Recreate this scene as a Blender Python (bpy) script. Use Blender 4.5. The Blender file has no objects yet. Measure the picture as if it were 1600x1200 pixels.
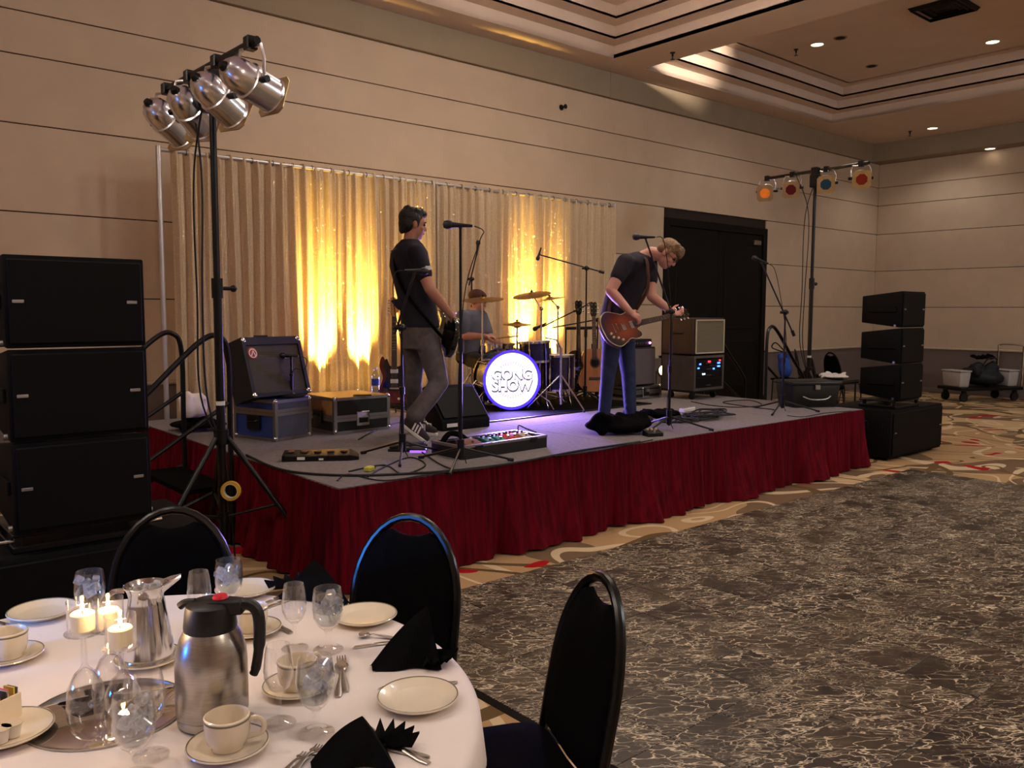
import bpy, bmesh, math, random
from mathutils import Vector as V, Matrix as MX, Euler
random.seed(7)
PI = math.pi
SC = bpy.context.scene
COL = SC.collection

# ------------------------------------------------------------------ camera
CAM_H = 1.6
YAW, PITCH, ROLL, FPX = 0.861164972, 0.0874460368, 0.00373581228, 1304.95
_f = V((math.cos(YAW)*math.cos(PITCH), math.sin(YAW)*math.cos(PITCH), -math.sin(PITCH)))
_r = _f.cross(V((0, 0, 1))).normalized()
_u = _r.cross(_f)
CR = _r*math.cos(ROLL) + _u*math.sin(ROLL)
CU = -_r*math.sin(ROLL) + _u*math.cos(ROLL)
CF = _f
cam_d = bpy.data.cameras.new('camera')
cam_d.sensor_width = 36.0
cam_d.lens = FPX/1600*36.0
cam_d.clip_start = 0.05
cam_o = bpy.data.objects.new('camera', cam_d)
COL.objects.link(cam_o)
cam_o.matrix_world = MX(((CR.x, CU.x, -CF.x, 0), (CR.y, CU.y, -CF.y, 0), (CR.z, CU.z, -CF.z, CAM_H), (0, 0, 0, 1)))
SC.camera = cam_o

def ray(px, py):
    return CR*((px-800)/FPX) - CU*((py-600)/FPX) + CF
def G(px, py, z=0.0):
    d = ray(px, py); t = (z-CAM_H)/d.z
    return V((t*d.x, t*d.y, z))
def YP(px, py, y):
    d = ray(px, py); t = y/d.y
    return V((t*d.x, y, CAM_H+t*d.z))
def XP(px, py, x):
    d = ray(px, py); t = x/d.x
    return V((x, t*d.y, CAM_H+t*d.z))
FH = V((math.cos(YAW), math.sin(YAW), 0))
RH = V((math.sin(YAW), -math.cos(YAW), 0))
def DP(px, py, dist):
    """point on the pixel's ray at a given horizontal distance along the view"""
    d = ray(px, py); t = dist/(d.x*FH.x + d.y*FH.y)
    return V((t*d.x, t*d.y, CAM_H+t*d.z))

# ------------------------------------------------------------------ world, exposure
w = bpy.data.worlds.new('world'); SC.world = w; w.use_nodes = True
w.node_tree.nodes['Background'].inputs[0].default_value = (0.55, 0.42, 0.34, 1)
w.node_tree.nodes['Background'].inputs[1].default_value = 0.02
SC.view_settings.view_transform = 'Standard'
SC.view_settings.look = 'None'
SC.view_settings.exposure = 0.42
SC.view_settings.gamma = 1.0
SC.view_settings.use_curve_mapping = False
SC.cycles.use_denoising = True
SC.cycles.max_bounces = 8
SC.cycles.diffuse_bounces = 4
SC.cycles.transparent_max_bounces = 12
SC.cycles.sample_clamp_indirect = 4.0
SC.cycles.caustics_reflective = False
SC.cycles.caustics_refractive = False

# room dimensions
XL, XR, YF, YB = -5.0, 17.3, -7.0, 8.45
ZW, ZC = 4.65, 5.0
SX0, SX1, SY0, SY1, SZ = 2.28, 8.34, 4.15, 7.81, 0.6
TZ = 0.76
TC = V((0.42, 1.80, 0))

# ------------------------------------------------------------------ colour, materials
def lin(c):
    out = []
    for v in c[:3]:
        v = v/255.0
        out.append(v/12.92 if v <= 0.04045 else ((v+0.055)/1.055)**2.4)
    return (*out, 1.0)
MATS = {}
def mat(name, col, rough=0.5, metal=0.0, var=0.12, scale=12.0, bump=0.0, bscale=80.0, emit=None, estr=0.0,
        trans=0.0, ior=1.45, coat=0.0, spec=0.5, alpha=1.0, stretch=None):
    if name in MATS: return MATS[name]
    m = bpy.data.materials.new(name); m.use_nodes = True
    nt = m.node_tree; N = nt.nodes; L = nt.links
    b = N['Principled BSDF']
    b.inputs['Roughness'].default_value = rough
    b.inputs['Metallic'].default_value = metal
    b.inputs['IOR'].default_value = ior
    b.inputs['Specular IOR Level'].default_value = spec
    b.inputs['Transmission Weight'].default_value = trans
    b.inputs['Coat Weight'].default_value = coat
    b.inputs['Alpha'].default_value = alpha
    tc = N.new('ShaderNodeTexCoord')
    mp = N.new('ShaderNodeMapping'); L.new(tc.outputs['Object'], mp.inputs[0])
    if stretch: mp.inputs['Scale'].default_value = stretch
    nz = N.new('ShaderNodeTexNoise'); nz.inputs['Scale'].default_value = scale; nz.inputs['Detail'].default_value = 4
    L.new(mp.outputs[0], nz.inputs['Vector'])
    rp = N.new('ShaderNodeValToRGB')
    c = lin(col)
    rp.color_ramp.elements[0].position = 0.3; rp.color_ramp.elements[1].position = 0.7
    rp.color_ramp.elements[0].color = tuple(min(1, x*(1-var)) for x in c[:3]) + (1,)
    rp.color_ramp.elements[1].color = tuple(min(1, x*(1+var)) for x in c[:3]) + (1,)
    L.new(nz.outputs['Fac'], rp.inputs[0]); L.new(rp.outputs[0], b.inputs['Base Color'])
    if bump:
        n2 = N.new('ShaderNodeTexNoise'); n2.inputs['Scale'].default_value = bscale; n2.inputs['Detail'].default_value = 3
        L.new(mp.outputs[0], n2.inputs['Vector'])
        bm = N.new('ShaderNodeBump'); bm.inputs['Strength'].default_value = bump; bm.inputs['Distance'].default_value = 0.01
        L.new(n2.outputs['Fac'], bm.inputs['Height']); L.new(bm.outputs[0], b.inputs['Normal'])
    if emit:
        b.inputs['Emission Color'].default_value = lin(emit); b.inputs['Emission Strength'].default_value = estr
    MATS[name] = m
    return m

# ------------------------------------------------------------------ mesh builder
def basis(d):
    d = V(d).normalized()
    a = V((0, 0, 1)) if abs(d.z) < 0.9 else V((1, 0, 0))
    u = a.cross(d).normalized(); v = d.cross(u)
    return u, v
class MB:
    def __init__(s, m=None):
        s.v = []; s.f = []; s.m = m
    def add(s, vs, fs):
        o = len(s.v)
        s.v.extend([(s.m @ V(p)) if s.m else V(p) for p in vs])
        s.f.extend([tuple(i+o for i in f) for f in fs])
        return s
    def box(s, c, d, rot=None):
        c = V(c); hx, hy, hz = d[0]/2, d[1]/2, d[2]/2
        vs = [V((x, y, z)) for z in (-hz, hz) for y in (-hy, hy) for x in (-hx, hx)]
        if rot is not None:
            R = rot if isinstance(rot, MX) else Euler(rot).to_matrix()
            vs = [R @ p for p in vs]
        return s.add([c+p for p in vs], [(0, 2, 3, 1), (4, 5, 7, 6), (0, 1, 5, 4), (2, 6, 7, 3), (0, 4, 6, 2), (1, 3, 7, 5)])
    def b2(s, a, b):
        a, b = V(a), V(b)
        return s.box((a+b)/2, [abs(x) for x in (b-a)])
    def ring_loft(s, rings, cap=True, closed=False):
        n = len(rings[0]); vs = [p for r in rings for p in r]; fs = []
        k = len(rings)
        for i in range(k if closed else k-1):
            for j in range(n):
                a, b = i*n+j, i*n+(j+1) % n
                i2 = (i+1) % k
                fs.append((a, b, i2*n+(j+1) % n, i2*n+j))
        if cap and not closed:
            fs.append(tuple(reversed(range(n)))); fs.append(tuple((k-1)*n+j for j in range(n)))
        return s.add(vs, fs)
    def tube(s, p0, p1, r0, r1=None, n=12):
        r1 = r0 if r1 is None else r1
        p0, p1 = V(p0), V(p1)
        if (p1-p0).length < 1e-6: return s
        u, v = basis(p1-p0)
        R = lambda p, r: [p + u*(r*math.cos(2*PI*j/n)) + v*(r*math.sin(2*PI*j/n)) for j in range(n)]
        return s.ring_loft([R(p0, r0), R(p1, r1)])
    def path(s, pts, r, n=8, closed=False):
        pts = [V(p) for p in pts]; rings = []; k = len(pts); u = None
        for i, p in enumerate(pts):
            if closed: d = pts[(i+1) % k]-pts[i-1]
            else: d = pts[min(i+1, k-1)]-pts[max(i-1, 0)]
            if d.length < 1e-9: d = V((0, 0, 1))
            d.normalize()
            if u is None: u, _ = basis(d)
            else:
                u = (u - d*u.dot(d))
                u = u.normalized() if u.length > 1e-6 else basis(d)[0]
            vv = d.cross(u); rr = r[i] if isinstance(r, (list, tuple)) else r
            rings.append([p + u*(rr*math.cos(2*PI*j/n)) + vv*(rr*math.sin(2*PI*j/n)) for j in range(n)])
        return s.ring_loft(rings, closed=closed)
    def lathe(s, prof, n=24, c=(0, 0, 0), axis=None):
        c = V(c)
        if axis is None: u, v, w_ = V((1, 0, 0)), V((0, 1, 0)), V((0, 0, 1))
        else:
            w_ = V(axis).normalized(); u, v = basis(w_)
        vs = []; idx = []
        for r, z in prof:
            if abs(r) < 1e-6:
                idx.append([len(vs)]*n); vs.append(c+w_*z)
            else:
                idx.append(list(range(len(vs), len(vs)+n)))
                vs.extend(c + u*(r*math.cos(2*PI*j/n)) + v*(r*math.sin(2*PI*j/n)) + w_*z for j in range(n))
        fs = []
        for a, b in zip(idx, idx[1:]):
            for j in range(n):
                q = [a[j], a[(j+1) % n], b[(j+1) % n], b[j]]
                t = [x for i, x in enumerate(q) if x not in q[:i]]
                if len(t) > 2: fs.append(tuple(t))
        return s.add(vs, fs)
    def ell(s, c, r, rot=None, n=14, k=9):
        if not hasattr(r, '__len__'): r = (r, r, r)
        R = None
        if rot is not None: R = rot if isinstance(rot, MX) else Euler(rot).to_matrix()
        prof = [(math.sin(PI*i/k), -math.cos(PI*i/k)) for i in range(k+1)]
        t = MB().lathe(prof, n)
        vs = [V((p.x*r[0], p.y*r[1], p.z*r[2])) for p in t.v]
        if R: vs = [R @ p for p in vs]
        return s.add([V(c)+p for p in vs], t.f)
    def prism(s, poly, z0, z1, xf=None):
        n = len(poly)
        vs = [V((p[0], p[1], z0)) for p in poly] + [V((p[0], p[1], z1)) for p in poly]
        if xf: vs = [xf @ p for p in vs]
        fs = [tuple(reversed(range(n))), tuple(range(n, 2*n))] + [(j, (j+1) % n, n+(j+1) % n, n+j) for j in range(n)]
        return s.add(vs, fs)
    def grid(s, rows, thick=None):
        k, n = len(rows), len(rows[0])
        vs = [p for r in rows for p in r]
        fs = [(i*n+j, i*n+j+1, (i+1)*n+j+1, (i+1)*n+j) for i in range(k-1) for j in range(n-1)]
        return s.add(vs, fs)
    def mesh(s, name, bevel=0, bseg=1, sharp=35, smooth=True, fix=True):
        me = bpy.data.meshes.new(name)
        me.from_pydata([tuple(p) for p in s.v], [], s.f)
        if bevel or fix:
            bm = bmesh.new(); bm.from_mesh(me)
            if bevel:
                ed = [e for e in bm.edges if len(e.link_faces) == 2 and e.calc_face_angle(0) > 0.6]
                bmesh.ops.bevel(bm, geom=ed, offset=bevel, segments=bseg, profile=0.5, affect='EDGES', clamp_overlap=True)
            if fix: bmesh.ops.recalc_face_normals(bm, faces=bm.faces[:])
            bm.to_mesh(me); bm.free()
        if smooth:
            for p in me.polygons: p.use_smooth = True
            me.set_sharp_from_angle(angle=math.radians(sharp))
        return me
    def build(s, name, m, parent=None, **kw):
        me = s.mesh(name, **kw)
        return link(name, me, m, parent)
def link(name, me, m, parent=None):
    o = bpy.data.objects.new(name, me)
    if m is not None:
        me.materials.clear(); me.materials.append(m)
    COL.objects.link(o)
    if parent: o.parent = parent
    return o
def tag(o, label, cat, group=None):
    o['label'] = label; o['category'] = cat
    if group: o['group'] = group
    return o
def struct(o):
    o['kind'] = 'structure'; return o
def thing(name, label, cat, loc=(0, 0, 0), rz=0.0, group=None):
    o = bpy.data.objects.new(name, None); COL.objects.link(o)
    o.empty_display_size = 0.05
    o.location = loc; o.rotation_euler = (0, 0, rz)
    return tag(o, label, cat, group)
def copy_tree(o, parent=None):
    c = o.copy(); COL.objects.link(c)
    if parent is not None: c.parent = parent
    for ch in list(o.children): copy_tree(ch, c)
    return c
def dup(o, loc, rz, label, group=None):
    c = copy_tree(o); c.location = loc; c.rotation_euler = (0, 0, rz)
    c['label'] = label
    if group: c['group'] = group
    return c
def remesh(mb, name, voxel=0.01, it=6, fac=0.5):
    me = mb.mesh(name+'_src', smooth=False)
    t = bpy.data.objects.new('tmp', me); COL.objects.link(t)
    md = t.modifiers.new('r', 'REMESH'); md.mode = 'VOXEL'; md.voxel_size = voxel; md.use_smooth_shade = True
    if it:
        sm = t.modifiers.new('s', 'SMOOTH'); sm.iterations = it; sm.factor = fac
    dg = bpy.context.evaluated_depsgraph_get(); dg.update()
    out = bpy.data.meshes.new_from_object(t.evaluated_get(dg), depsgraph=dg)
    out.name = name
    bpy.data.objects.remove(t); bpy.data.meshes.remove(me)
    for p in out.polygons: p.use_smooth = True
    return out
def textmesh(txt, size, extrude=0.0, offset=0.0, align='CENTER'):
    cu = bpy.data.curves.new('txt', 'FONT'); cu.body = txt; cu.size = size; cu.extrude = extrude; cu.offset = offset
    cu.align_x = align; cu.align_y = 'CENTER'; cu.resolution_u = 3
    t = bpy.data.objects.new('tmp', cu); COL.objects.link(t)
    dg = bpy.context.evaluated_depsgraph_get(); dg.update()
    me = bpy.data.meshes.new_from_object(t.evaluated_get(dg), depsgraph=dg)
    bpy.data.objects.remove(t); bpy.data.curves.remove(cu)
    return me
def frame(o, x, y, z=None):
    x = V(x).normalized(); y = V(y).normalized(); z = x.cross(y).normalized() if z is None else V(z).normalized()
    return MX(((x.x, y.x, z.x, o[0]), (x.y, y.y, z.y, o[1]), (x.z, y.z, z.z, o[2]), (0, 0, 0, 1)))
def lerp(a, b, t): return a+(b-a)*t
def spline(pts, n=6):
    """Catmull-Rom through points"""
    P = [V(p) for p in pts]; out = []
    for i in range(len(P)-1):
        p0 = P[max(i-1, 0)]; p1 = P[i]; p2 = P[i+1]; p3 = P[min(i+2, len(P)-1)]
        for k in range(n):
            t = k/n
            out.append(0.5*((2*p1)+(p2-p0)*t+(2*p0-5*p1+4*p2-p3)*t*t+(3*p1-p0-3*p2+p3)*t**3))
    out.append(P[-1]); return out
def lamp(name, kind, loc, col, energy, parent=None, size=0.1, target=None, spot=None, blend=0.5):
    d = bpy.data.lights.new(name, kind); d.color = col; d.energy = energy
    if kind in ('POINT', 'SPOT'): d.shadow_soft_size = size
    if kind == 'AREA': d.shape = 'DISK'; d.size = size
    if spot: d.spot_size = spot; d.spot_blend = blend
    o = bpy.data.objects.new(name, d); COL.objects.link(o); o.location = loc
    if target is not None:
        o.rotation_euler = (V(target)-V(loc)).to_track_quat('-Z', 'Y').to_euler()
    if parent: o.parent = parent
    return o
# ------------------------------------------------------------------ special materials
class NT:
    def __init__(s, name):
        s.m = bpy.data.materials.new(name); s.m.use_nodes = True
        s.t = s.m.node_tree; s.b = s.t.nodes['Principled BSDF']
        s.tc = s.t.nodes.new('ShaderNodeTexCoord')
        MATS[name] = s.m
    def n(s, typ, ins=None, **kw):
        k = s.t.nodes.new('ShaderNode'+typ)
        for a, v in kw.items(): setattr(k, a, v)
        for i, v in (ins or {}).items():
            if hasattr(v, 'is_linked') or isinstance(v, bpy.types.NodeSocket): s.t.links.new(v, k.inputs[i])
            else: k.inputs[i].default_value = v
        return k
    def l(s, a, i): s.t.links.new(a, s.b.inputs[i])
    def math(s, op, a, b=0.0, c=None):
        d = {0: a, 1: b}
        if c is not None: d[2] = c
        return s.n('Math', d, operation=op).outputs[0]
    def ramp(s, fac, stops, interp='LINEAR'):
        r = s.n('ValToRGB', {0: fac}); e = r.color_ramp; e.interpolation = interp
        while len(e.elements) < len(stops): e.elements.new(0.5)
        for q, (p, c) in zip(e.elements, stops): q.position = p; q.color = c if len(c) == 4 else lin(c)
        return r.outputs[0]
    def mix(s, f, a, b):
        k = s.n('Mix', data_type='RGBA'); 
        for i, v in ((0, f), (6, a), (7, b)):
            if isinstance(v, bpy.types.NodeSocket): s.t.links.new(v, k.inputs[i])
            else: k.inputs[i].default_value = v if i == 0 or len(v) == 4 else lin(v)
        return k.outputs[2]
    def noise(s, vec, scale, detail=2.0, dist=0.0, rough=0.5):
        return s.n('TexNoise', {'Vector': vec, 'Scale': scale, 'Detail': detail, 'Distortion': dist, 'Roughness': rough}).outputs['Fac']

def carpet_mat():
    k = NT('patterned_carpet'); o = k.tc.outputs['Object']
    n1 = k.noise(o, 0.5, 0.8, 1.4)
    base = k.ramp(n1, [(0.0, (178, 146, 108)), (0.47, (178, 146, 108)), (0.475, (120, 98, 76)), (0.60, (120, 98, 76)), (0.605, (196, 168, 130)), (1.0, (196, 168, 130))], 'CONSTANT')
    mp = k.n('Mapping', {0: o, 1: V((7.3, 2.1, 0))}).outputs[0]
    n2 = k.noise(mp, 0.42, 0.4, 2.0)
    l1 = k.math('LESS_THAN', k.math('ABSOLUTE', k.math('SUBTRACT', k.math('FRACT', k.math('MULTIPLY', n2, 7.0)), 0.5)), 0.09)
    base = k.mix(l1, base, (206, 184, 152))
    mp2 = k.n('Mapping', {0: o, 1: V((3.1, 9.4, 0))}).outputs[0]
    n3 = k.noise(mp2, 0.5, 0.6, 1.8)
    l2 = k.math('LESS_THAN', k.math('ABSOLUTE', k.math('SUBTRACT', k.math('FRACT', k.math('MULTIPLY', n3, 4.0)), 0.5)), 0.05)
    base = k.mix(l2, base, (104, 84, 56))
    mp3 = k.n('Mapping', {0: o, 1: V((1.7, 4.2, 0))}).outputs[0]
    n4 = k.noise(mp3, 0.75, 1.2, 2.5)
    red = k.math('GREATER_THAN', n4, 0.68)
    base = k.mix(red, base, (168, 24, 30))
    fine = k.noise(o, 220, 2)
    col = k.n('Mix', {0: 0.35, 6: base, 7: k.ramp(fine, [(0.3, (70, 60, 50)), (0.7, (200, 180, 160))])}, data_type='RGBA', blend_type='SOFT_LIGHT').outputs[2]
    k.l(col, 'Base Color'); k.b.inputs['Roughness'].default_value = 0.95
    k.b.inputs['Specular IOR Level'].default_value = 0.1
    bp = k.n('Bump', {'Strength': 0.5, 'Distance': 0.01, 'Height': fine}); k.l(bp.outputs[0], 'Normal')
    return k.m
def marble_mat():
    k = NT('dark_marble_vinyl'); g = k.n('NewGeometry').outputs['Position']
    oi = k.n('ObjectInfo').outputs['Random']
    off = k.n('CombineXYZ', {0: k.math('MULTIPLY', oi, 37.0), 1: k.math('MULTIPLY', oi, 91.0), 2: k.math('MULTIPLY', oi, 13.0)}).outputs[0]
    p = k.n('VectorMath', {0: g, 1: off}, operation='ADD').outputs[0]
    rot = k.n('VectorRotate', {'Vector': p, 'Angle': 0.6}, rotation_type='Z_AXIS').outputs[0]
    st = k.n('Mapping', {0: rot, 3: V((0.8, 2.0, 1.0))}).outputs[0]
    w1 = k.n('TexNoise', {'Vector': st, 'Scale': 5.0, 'Detail': 4.0}).outputs['Color']
    ws = k.n('VectorMath', {0: w1, 'Scale': 0.34}, operation='SCALE').outputs[0]
    wp = k.n('VectorMath', {0: st, 1: ws}, operation='ADD').outputs[0]
    def vein(scale, width):
        v = k.n('TexVoronoi', {'Vector': wp, 'Scale': scale}, feature='DISTANCE_TO_EDGE').outputs['Distance']
        return k.ramp(v, [(0.0, (1, 1, 1, 1)), (width*0.35, (0.55, 0.55, 0.55, 1)), (width, (0, 0, 0, 1))])
    msk = k.ramp(k.noise(p, 3.6, 3, 0.4), [(0.38, (0.06, 0.06, 0.06, 1)), (0.54, (1, 1, 1, 1))])
    va = k.math('MULTIPLY', vein(9.0, 0.042), msk)
    vb = k.math('MULTIPLY', vein(21.0, 0.06), k.ramp(k.noise(p, 4.3, 3), [(0.42, (0, 0, 0, 1)), (0.6, (0.8, 0.8, 0.8, 1))]))
    vv = k.math('MAXIMUM', va, vb)
    dark = k.ramp(k.noise(p, 6.0, 5, 0.5), [(0.28, (32, 23, 19)), (0.48, (62, 48, 40)), (0.6, (62, 53, 40)), (0.75, (88, 75, 60))])
    tint = k.ramp(oi, [(0.0, (0.45, 0.38, 0.35, 1)), (0.5, (0.8, 0.76, 0.66, 1)), (1.0, (1.1, 1.05, 0.95, 1))])
    dk = k.n('Mix', {0: 1.0, 6: dark, 7: tint}, data_type='RGBA', blend_type='MULTIPLY').outputs[2]
    col = k.mix(vv, dk, (226, 206, 174))
    k.l(col, 'Base Color'); k.b.inputs['Roughness'].default_value = 0.42
    k.b.inputs['Specular IOR Level'].default_value = 0.35
    return k.m
def curtain_mat():
    """champagne sequin cloth: translucent weave with small shiny discs facing many ways"""
    k = NT('champagne_sequin_cloth'); g = k.n('NewGeometry').outputs['Position']
    mp = k.n('Mapping', {0: g, 3: V((1, 1, 1))}).outputs[0]
    vo = k.n('TexVoronoi', {'Vector': mp, 'Scale': 170.0})
    cell = vo.outputs['Color']
    d = k.n('VectorMath', {0: cell, 1: (0.5, 0.5, 0.5)}, operation='SUBTRACT').outputs[0]
    d = k.n('VectorMath', {0: d, 'Scale': 1.1}, operation='SCALE').outputs[0]
    nn = k.n('VectorMath', {0: k.n('NewGeometry').outputs['Normal'], 1: d}, operation='ADD').outputs[0]
    nn = k.n('VectorMath', {0: nn}, operation='NORMALIZE').outputs[0]
    T = k.t; N = T.nodes; L = T.links
    dif = k.n('BsdfDiffuse', {0: lin((206, 186, 160))})
    trl = k.n('BsdfTranslucent', {0: lin((226, 196, 140))})
    glo = k.n('BsdfGlossy', {0: lin((236, 214, 176)), 'Roughness': 0.3, 'Normal': nn})
    m1 = k.n('MixShader', {0: 0.3, 1: dif.outputs[0], 2: trl.outputs[0]})
    sp = k.n('Separate' + 'Color', {0: cell}).outputs[0]
    f = k.ramp(sp, [(0.80, (0.06, 0.06, 0.06, 1)), (0.82, (0.6, 0.6, 0.6, 1))])
    m2 = k.n('MixShader', {0: f, 1: m1.outputs[0], 2: glo.outputs[0]})
    out = [x for x in N if x.type == 'OUTPUT_MATERIAL'][0]
    L.new(m2.outputs[0], out.inputs[0])
    return k.m
def sunburst_mat():
    k = NT('sunburst_maple'); o = k.tc.outputs['Object']
    ln = k.n('VectorMath', {0: k.n('Mapping', {0: o, 1: V((0.02, 0, 0)), 3: V((1.0, 1.25, 0))}).outputs[0]}, operation='LENGTH').outputs['Value']
    nz = k.noise(k.n('Mapping', {0: o, 3: V((40, 3, 1))}).outputs[0], 1.5, 3)
    f = k.math('ADD', ln, k.math('MULTIPLY', nz, 0.03))
    k.l(k.ramp(f, [(0.08, (150, 66, 22)), (0.15, (112, 36, 14)), (0.22, (34, 10, 8))]), 'Base Color')
    k.b.inputs['Roughness'].default_value = 0.35; k.b.inputs['Coat Weight'].default_value = 0.1
    return k.m
def weave_mat(name, c1, c2, sc=220, rough=0.8):
    k = NT(name); o = k.tc.outputs['Object']
    w1 = k.n('TexWave', {'Vector': o, 'Scale': sc/6, 'Distortion': 0.3}, bands_direction='Z').outputs['Fac']
    nz = k.noise(o, sc, 2)
    k.l(k.mix(k.math('MULTIPLY', k.math('ADD', w1, nz), 0.5), c1, c2), 'Base Color')
    k.b.inputs['Roughness'].default_value = rough
    bp = k.n('Bump', {'Strength': 0.3, 'Distance': 0.004, 'Height': w1}); k.l(bp.outputs[0], 'Normal')
    return k.m
def clear_glass(name, tint=(255, 255, 255), rough=0.0):
    k = NT(name)
    T = k.t; N = T.nodes; L = T.links
    lw = k.n('LayerWeight', {'Blend': 0.5}).outputs['Facing']
    fr = k.math('ADD', k.math('MULTIPLY', k.math('POWER', lw, 2.6), 0.75), 0.035)
    tr = k.n('BsdfTransparent', {0: lin(tint)})
    gl = k.n('BsdfGlossy', {0: (1, 1, 1, 1), 'Roughness': 0.03})
    wob = k.math('ADD', fr, k.math('MULTIPLY', k.noise(k.tc.outputs['Object'], 18), 0.05))
    mx = k.n('MixShader', {0: wob, 1: tr.outputs[0], 2: gl.outputs[0]})
    out = [x for x in N if x.type == 'OUTPUT_MATERIAL'][0]
    L.new(mx.outputs[0], out.inputs[0])
    return k.m

M_CARPET = carpet_mat(); M_MARBLE = marble_mat(); M_CURT = curtain_mat(); M_BURST = sunburst_mat()
M_GRILLE = weave_mat('silver_grille_cloth', (70, 62, 50), (132, 122, 100))
M_TWEED = weave_mat('dark_grille_cloth', (32, 26, 20), (70, 58, 44))
M_GLASS = clear_glass('clear_glass')
M_WALL = mat('beige_wall_vinyl', (190, 168, 146), 0.7, var=0.05, scale=3, bump=0.08, bscale=160)
M_WAIN = mat('taupe_wainscot', (106, 92, 88), 0.8, var=0.06, scale=5, bump=0.1, bscale=200)
M_GROOVE = mat('groove_shadow_gap', (40, 30, 24), 0.9)
M_RAIL = mat('pale_painted_trim', (190, 176, 150), 0.5, var=0.04)
M_CEIL = mat('warm_white_ceiling_paint', (206, 184, 168), 0.8, var=0.04, scale=2)
M_FASC = mat('olive_beige_fascia_paint', (142, 126, 106), 0.75, var=0.05, scale=3)
M_BLACK = mat('black_plastic', (14, 13, 14), 0.45, var=0.2)
M_BLKMET = mat('black_powder_coat', (16, 15, 17), 0.35, metal=0.3, var=0.15)
M_BLKGLOSS = mat('glossy_black_enamel', (8, 8, 10), 0.12, var=0.1, coat=0.6)
M_BLKFAB = mat('black_fabric', (9, 8, 9), 0.95, var=0.25, scale=40, bump=0.2, bscale=300, spec=0.05)
M_DOOR = mat('black_door_paint', (11, 9, 9), 0.6, var=0.2, scale=4, spec=0.2)
M_CHROME = mat('polished_chrome', (220, 220, 222), 0.12, metal=1.0, var=0.04)
M_STEEL = mat('brushed_steel', (178, 172, 164), 0.28, metal=1.0, var=0.12, scale=30, stretch=(1, 1, 12))
M_ALU = mat('aluminium_extrusion', (150, 146, 142), 0.38, metal=1.0, var=0.1)
M_WHITE = mat('white_plastic', (216, 212, 206), 0.5, var=0.03)
M_RED = mat('red_plastic', (196, 26, 44), 0.4)
M_RUBBER = mat('black_rubber_cable', (12, 11, 12), 0.7, var=0.2)

# ------------------------------------------------------------------ floor, walls
fl = struct(MB().b2((XL-0.1, YF-0.1, -0.1), (XR+0.1, YB+0.1, 0)).build('floor', M_CARPET, smooth=False))
ZG = [0.90, 1.70, 2.45, 3.21, 3.80, 4.17, ZW]
DX0, DX1, DZ1 = 10.36, 13.2, 3.06
GAP = 0.005
wb = struct(MB().b2((XL, YB+0.03, 0), (XR+0.1, YB+0.15, ZC+0.6)).build('wall_back', M_GROOVE, smooth=False))
for a, b in zip(ZG, ZG[1:]):
    spans = [(XL, XR)]
    if a < DZ1-0.2: spans = [(XL, DX0), (DX1, XR)]
    for x0, x1 in spans:
        a2, b2 = a, b
        MB().b2((x0, YB, a2+GAP), (x1, YB+0.03, b2-GAP)).build('wall_panel', M_WALL, wb, bevel=0.003)
for x0, x1 in ((XL, DX0), (DX1, XR)):
    MB().b2((x0, YB, 0.1), (x1, YB+0.03, 0.87)).build('wainscot_panel', M_WAIN, wb)
wr = struct(MB().b2((XR+0.03, YF, 0), (XR+0.15, YB+0.1, ZC+0.6)).build('wall_right', M_GROOVE, smooth=False))
for a, b in zip(ZG, ZG[1:]):
    MB().b2((XR, YF, a+GAP), (XR+0.03, YB, b-GAP)).build('wall_panel', M_WALL, wr, bevel=0.003)
MB().b2((XR, YF, 0.1), (XR+0.03, YB, 0.87)).build('wainscot_panel', M_WAIN, wr)
struct(MB().b2((XL-0.12, YF, 0), (XL, YB+0.1, ZC+0.6)).build('wall_left', M_WALL, smooth=False))
struct(MB().b2((XL-0.1, YF-0.12, 0), (XR+0.1, YF, ZC+0.6)).build('wall_front', M_WALL, smooth=False))
def moulding(name, a, b, n, z0, prof, m):
    """extrude a small profile (out, up) along a->b, n = outward"""
    a, b, n = V(a), V(b), V(n); rings = []
    for p in (a, b): rings.append([p+n*q[0]+V((0, 0, z0+q[1])) for q in prof])
    return struct(MB().ring_loft(rings).build(name, m))
RP = [(0, 0), (0.02, 0.0), (0.03, 0.012), (0.03, 0.03), (0.018, 0.038), (0.0, 0.04)]
BP = [(0, 0), (0.018, 0.0), (0.018, 0.085), (0.008, 0.1), (0.0, 0.1)]
moulding('trim_1', (XL, YB, 0), (DX0-0.1, YB, 0), (0, -1, 0), 0.865, RP, M_RAIL)
moulding('trim_2', (DX1+0.1, YB, 0), (XR, YB, 0), (0, -1, 0), 0.865, RP, M_RAIL)
moulding('trim_3', (XR, YF, 0), (XR, YB, 0), (-1, 0, 0), 0.865, RP, M_RAIL)
moulding('baseboard_back', (XL, YB, 0), (DX0-0.1, YB, 0), (0, -1, 0), 0, BP, M_WAIN)
moulding('baseboard_back_corner', (DX1+0.1, YB, 0), (XR, YB, 0), (0, -1, 0), 0, BP, M_WAIN)
moulding('baseboard_right', (XR, YF, 0), (XR, YB, 0), (-1, 0, 0), 0, BP, M_WAIN)
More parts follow.
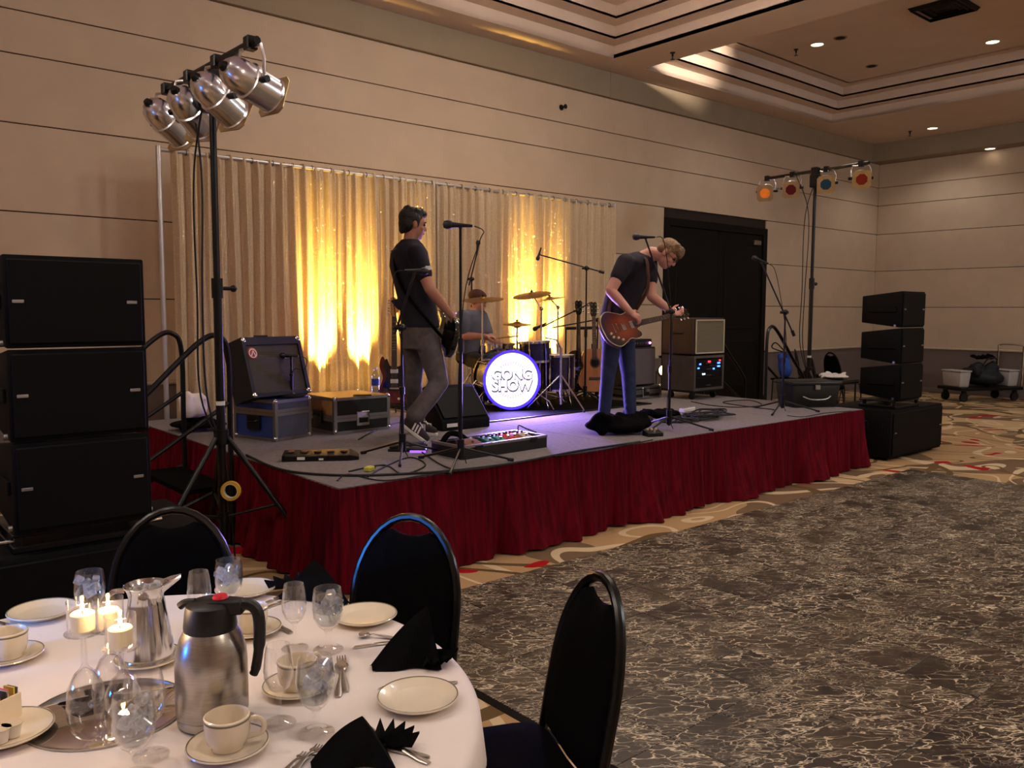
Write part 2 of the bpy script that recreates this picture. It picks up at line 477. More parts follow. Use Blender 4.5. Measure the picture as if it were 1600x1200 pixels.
# double door
d1 = struct(MB().b2((DX0, YB-0.03, 0), (DX0+0.12, YB+0.03, DZ1)).b2((DX1-0.12, YB-0.03, 0), (DX1, YB+0.03, DZ1)).b2((DX0+0.12, YB-0.03, DZ1-0.12), (DX1-0.12, YB+0.03, DZ1)).build('door_1', M_DOOR, bevel=0.004))
for x0, x1 in ((DX0+0.125, (DX0+DX1)/2-0.004), ((DX0+DX1)/2+0.004, DX1-0.125)):
    lf = MB().b2((x0, YB-0.005, 0.01), (x1, YB+0.028, DZ1-0.125)).build('door_leaf', M_DOOR, d1, bevel=0.003)
    for z0, z1 in ((0.3, 1.1), (1.3, 2.75)):
        MB().b2((x0+0.18, YB-0.016, z0), (x1-0.18, YB-0.003, z1)).build('door_panel', M_DOOR, lf, bevel=0.008)
MB().b2((DX1-0.42, YB-0.05, DZ1-0.3), (DX1-0.22, YB-0.005, DZ1-0.22)).build('door_closer', M_ALU, d1, bevel=0.005)
MB().tube(((DX0+DX1)/2+0.1, YB-0.06, 0.95), ((DX0+DX1)/2+0.1, YB-0.06, 1.25), 0.012).build('door_handle', M_BLKMET, d1)

# ------------------------------------------------------------------ ceiling with two stepped coffers
CO = [(3.45, 8.60, 2.4, 7.93), (9.27, 14.45, 2.4, 7.97)]
RISE, RUN, NST = 0.16, 0.21, 3
ce = MB()
xs = [XL, 3.45, 8.60, 9.27, 14.45, XR]
T_ = 0.05
for i in range(5):
    if i in (1, 3):
        y1 = CO[i//2][3]
        ce.b2((xs[i], YF, ZC), (xs[i+1], 2.4, ZC+T_)); ce.b2((xs[i], y1, ZC), (xs[i+1], YB+0.1, ZC+T_))
    else: ce.b2((xs[i], YF, ZC), (xs[i+1], YB+0.1, ZC+T_))
ceo = struct(ce.build('ceiling', M_CEIL, smooth=False))
for x0, x1, y0, y1 in CO:
    for k in range(NST+1):
        i0 = k*RUN; i1 = (k+1)*RUN; za = ZC+k*RISE; zb = za+RISE
        b = MB()
        A = [(x0+i0, y0+i0), (x1-i0, y0+i0), (x1-i0, y1-i0), (x0+i0, y1-i0)]
        B = [(x0+i1, y0+i1), (x1-i1, y0+i1), (x1-i1, y1-i1), (x0+i1, y1-i1)]
        t = 0.03
        O = [(x0+i0-t, y0+i0-t), (x1-i0+t, y0+i0-t), (x1-i0+t, y1-i0+t), (x0+i0-t, y1-i0+t)]
        r = lambda P, z: [V((p[0], p[1], z)) for p in P]
        if k < NST:
            b.ring_loft([r(A, za), r(A, zb), r(B, zb), r(B, zb+t), r(O, zb+t), r(O, za+0.006)], closed=True)
            b.build('coffer_step', M_CEIL, ceo, smooth=False)
        else:
            b.ring_loft([r(O, za), r(O, za+0.04)]).build('coffer_top', M_CEIL, ceo, smooth=False)
struct(MB().b2((XL, YB-0.05, ZW), (9.05, YB+0.03, ZC)).build('trim_4', M_FASC, bevel=0.004))
struct(MB().b2((9.055, YB-0.05, ZW), (XR, YB+0.03, ZC)).build('trim_5', M_FASC, bevel=0.004))
struct(MB().b2((XR-0.4, YF, ZW), (XR+0.03, YB-0.05, ZC)).build('trim_6', M_FASC, bevel=0.004))

# ------------------------------------------------------------------ ceiling fixtures
M_LENS = mat('warm_downlight_lens', (255, 244, 226), 0.4, emit=(255, 236, 205), estr=5.0)
WARM = (1.0, 0.93, 0.84)
ZT = ZC+NST*RISE
def downlight(p, label, energy, spot=2.3, grp='recessed ceiling downlights', target=None):
    t = thing('recessed_downlight', label, 'downlight', p, group=grp)
    MB().lathe([(0.085, 0.0), (0.11, 0.0), (0.11, -0.008), (0.09, -0.012), (0.085, -0.006), (0.085, 0)], 28).build('trim_ring', M_RAIL, t)
    MB().lathe([(0, -0.003), (0.084, -0.003), (0.084, -0.001), (0, -0.001)], 28).build('lens', M_LENS, t)
    if energy:
        lamp('downlight_bulb', 'SPOT', (0, 0, -0.03), WARM, energy, t, 0.07, spot=spot, blend=0.6)
    return t
vis = [(G(1277, 69, ZT), 'lit round downlight in the coffer nearest the stepped bright ledges'),
       (G(1551, 65, ZT), 'lit round downlight in the coffer top beside the square air vent'),
       (G(1457, 200, ZC), 'lit round downlight in the flat ceiling border by the coffer'),
       (G(1547, 232, ZW), 'lit round downlight in the low bulkhead over the side wall')]
DL_E = 100.0
CH_E = 120.0
for p, l in vis:
    p.z -= 0.001
    downlight(p, l, DL_E*(0.0 if 'bulkhead' in l else 0.45))
n = 0
for x, y in ((-3.2, 4.6), (-3.2, 0.4), (-3.2, -4.2), (1.0, 0.6), (0.3, 3.3), (1.0, -4.2), (6.0, 0.9), (6.0, -4.2), (11.8, 0.9), (11.8, -4.2), (15.8, 1.2)):
    n += 1
    downlight(V((x, y, ZC-0.001)), 'round downlight in the ceiling over the audience side of the room', DL_E*(1.0 if x > 2 and x < 8 else (0.72 if x < 2 else 0.8)), grp='downlights over the audience')
for x, y in ((4.7, 4.0), (7.3, 4.0), (4.7, 6.4), (7.3, 6.4)):
    downlight(V((x, y, ZT-0.001)), 'round downlight in the coffer above the stage front', DL_E*0.35, grp='downlights over the stage')
# unseen ring lamps added to brighten walls and ceiling, over stage front and audience
M_SHADE = mat('frosted_lamp_shade', (255, 236, 205), 0.5, emit=(255, 214, 160), estr=3.0)
SL = 0.72
def fill_lamp(p, label, energy):
    t = thing('fill_lamp', label, 'fill_lamp', p, group='added fill lamps out of view')
    MB().tube((0, 0, SL), (0, 0, 0.0), 0.012).lathe([(0, SL), (0.08, SL), (0.06, SL-0.02), (0, SL-0.02)], 20).build('stem', M_BLKMET, t)
    MB().path([(0.42*math.cos(2*PI*j/32), 0.42*math.sin(2*PI*j/32), 0) for j in range(32)], 0.012, 6, closed=True).build('ring', M_BLKMET, t)
    for k in range(8):
        a = 2*PI*k/8; d_ = V((math.cos(a), math.sin(a), 0))
        MB().tube((0, 0, 0), d_*0.42, 0.008, n=6).build('arm', M_BLKMET, t)
        MB().lathe([(0, 0.012), (0.035, 0.012), (0.06, 0.11), (0.056, 0.11), (0.031, 0.02), (0, 0.02)], 16, c=d_*0.42).build('shade', M_SHADE, t)
    lamp('fill_lamp_bulb', 'POINT', (0, 0, -0.12), (1.0, 0.88, 0.75) if p.x < 8 else (0.84, 0.94, 1.0), energy, t, 0.3)
fill_lamp(V((6.0, 4.9, ZC+NST*RISE-SL-0.001)), 'added unseen ring fill lamp in the coffer above the stage front', CH_E*1.0)
fill_lamp(V((-1.2, 3.9, ZC-SL-0.001)), 'added unseen ring fill lamp over the left side of the room', CH_E*0.8)
fill_lamp(V((3.0, -2.6, ZC-SL-0.001)), 'added unseen ring fill lamp behind the dining table', CH_E*1.0)
fill_lamp(V((10.5, -2.6, ZC-SL-0.001)), 'added unseen ring fill lamp beyond the dance floor', CH_E*2.9)
# lamp tucked on the ledge of the second coffer, its light rakes the steps
cl = thing('cove_lamp', 'small cove lamp lying on the coffer ledge behind the ceiling beam', 'lamp', (9.295, 5.3, ZC+0.062))
MB().b2((-0.02, -0.3, 0.0), (0.075, 0.9, 0.003)).b2((-0.022, -0.3, 0.003), (-0.018, 0.9, 0.05)).build('beam_shield', M_WHITE, cl)  # long bottom plate added to keep the beam off the back wall
MB().tube((-0.012, -0.06, 0.014), (-0.012, 0.0, 0.014), 0.006, n=8).build('lamp_tube', M_RAIL, cl)
lamp('cove_bulb', 'SPOT', (0.0, 0.02, 0.016), (1.0, 0.84, 0.66), 520, cl, 0.006, target=(0.85, 2.5, 0.16), spot=0.6, blend=0.9)
# air vent
vp_ = G(1475, 12, ZT)
t = thing('ceiling_air_vent', 'dark square louvred air vent in the coffer top', 'air vent', (vp_.x, vp_.y, ZT))
for k in range(4):
    s_ = 0.32-0.07*k
    MB().ring_loft([[V((x*s_, y*s_, z)) for x, y in ((-1, -1), (1, -1), (1, 1), (-1, 1))] for s_, z in ((s_, -0.005-0.012*(3-k)*0), (s_-0.03, -0.05+0.01*k), (s_-0.045, -0.05+0.01*k), (s_-0.012, 0.0))], closed=True).build('louvre', M_DOOR, t, smooth=False)
MB().box((0, 0, -0.003), (0.5, 0.5, 0.006)).build('duct_back', M_GROOVE, t)
def sprinkler(p, label, hang=True):
    t = thing('sprinkler_head', label, 'sprinkler', p)
    MB().lathe([(0, 0), (0.035, 0), (0.03, -0.012), (0.012, -0.014), (0.012, -0.05), (0, -0.05)], 14).build('escutcheon', M_BLKMET, t)
    MB().tube((0.012, 0, -0.05), (0.004, 0, -0.085), 0.004).tube((-0.012, 0, -0.05), (-0.004, 0, -0.085), 0.004).build('yoke', M_BLKMET, t)
    MB().lathe([(0, -0.085), (0.03, -0.087), (0.03, -0.09), (0, -0.092)], 14).build('deflector', M_BLKMET, t)
sprinkler(G(1051, 82, ZC)-V((0, 0, 0.001)), 'dark sprinkler head under the ceiling beam between the coffers')
sprinkler(G(1244, 77, ZT)-V((0, 0, 0.001)), 'small dark sprinkler head in the coffer beside a lit downlight')
sprinkler(G(1422, 205, ZC)-V((0, 0, 0.001)), 'tiny dark sprinkler head in the flat ceiling border near a downlight')
pw = YP(877, 168, YB)
t = thing('wall_sprinkler', 'small dark sidewall sprinkler high on the beige wall under the fascia', 'sprinkler', (pw.x, YB, pw.z))
MB().lathe([(0, 0), (0.04, 0), (0.035, 0.015), (0.014, 0.02), (0.014, 0.06), (0, 0.06)], 14, axis=(0, -1, 0)).build('escutcheon', M_BLKMET, t)
MB().lathe([(0, 0.08), (0.032, 0.082), (0.032, 0.086), (0, 0.088)], 14, axis=(0, -1, 0)).tube((0, -0.05, 0), (0, -0.085, 0), 0.005).build('deflector', M_BLKMET, t)
for q, lb in (((1313, 59), 'flat dark round ceiling speaker in the coffer beside the downlight'), ((1362, 103), 'flat dark round ceiling speaker lower in the coffer top near the steps')):
    p = G(q[0], q[1], ZT)
    t = thing('ceiling_speaker', lb, 'speaker', (p.x, p.y, ZT))
    MB().lathe([(0, -0.004), (0.075, -0.006), (0.09, -0.008), (0.095, 0), (0, 0)], 22).build('speaker_ring', M_FASC, t)
    MB().lathe([(0, -0.014), (0.06, -0.012), (0.07, -0.005), (0, -0.004)], 22).build('speaker_cone', M_DOOR, t)

# ------------------------------------------------------------------ dance floor
TS = 0.305
DFX, DFY = 2.09, 3.705
df = thing('dance_floor', 'dark marble pattern vinyl tile dance floor laid on the carpet', 'dance floor', (DFX, DFY, 0))
NX, NY = 21, 12
tme = MB().box((0, 0, 0.008), (TS-0.003, TS-0.003, 0.016)).mesh('tile', bevel=0.0012)
tme.materials.append(M_MARBLE)
for i in range(NX):
    for j in range(NY):
        o = bpy.data.objects.new('tile', tme); COL.objects.link(o); o.parent = df
        o.location = ((i+0.5)*TS, -(j+0.5)*TS, 0.004)
MB().b2((0, -NY*TS, 0), (NX*TS, 0, 0.004)).build('underlay', M_GROOVE, df)
e = 0.02
def bev(a, b, n):
    a, b, n = V(a), V(b), V(n)
    return [[p, p+n*e, p+n*e+V((0, 0, 0.002)), p+V((0, 0, 0.019))] for p in (a, b)]
for nm, a, b, n_ in (('edge', (0, 0, 0), (0, -NY*TS, 0), (-1, 0, 0)), ('edge', (0, 0, 0), (NX*TS, 0, 0), (0, 1, 0)), ('edge', (NX*TS, 0, 0), (NX*TS, -NY*TS, 0), (1, 0, 0))):
    MB().ring_loft(bev(a, b, n_)).build('edge_strip', M_BLKMET, df, smooth=False)
# ------------------------------------------------------------------ stage
M_DECK = mat('grey_stage_carpet', (120, 112, 112), 0.95, var=0.15, scale=30, bump=0.3, bscale=400, spec=0.1)
def skirt_mat():
    k = NT('crimson_skirt_cloth'); o = k.tc.outputs['Object']
    f = k.noise(k.n('Mapping', {0: o, 3: V((30, 30, 2))}).outputs[0], 1.0, 3)
    k.l(k.ramp(f, [(0.3, (66, 3, 15)), (0.7, (104, 5, 22))]), 'Base Color')
    k.b.inputs['Roughness'].default_value = 0.8
    k.b.inputs['Specular IOR Level'].default_value = 0.08
    k.b.inputs['Sheen Weight'].default_value = 0.0
    return k.m
M_SKIRT = skirt_mat()
st = thing('stage_platform', 'low grey carpeted stage platform with the band equipment on it', 'stage', (SX0, SY0, 0))
pw_, pd_ = (SX1-SX0)/5, (SY1-SY0)/3
for i in range(5):
    for j in range(3):
        MB().b2((i*pw_+0.002, j*pd_+0.002, SZ-0.09), ((i+1)*pw_-0.002, (j+1)*pd_-0.002, SZ)).build('deck_panel', M_DECK, st, bevel=0.002)
for i in range(6):
    for j in range(4):
        x = min(max(i*pw_, 0.06), SX1-SX0-0.06); y = min(max(j*pd_, 0.06), SY1-SY0-0.06)
        MB().tube((x, y, 0), (x, y, SZ-0.09), 0.025).build('leg', M_BLKMET, st)
for a, b in (((-0.004, -0.004, SZ-0.05), (SX1-SX0+0.004, 0.0, SZ-0.004)), ((-0.004, 0, SZ-0.05), (0.0, SY1-SY0, SZ-0.004)), ((SX1-SX0, 0, SZ-0.05), (SX1-SX0+0.004, SY1-SY0, SZ-0.004))):
    MB().b2(a, b).build('edge_trim', M_ALU, st)
# skirt: a pleated sheet walking round three sides
path = []
def walk(a, b, n_, step=0.011):
    L_ = (V(b)-V(a)).length; k = int(L_/step)
    for i in range(k+1): path.append((V(a).lerp(V(b), i/k), V(n_)))
walk((SX0, SY1-0.1, 0), (SX0, SY0, 0), (-1, 0, 0))
for q in range(1, 8):
    a = PI+ (PI/2)*q/8
    path.append((V((SX0, SY0, 0)), V((math.cos(a), math.sin(a), 0))))
walk((SX0, SY0, 0), (SX1, SY0, 0), (0, -1, 0))
for q in range(1, 8):
    a = -PI/2 + (PI/2)*q/8
    path.append((V((SX1, SY0, 0)), V((math.cos(a), math.sin(a), 0))))
walk((SX1, SY0, 0), (SX1, SY1-0.1, 0), (1, 0, 0))
rs = random.Random(3)
ph = [rs.uniform(0, 6.28) for _ in range(8)]
rows = []
NR = 14
for r in range(NR+1):
    t = r/NR; row = []; s_ = 0
    for i, (p, nn) in enumerate(path):
        if i: s_ += max((p-path[i-1][0]).length, 0.008)
        fine = 0.008*math.sin(s_*2*PI/0.05+ph[0]+1.2*math.sin(s_*3.1))*(1-0.7*t)
        mid = (0.022*math.sin(s_*2*PI/0.17+ph[1]+1.5*math.sin(s_*1.9)) + 0.02*math.sin(s_*2*PI/0.29+ph[2]+2*math.sin(s_*1.3)))*t
        big = 0.05*math.sin(s_*2*PI/1.15+ph[3])*t*t
        swag = max(0.0, math.sin(s_*2*PI/1.21+0.8))**3
        off = 0.014+fine+mid+big*0.7+(0.02+0.075*swag)*t**2.2+0.045*t
        z = (SZ-0.004)*(1-t)+0.006*t + 0.012*t*(1+math.sin(s_*7+ph[4]))*0.5*(1 if r < NR else 1)
        row.append(p+nn*max(off, 0.008)+V((0, 0, z)))
    rows.append(row)
sk = MB().grid(rows).build('stage_skirt', M_SKIRT, sharp=180, fix=False)
tag(sk, 'crimson pleated cloth skirt hanging round the stage edge to the carpet', 'stage skirt')
# drum rug
rug = thing('drum_rug', 'dark flat rug under the drum kit on the stage', 'rug', (4.55, 5.76, SZ), math.radians(1.5))
MB().b2((0.02, 0.02, 0), (2.43, 1.88, 0.010)).build('pile', M_BLKFAB, rug, bevel=0.003)
MB().b2((0, 0, 0), (2.45, 0.02, 0.012)).b2((0, 1.88, 0), (2.45, 1.9, 0.012)).b2((0, 0.02, 0), (0.02, 1.88, 0.012)).b2((2.43, 0.02, 0), (2.45, 1.88, 0.012)).build('binding', M_BLKMET, rug, bevel=0.003)

# ------------------------------------------------------------------ pipe and drape backdrop
CY = 7.97
cx0, cx1, cz = 2.60, 8.70, 3.05
bd = thing('backdrop_frame', 'white pipe frame carrying the sequin backdrop behind the stage', 'curtain frame', (cx0, CY, 0))
M_PIPE = mat('pale_anodised_pipe', (190, 184, 182), 0.35, metal=0.7, var=0.06)
for x in (0, (cx1-cx0)/2, cx1-cx0):
    MB().tube((x, 0, 0), (x, 0, cz+0.03), 0.024, n=14).build('upright', M_PIPE, bd)
    MB().box((x, 0, 0.006), (0.4, 0.4, 0.012)).build('base_plate', M_BLKMET, bd, bevel=0.003)
for x0, x1 in ((0.0, (cx1-cx0)/2), ((cx1-cx0)/2, cx1-cx0)):
    MB().tube((x0, 0, cz), (x1, 0, cz), 0.019, n=12).build('crossbar', M_PIPE, bd)
PW = (cx1-cx0-0.14)/4
lab = ['champagne sequin drape panel at the far left behind the guitar amplifier', 'champagne sequin drape panel behind the left guitarist, glowing yellow low down',
       'champagne sequin drape panel behind the drummer, glowing yellow', 'champagne sequin drape panel at the right end beside the bald wall strip and black door']
lab[3] = 'champagne sequin drape panel at the right end of the pipe frame'
for q in range(4):
    t = thing('sequin_drape', lab[q], 'curtain', (cx0+0.14+q*PW, CY, 0), group='sequin drapes on the pipe frame')
    rs = random.Random(20+q); p_ = [rs.uniform(0, 6.28) for _ in range(6)]
    rows = []; nx = 210
    for r in range(31):
        u = r/30; z = (cz+0.03)*(1-u)+0.015*u; row = []
        for i in range(nx+1):
            x = -0.035+(PW+0.07)*i/nx
            tight = 0.75+0.25*u
            y = 0.035*math.sin(x*2*PI/0.135+p_[0]+1.8*math.sin(x*2.3+p_[1]))*tight
            y += 0.018*math.sin(x*2*PI/0.061+p_[2]+1.3*math.sin(x*4+p_[3]))*(1-0.4*u)
            y += 0.022*math.sin(x*2*PI/0.47+p_[4]+u*1.5)*u
            sag = 0.045*(1-abs(math.cos(x*PI/0.19+p_[5])))*max(0, 1-u*14)
            row.append(V((x+0.008*math.sin(u*5+x*9), -0.01+y if u > 0.01 else y*0.7, z-sag)))
        rows.append(row)
    MB().grid(rows).build('cloth', M_CURT, t, sharp=180, fix=False)
    for k in range(7):
        x = (k+0.5)*PW/7
        MB().path([V((x, 0.026*math.cos(a), cz+0.026*math.sin(a))) for a in [2*PI*j/10 for j in range(10)]], 0.003, 5, closed=True).build('hanging_ring', M_BLKMET, t)

# ------------------------------------------------------------------ uplights on the floor behind the drapes
AMB = (1.0, 0.62, 0.12)
M_LED = mat('amber_led_lens', (255, 220, 140), 0.3, emit=(255, 196, 70), estr=20.0)
UPL = [(497, 'second'), (560, ''), (640, ''), (812, ''), (858, '')]
ulab = ['floor uplight hidden behind the black road case', 'floor uplight behind the black road case, nearer the guitarist', 'floor uplight behind the left guitarist', 'floor uplight behind the drums and cymbals', 'floor uplight right of the drums at the drape']
upow = [110, 85, 45, 130, 95]
for (px, _), lb, e_ in zip(UPL, ulab, upow):
    x = YP(px, 500, CY).x
    t = thing('floor_uplight', lb, 'uplight', (x, SY1-0.105, SZ), group='amber uplights at the foot of the drapes')
    MB().lathe([(0, 0.012), (0.085, 0.012), (0.095, 0.03), (0.095, 0.085), (0.085, 0.09), (0.085, 0.08), (0, 0.08)], 20).build('housing', M_BLKMET, t)
    MB().lathe([(0, 0.0805), (0.08, 0.0805), (0.08, 0.084), (0, 0.084)], 20).build('lens', M_LED, t)
    MB().path([(-0.105, 0, 0.06), (-0.105, 0, 0.008), (0.105, 0, 0.008), (0.105, 0, 0.06)], 0.006).build('yoke', M_BLKMET, t)
    lamp('uplight_led', 'SPOT', (0, 0, 0.12), AMB, e_*21.0, t, 0.04, target=(0.0, 0.24, 0.12+0.62), spot=0.62, blend=0.8)
# the lit lamp seen between the amplifiers
pu = G(1037, 606, SZ)
t = thing('stage_uplight', 'small lit uplight glowing warm white beside the bass amplifier', 'uplight', (pu.x, pu.y, SZ))
hd = V((-FH.x, -FH.y, 0.25)).normalized()
MB().lathe([(0, -0.1), (0.06, -0.1), (0.085, -0.04), (0.085, 0.05), (0.075, 0.05), (0.075, 0.03), (0, 0.03)], 18, c=(0, 0, 0.22), axis=hd).build('housing', M_BLKMET, t)
MB().lathe([(0, 0.034), (0.073, 0.034), (0.073, 0.04), (0, 0.04)], 18, c=(0, 0, 0.22), axis=hd).build('lens', mat('warm_white_led_lens', (255, 230, 180), 0.3, emit=(255, 214, 150), estr=9.0), t)
MB().path([V((0, 0, 0.22))+RH*0.1, V((0, 0, 0.01))+RH*0.1, V((0, 0, 0.01))-RH*0.1, V((0, 0, 0.22))-RH*0.1], 0.008).build('yoke', M_BLKMET, t)

# ------------------------------------------------------------------ lighting stands
M_GEL = {'amber': mat('amber_gel', (226, 120, 20), 0.25, var=0.2, emit=(255, 140, 30), estr=0.12), 'red': mat('dark_red_gel', (88, 14, 10), 0.25), 'blue': mat('blue_gel', (26, 60, 84), 0.2), 'rust': mat('rust_red_gel', (110, 26, 14), 0.25)}
M_FRAME = mat('raw_steel_gel_frame', (190, 160, 110), 0.35, metal=0.8)
M_CAN = mat('polished_aluminium_can', (232, 232, 236), 0.24, metal=1.0, var=0.06)
def par_can(root, p, aim, gel, drop):
    """parts in root-local space: p = clamp point on the bar, aim = direction"""
    aim = V(aim).normalized(); c = V(p)+V((0, 0, -drop))
    side = aim.cross(V((0, 0, 1))).normalized()
    can = MB().lathe([(0, -0.17), (0.045, -0.165), (0.075, -0.135), (0.088, -0.09), (0.09, -0.03), (0.1, -0.025), (0.1, -0.005), (0.093, 0.0), (0.093, 0.13), (0.1, 0.135), (0.1, 0.145), (0.086, 0.145), (0.086, 0.06), (0, 0.05)], 22, c=c, axis=aim).build('par_can', M_CAN, root)
    MB().lathe([(0.0, -0.19), (0.02, -0.19), (0.03, -0.165), (0, -0.16)], 12, c=c, axis=aim).build('rear_cap', M_BLKMET, can)
    MB().path([c+side*0.108, c+side*0.112+V((0, 0, drop*0.55)), V(p)+side*0.09+V((0, 0, -0.02)), V(p)-side*0.09+V((0, 0, -0.02)), c-side*0.112+V((0, 0, drop*0.55)), c-side*0.108], 0.009, 6).build('yoke', M_CAN, can)
    MB().tube(c+side*0.1, c+side*0.14, 0.018).build('yoke_knob', M_BLKMET, can)
    MB().tube(c-side*0.1, c-side*0.14, 0.018).build('yoke_knob', M_BLKMET, can)
    MB().box(V(p)+V((0, 0, 0.0)), (0.06, 0.06, 0.07)).build('clamp', M_BLKMET, can, bevel=0.006)
    up = side.cross(aim).normalized()
    F = frame(c+aim*0.15, side, up)
    fr = MB(); s_ = 0.105
    outer = [V((x, y, 0)) for x, y in ((-s_, -s_*0.72), (-s_*0.72, -s_), (s_*0.72, -s_), (s_, -s_*0.72), (s_, s_*0.72), (s_*0.72, s_), (-s_*0.72, s_), (-s_, s_*0.72))]
    inner = [V((0.068*math.cos(PI+PI/8+PI/4*j), 0.068*math.sin(PI+PI/8+PI/4*j), 0)) for j in range(8)]
    z_ = V((0, 0, 0.006))
    fr.m = F
    fr.ring_loft([outer, [q+z_ for q in outer], [q+z_ for q in inner], inner], closed=True)
    fr.build('gel_frame', M_FRAME, can, smooth=False)
    MB(F).lathe([(0, 0.001), (0.07, 0.001), (0.07, 0.004), (0, 0.004)], 18).build('gel_sheet', M_GEL[gel], can)
def light_stand(base, h, e0, e1, cans, label, cable_side, legaz=0.3, hub=0.8):
    t = thing('lighting_stand', label, 'lighting stand', base)
    MB().tube((0, 0, 0.12), (0, 0, h*0.58), 0.026, n=14).build('pole', M_BLKMET, t)
    MB().tube((0, 0, h*0.58), (0, 0, h+0.02), 0.02, n=14).build('upper_pole', M_BLKMET, t)
    co = MB().tube((0, 0, h*0.56), (0, 0, h*0.6), 0.034).build('height_collar', M_BLKMET, t)
    MB().tube((0.03, 0, h*0.58), (0.09, 0, h*0.58), 0.012).ell((0.1, 0, h*0.58), 0.022).build('collar_knob', M_BLKMET, co)
    MB().tube((0, 0, hub-0.04), (0, 0, hub+0.05), 0.045).build('leg_hub', M_BLKMET, t)
    MB().tube((0, 0, 0.3), (0, 0, 0.36), 0.036).build('brace_hub', M_BLKMET, t)
    for k in range(3):
        a = legaz+k*2*PI/3; d = V((math.cos(a), math.sin(a), 0))
        lg = MB().tube(d*0.04+V((0, 0, hub)), d*0.62+V((0, 0, 0.03)), 0.016).build('leg', M_BLKMET, t)
        MB().ell(d*0.62+V((0, 0, 0.02)), 0.02).build('rubber_foot', M_RUBBER, lg)
        MB().tube(d*0.03+V((0, 0, 0.33)), d*0.34+V((0, 0, 0.41)), 0.009).build('brace', M_BLKMET, t)
    e0 = V(e0)-V(base); e1 = V(e1)-V(base)
    MB().tube(e0, e1, 0.02, n=10).build('crossbar', M_BLKMET, t)
    MB().box((0, 0, h-0.02), (0.09, 0.09, 0.1)).build('bar_bracket', M_BLKMET, t, bevel=0.01)
    for u, aim, gel, dr in cans: par_can(t, e0.lerp(e1, u), aim, gel, dr)
    for k in range(2):
        q0 = e0.lerp(e1, 0.3+0.25*k); off = V(cable_side)*(0.09+0.05*k)
        pts = spline([q0, off+V((0, 0, h-0.55)), off*1.2+V((0.02*k, 0, h*0.55)), off*0.9+V((0, 0.03, h*0.36)), V((0.03, 0.02, hub*0.8)), V((0.1, 0.08, 0.02))], 8)
        MB().path(pts, 0.006, 6).build('power_cable', M_RUBBER, t)
    MB().box((0.0, 0, h-0.14), (0.12, 0.1, 0.16)).build('dimmer_box', M_BLKMET, t, bevel=0.01)
    MB().tube((0, 0, 1.02), (0, 0, 1.045), 0.0275).build('white_tape', M_WHITE, t)
    return t
lb_ = V((1.95, 5.0, 0)); hL = 2.98
aimL = V((4.2, 1.9, -2.6))
light_stand(lb_, hL, G(256, 142, hL), G(402, 62, hL), [(0.04, aimL, 'blue', 0.2), (0.32, aimL+V((-0.5, 0.9, 0)), 'red', 0.2), (0.62, aimL+V((0.3, -0.3, 0)), 'rust', 0.2), (0.94, aimL+V((1.2, -0.8, 0.9)), 'amber', 0.2)],
            'tall black lighting stand left of the stage with four silver par cans', (-0.7, 0.4, 0), legaz=-0.75, hub=0.82)
rb_ = V((9.8, 5.6, 0)); hR = 3.37
light_stand(rb_, hR, G(1199, 279, hR), G(1358, 254, hR), [(0.0, (-5.5, -2.3, -1.8), 'amber', 0.17), (0.27, (-5.5, -2.6, -1.8), 'red', 0.17), (0.61, (-5.6, -3.0, -1.6), 'blue', 0.17), (0.93, (-5.4, -3.4, -1.6), 'rust', 0.17)],
            'tall black lighting stand right of the stage with four gel-framed par cans', (-0.6, 0.5, 0), legaz=0.0, hub=0.85)

# ------------------------------------------------------------------ loudspeaker stacks
M_SPK = mat('black_textured_paint', (6, 5, 6), 0.7, var=0.25, scale=60, bump=0.2, bscale=260, spec=0.15)
M_GRL = mat('black_perforated_grille', (5, 5, 6), 0.6, var=0.4, scale=300, spec=0.15)
M_BADGE = mat('silver_badge', (170, 165, 160), 0.3, metal=0.8)
def array_box(loc, label, grp, tilt, yaw=0.0):
    W_, D_, Hf, Hb = 0.56, 0.44, 0.393, 0.29
    t = thing('line_array_speaker', label, 'speaker', loc, yaw, grp)
    t.rotation_euler = (tilt, 0, yaw)
    prof = [(0, 0), (D_, (Hf-Hb)/2), (D_, Hf-(Hf-Hb)/2), (0, Hf)]
    rings = [[V((x, y, z)) for y, z in prof] for x in (0, W_)]
    MB().ring_loft(rings).build('cabinet', M_SPK, t, bevel=0.008, bseg=2)
    MB().b2((0.015, -0.016, 0.018), (W_-0.015, -0.001, Hf-0.018)).build('grille', M_GRL, t, bevel=0.006)
    for x in (0.05, W_-0.06): MB().b2((x-0.022, -0.02, Hf/2-0.006), (x+0.022, -0.015, Hf/2+0.008)).build('badge', M_BADGE, t, bevel=0.002)
    for x in (-0.006, W_+0.006):
        MB().b2((x-0.007, 0.05, Hf/2-0.03), (x+0.007, 0.36, Hf/2+0.03)).build('side_rail', M_SPK, t, bevel=0.003)
        MB().tube((x-0.01, 0.06, 0.02), (x+0.01, 0.06, 0.02), 0.014).build('rigging_pin', M_ALU, t)
    MB().b2((W_/2-0.12, D_-0.001, Hf*0.35), (W_/2+0.12, D_+0.03, Hf*0.62)).build('rear_panel', M_BLKMET, t, bevel=0.004)
    return t
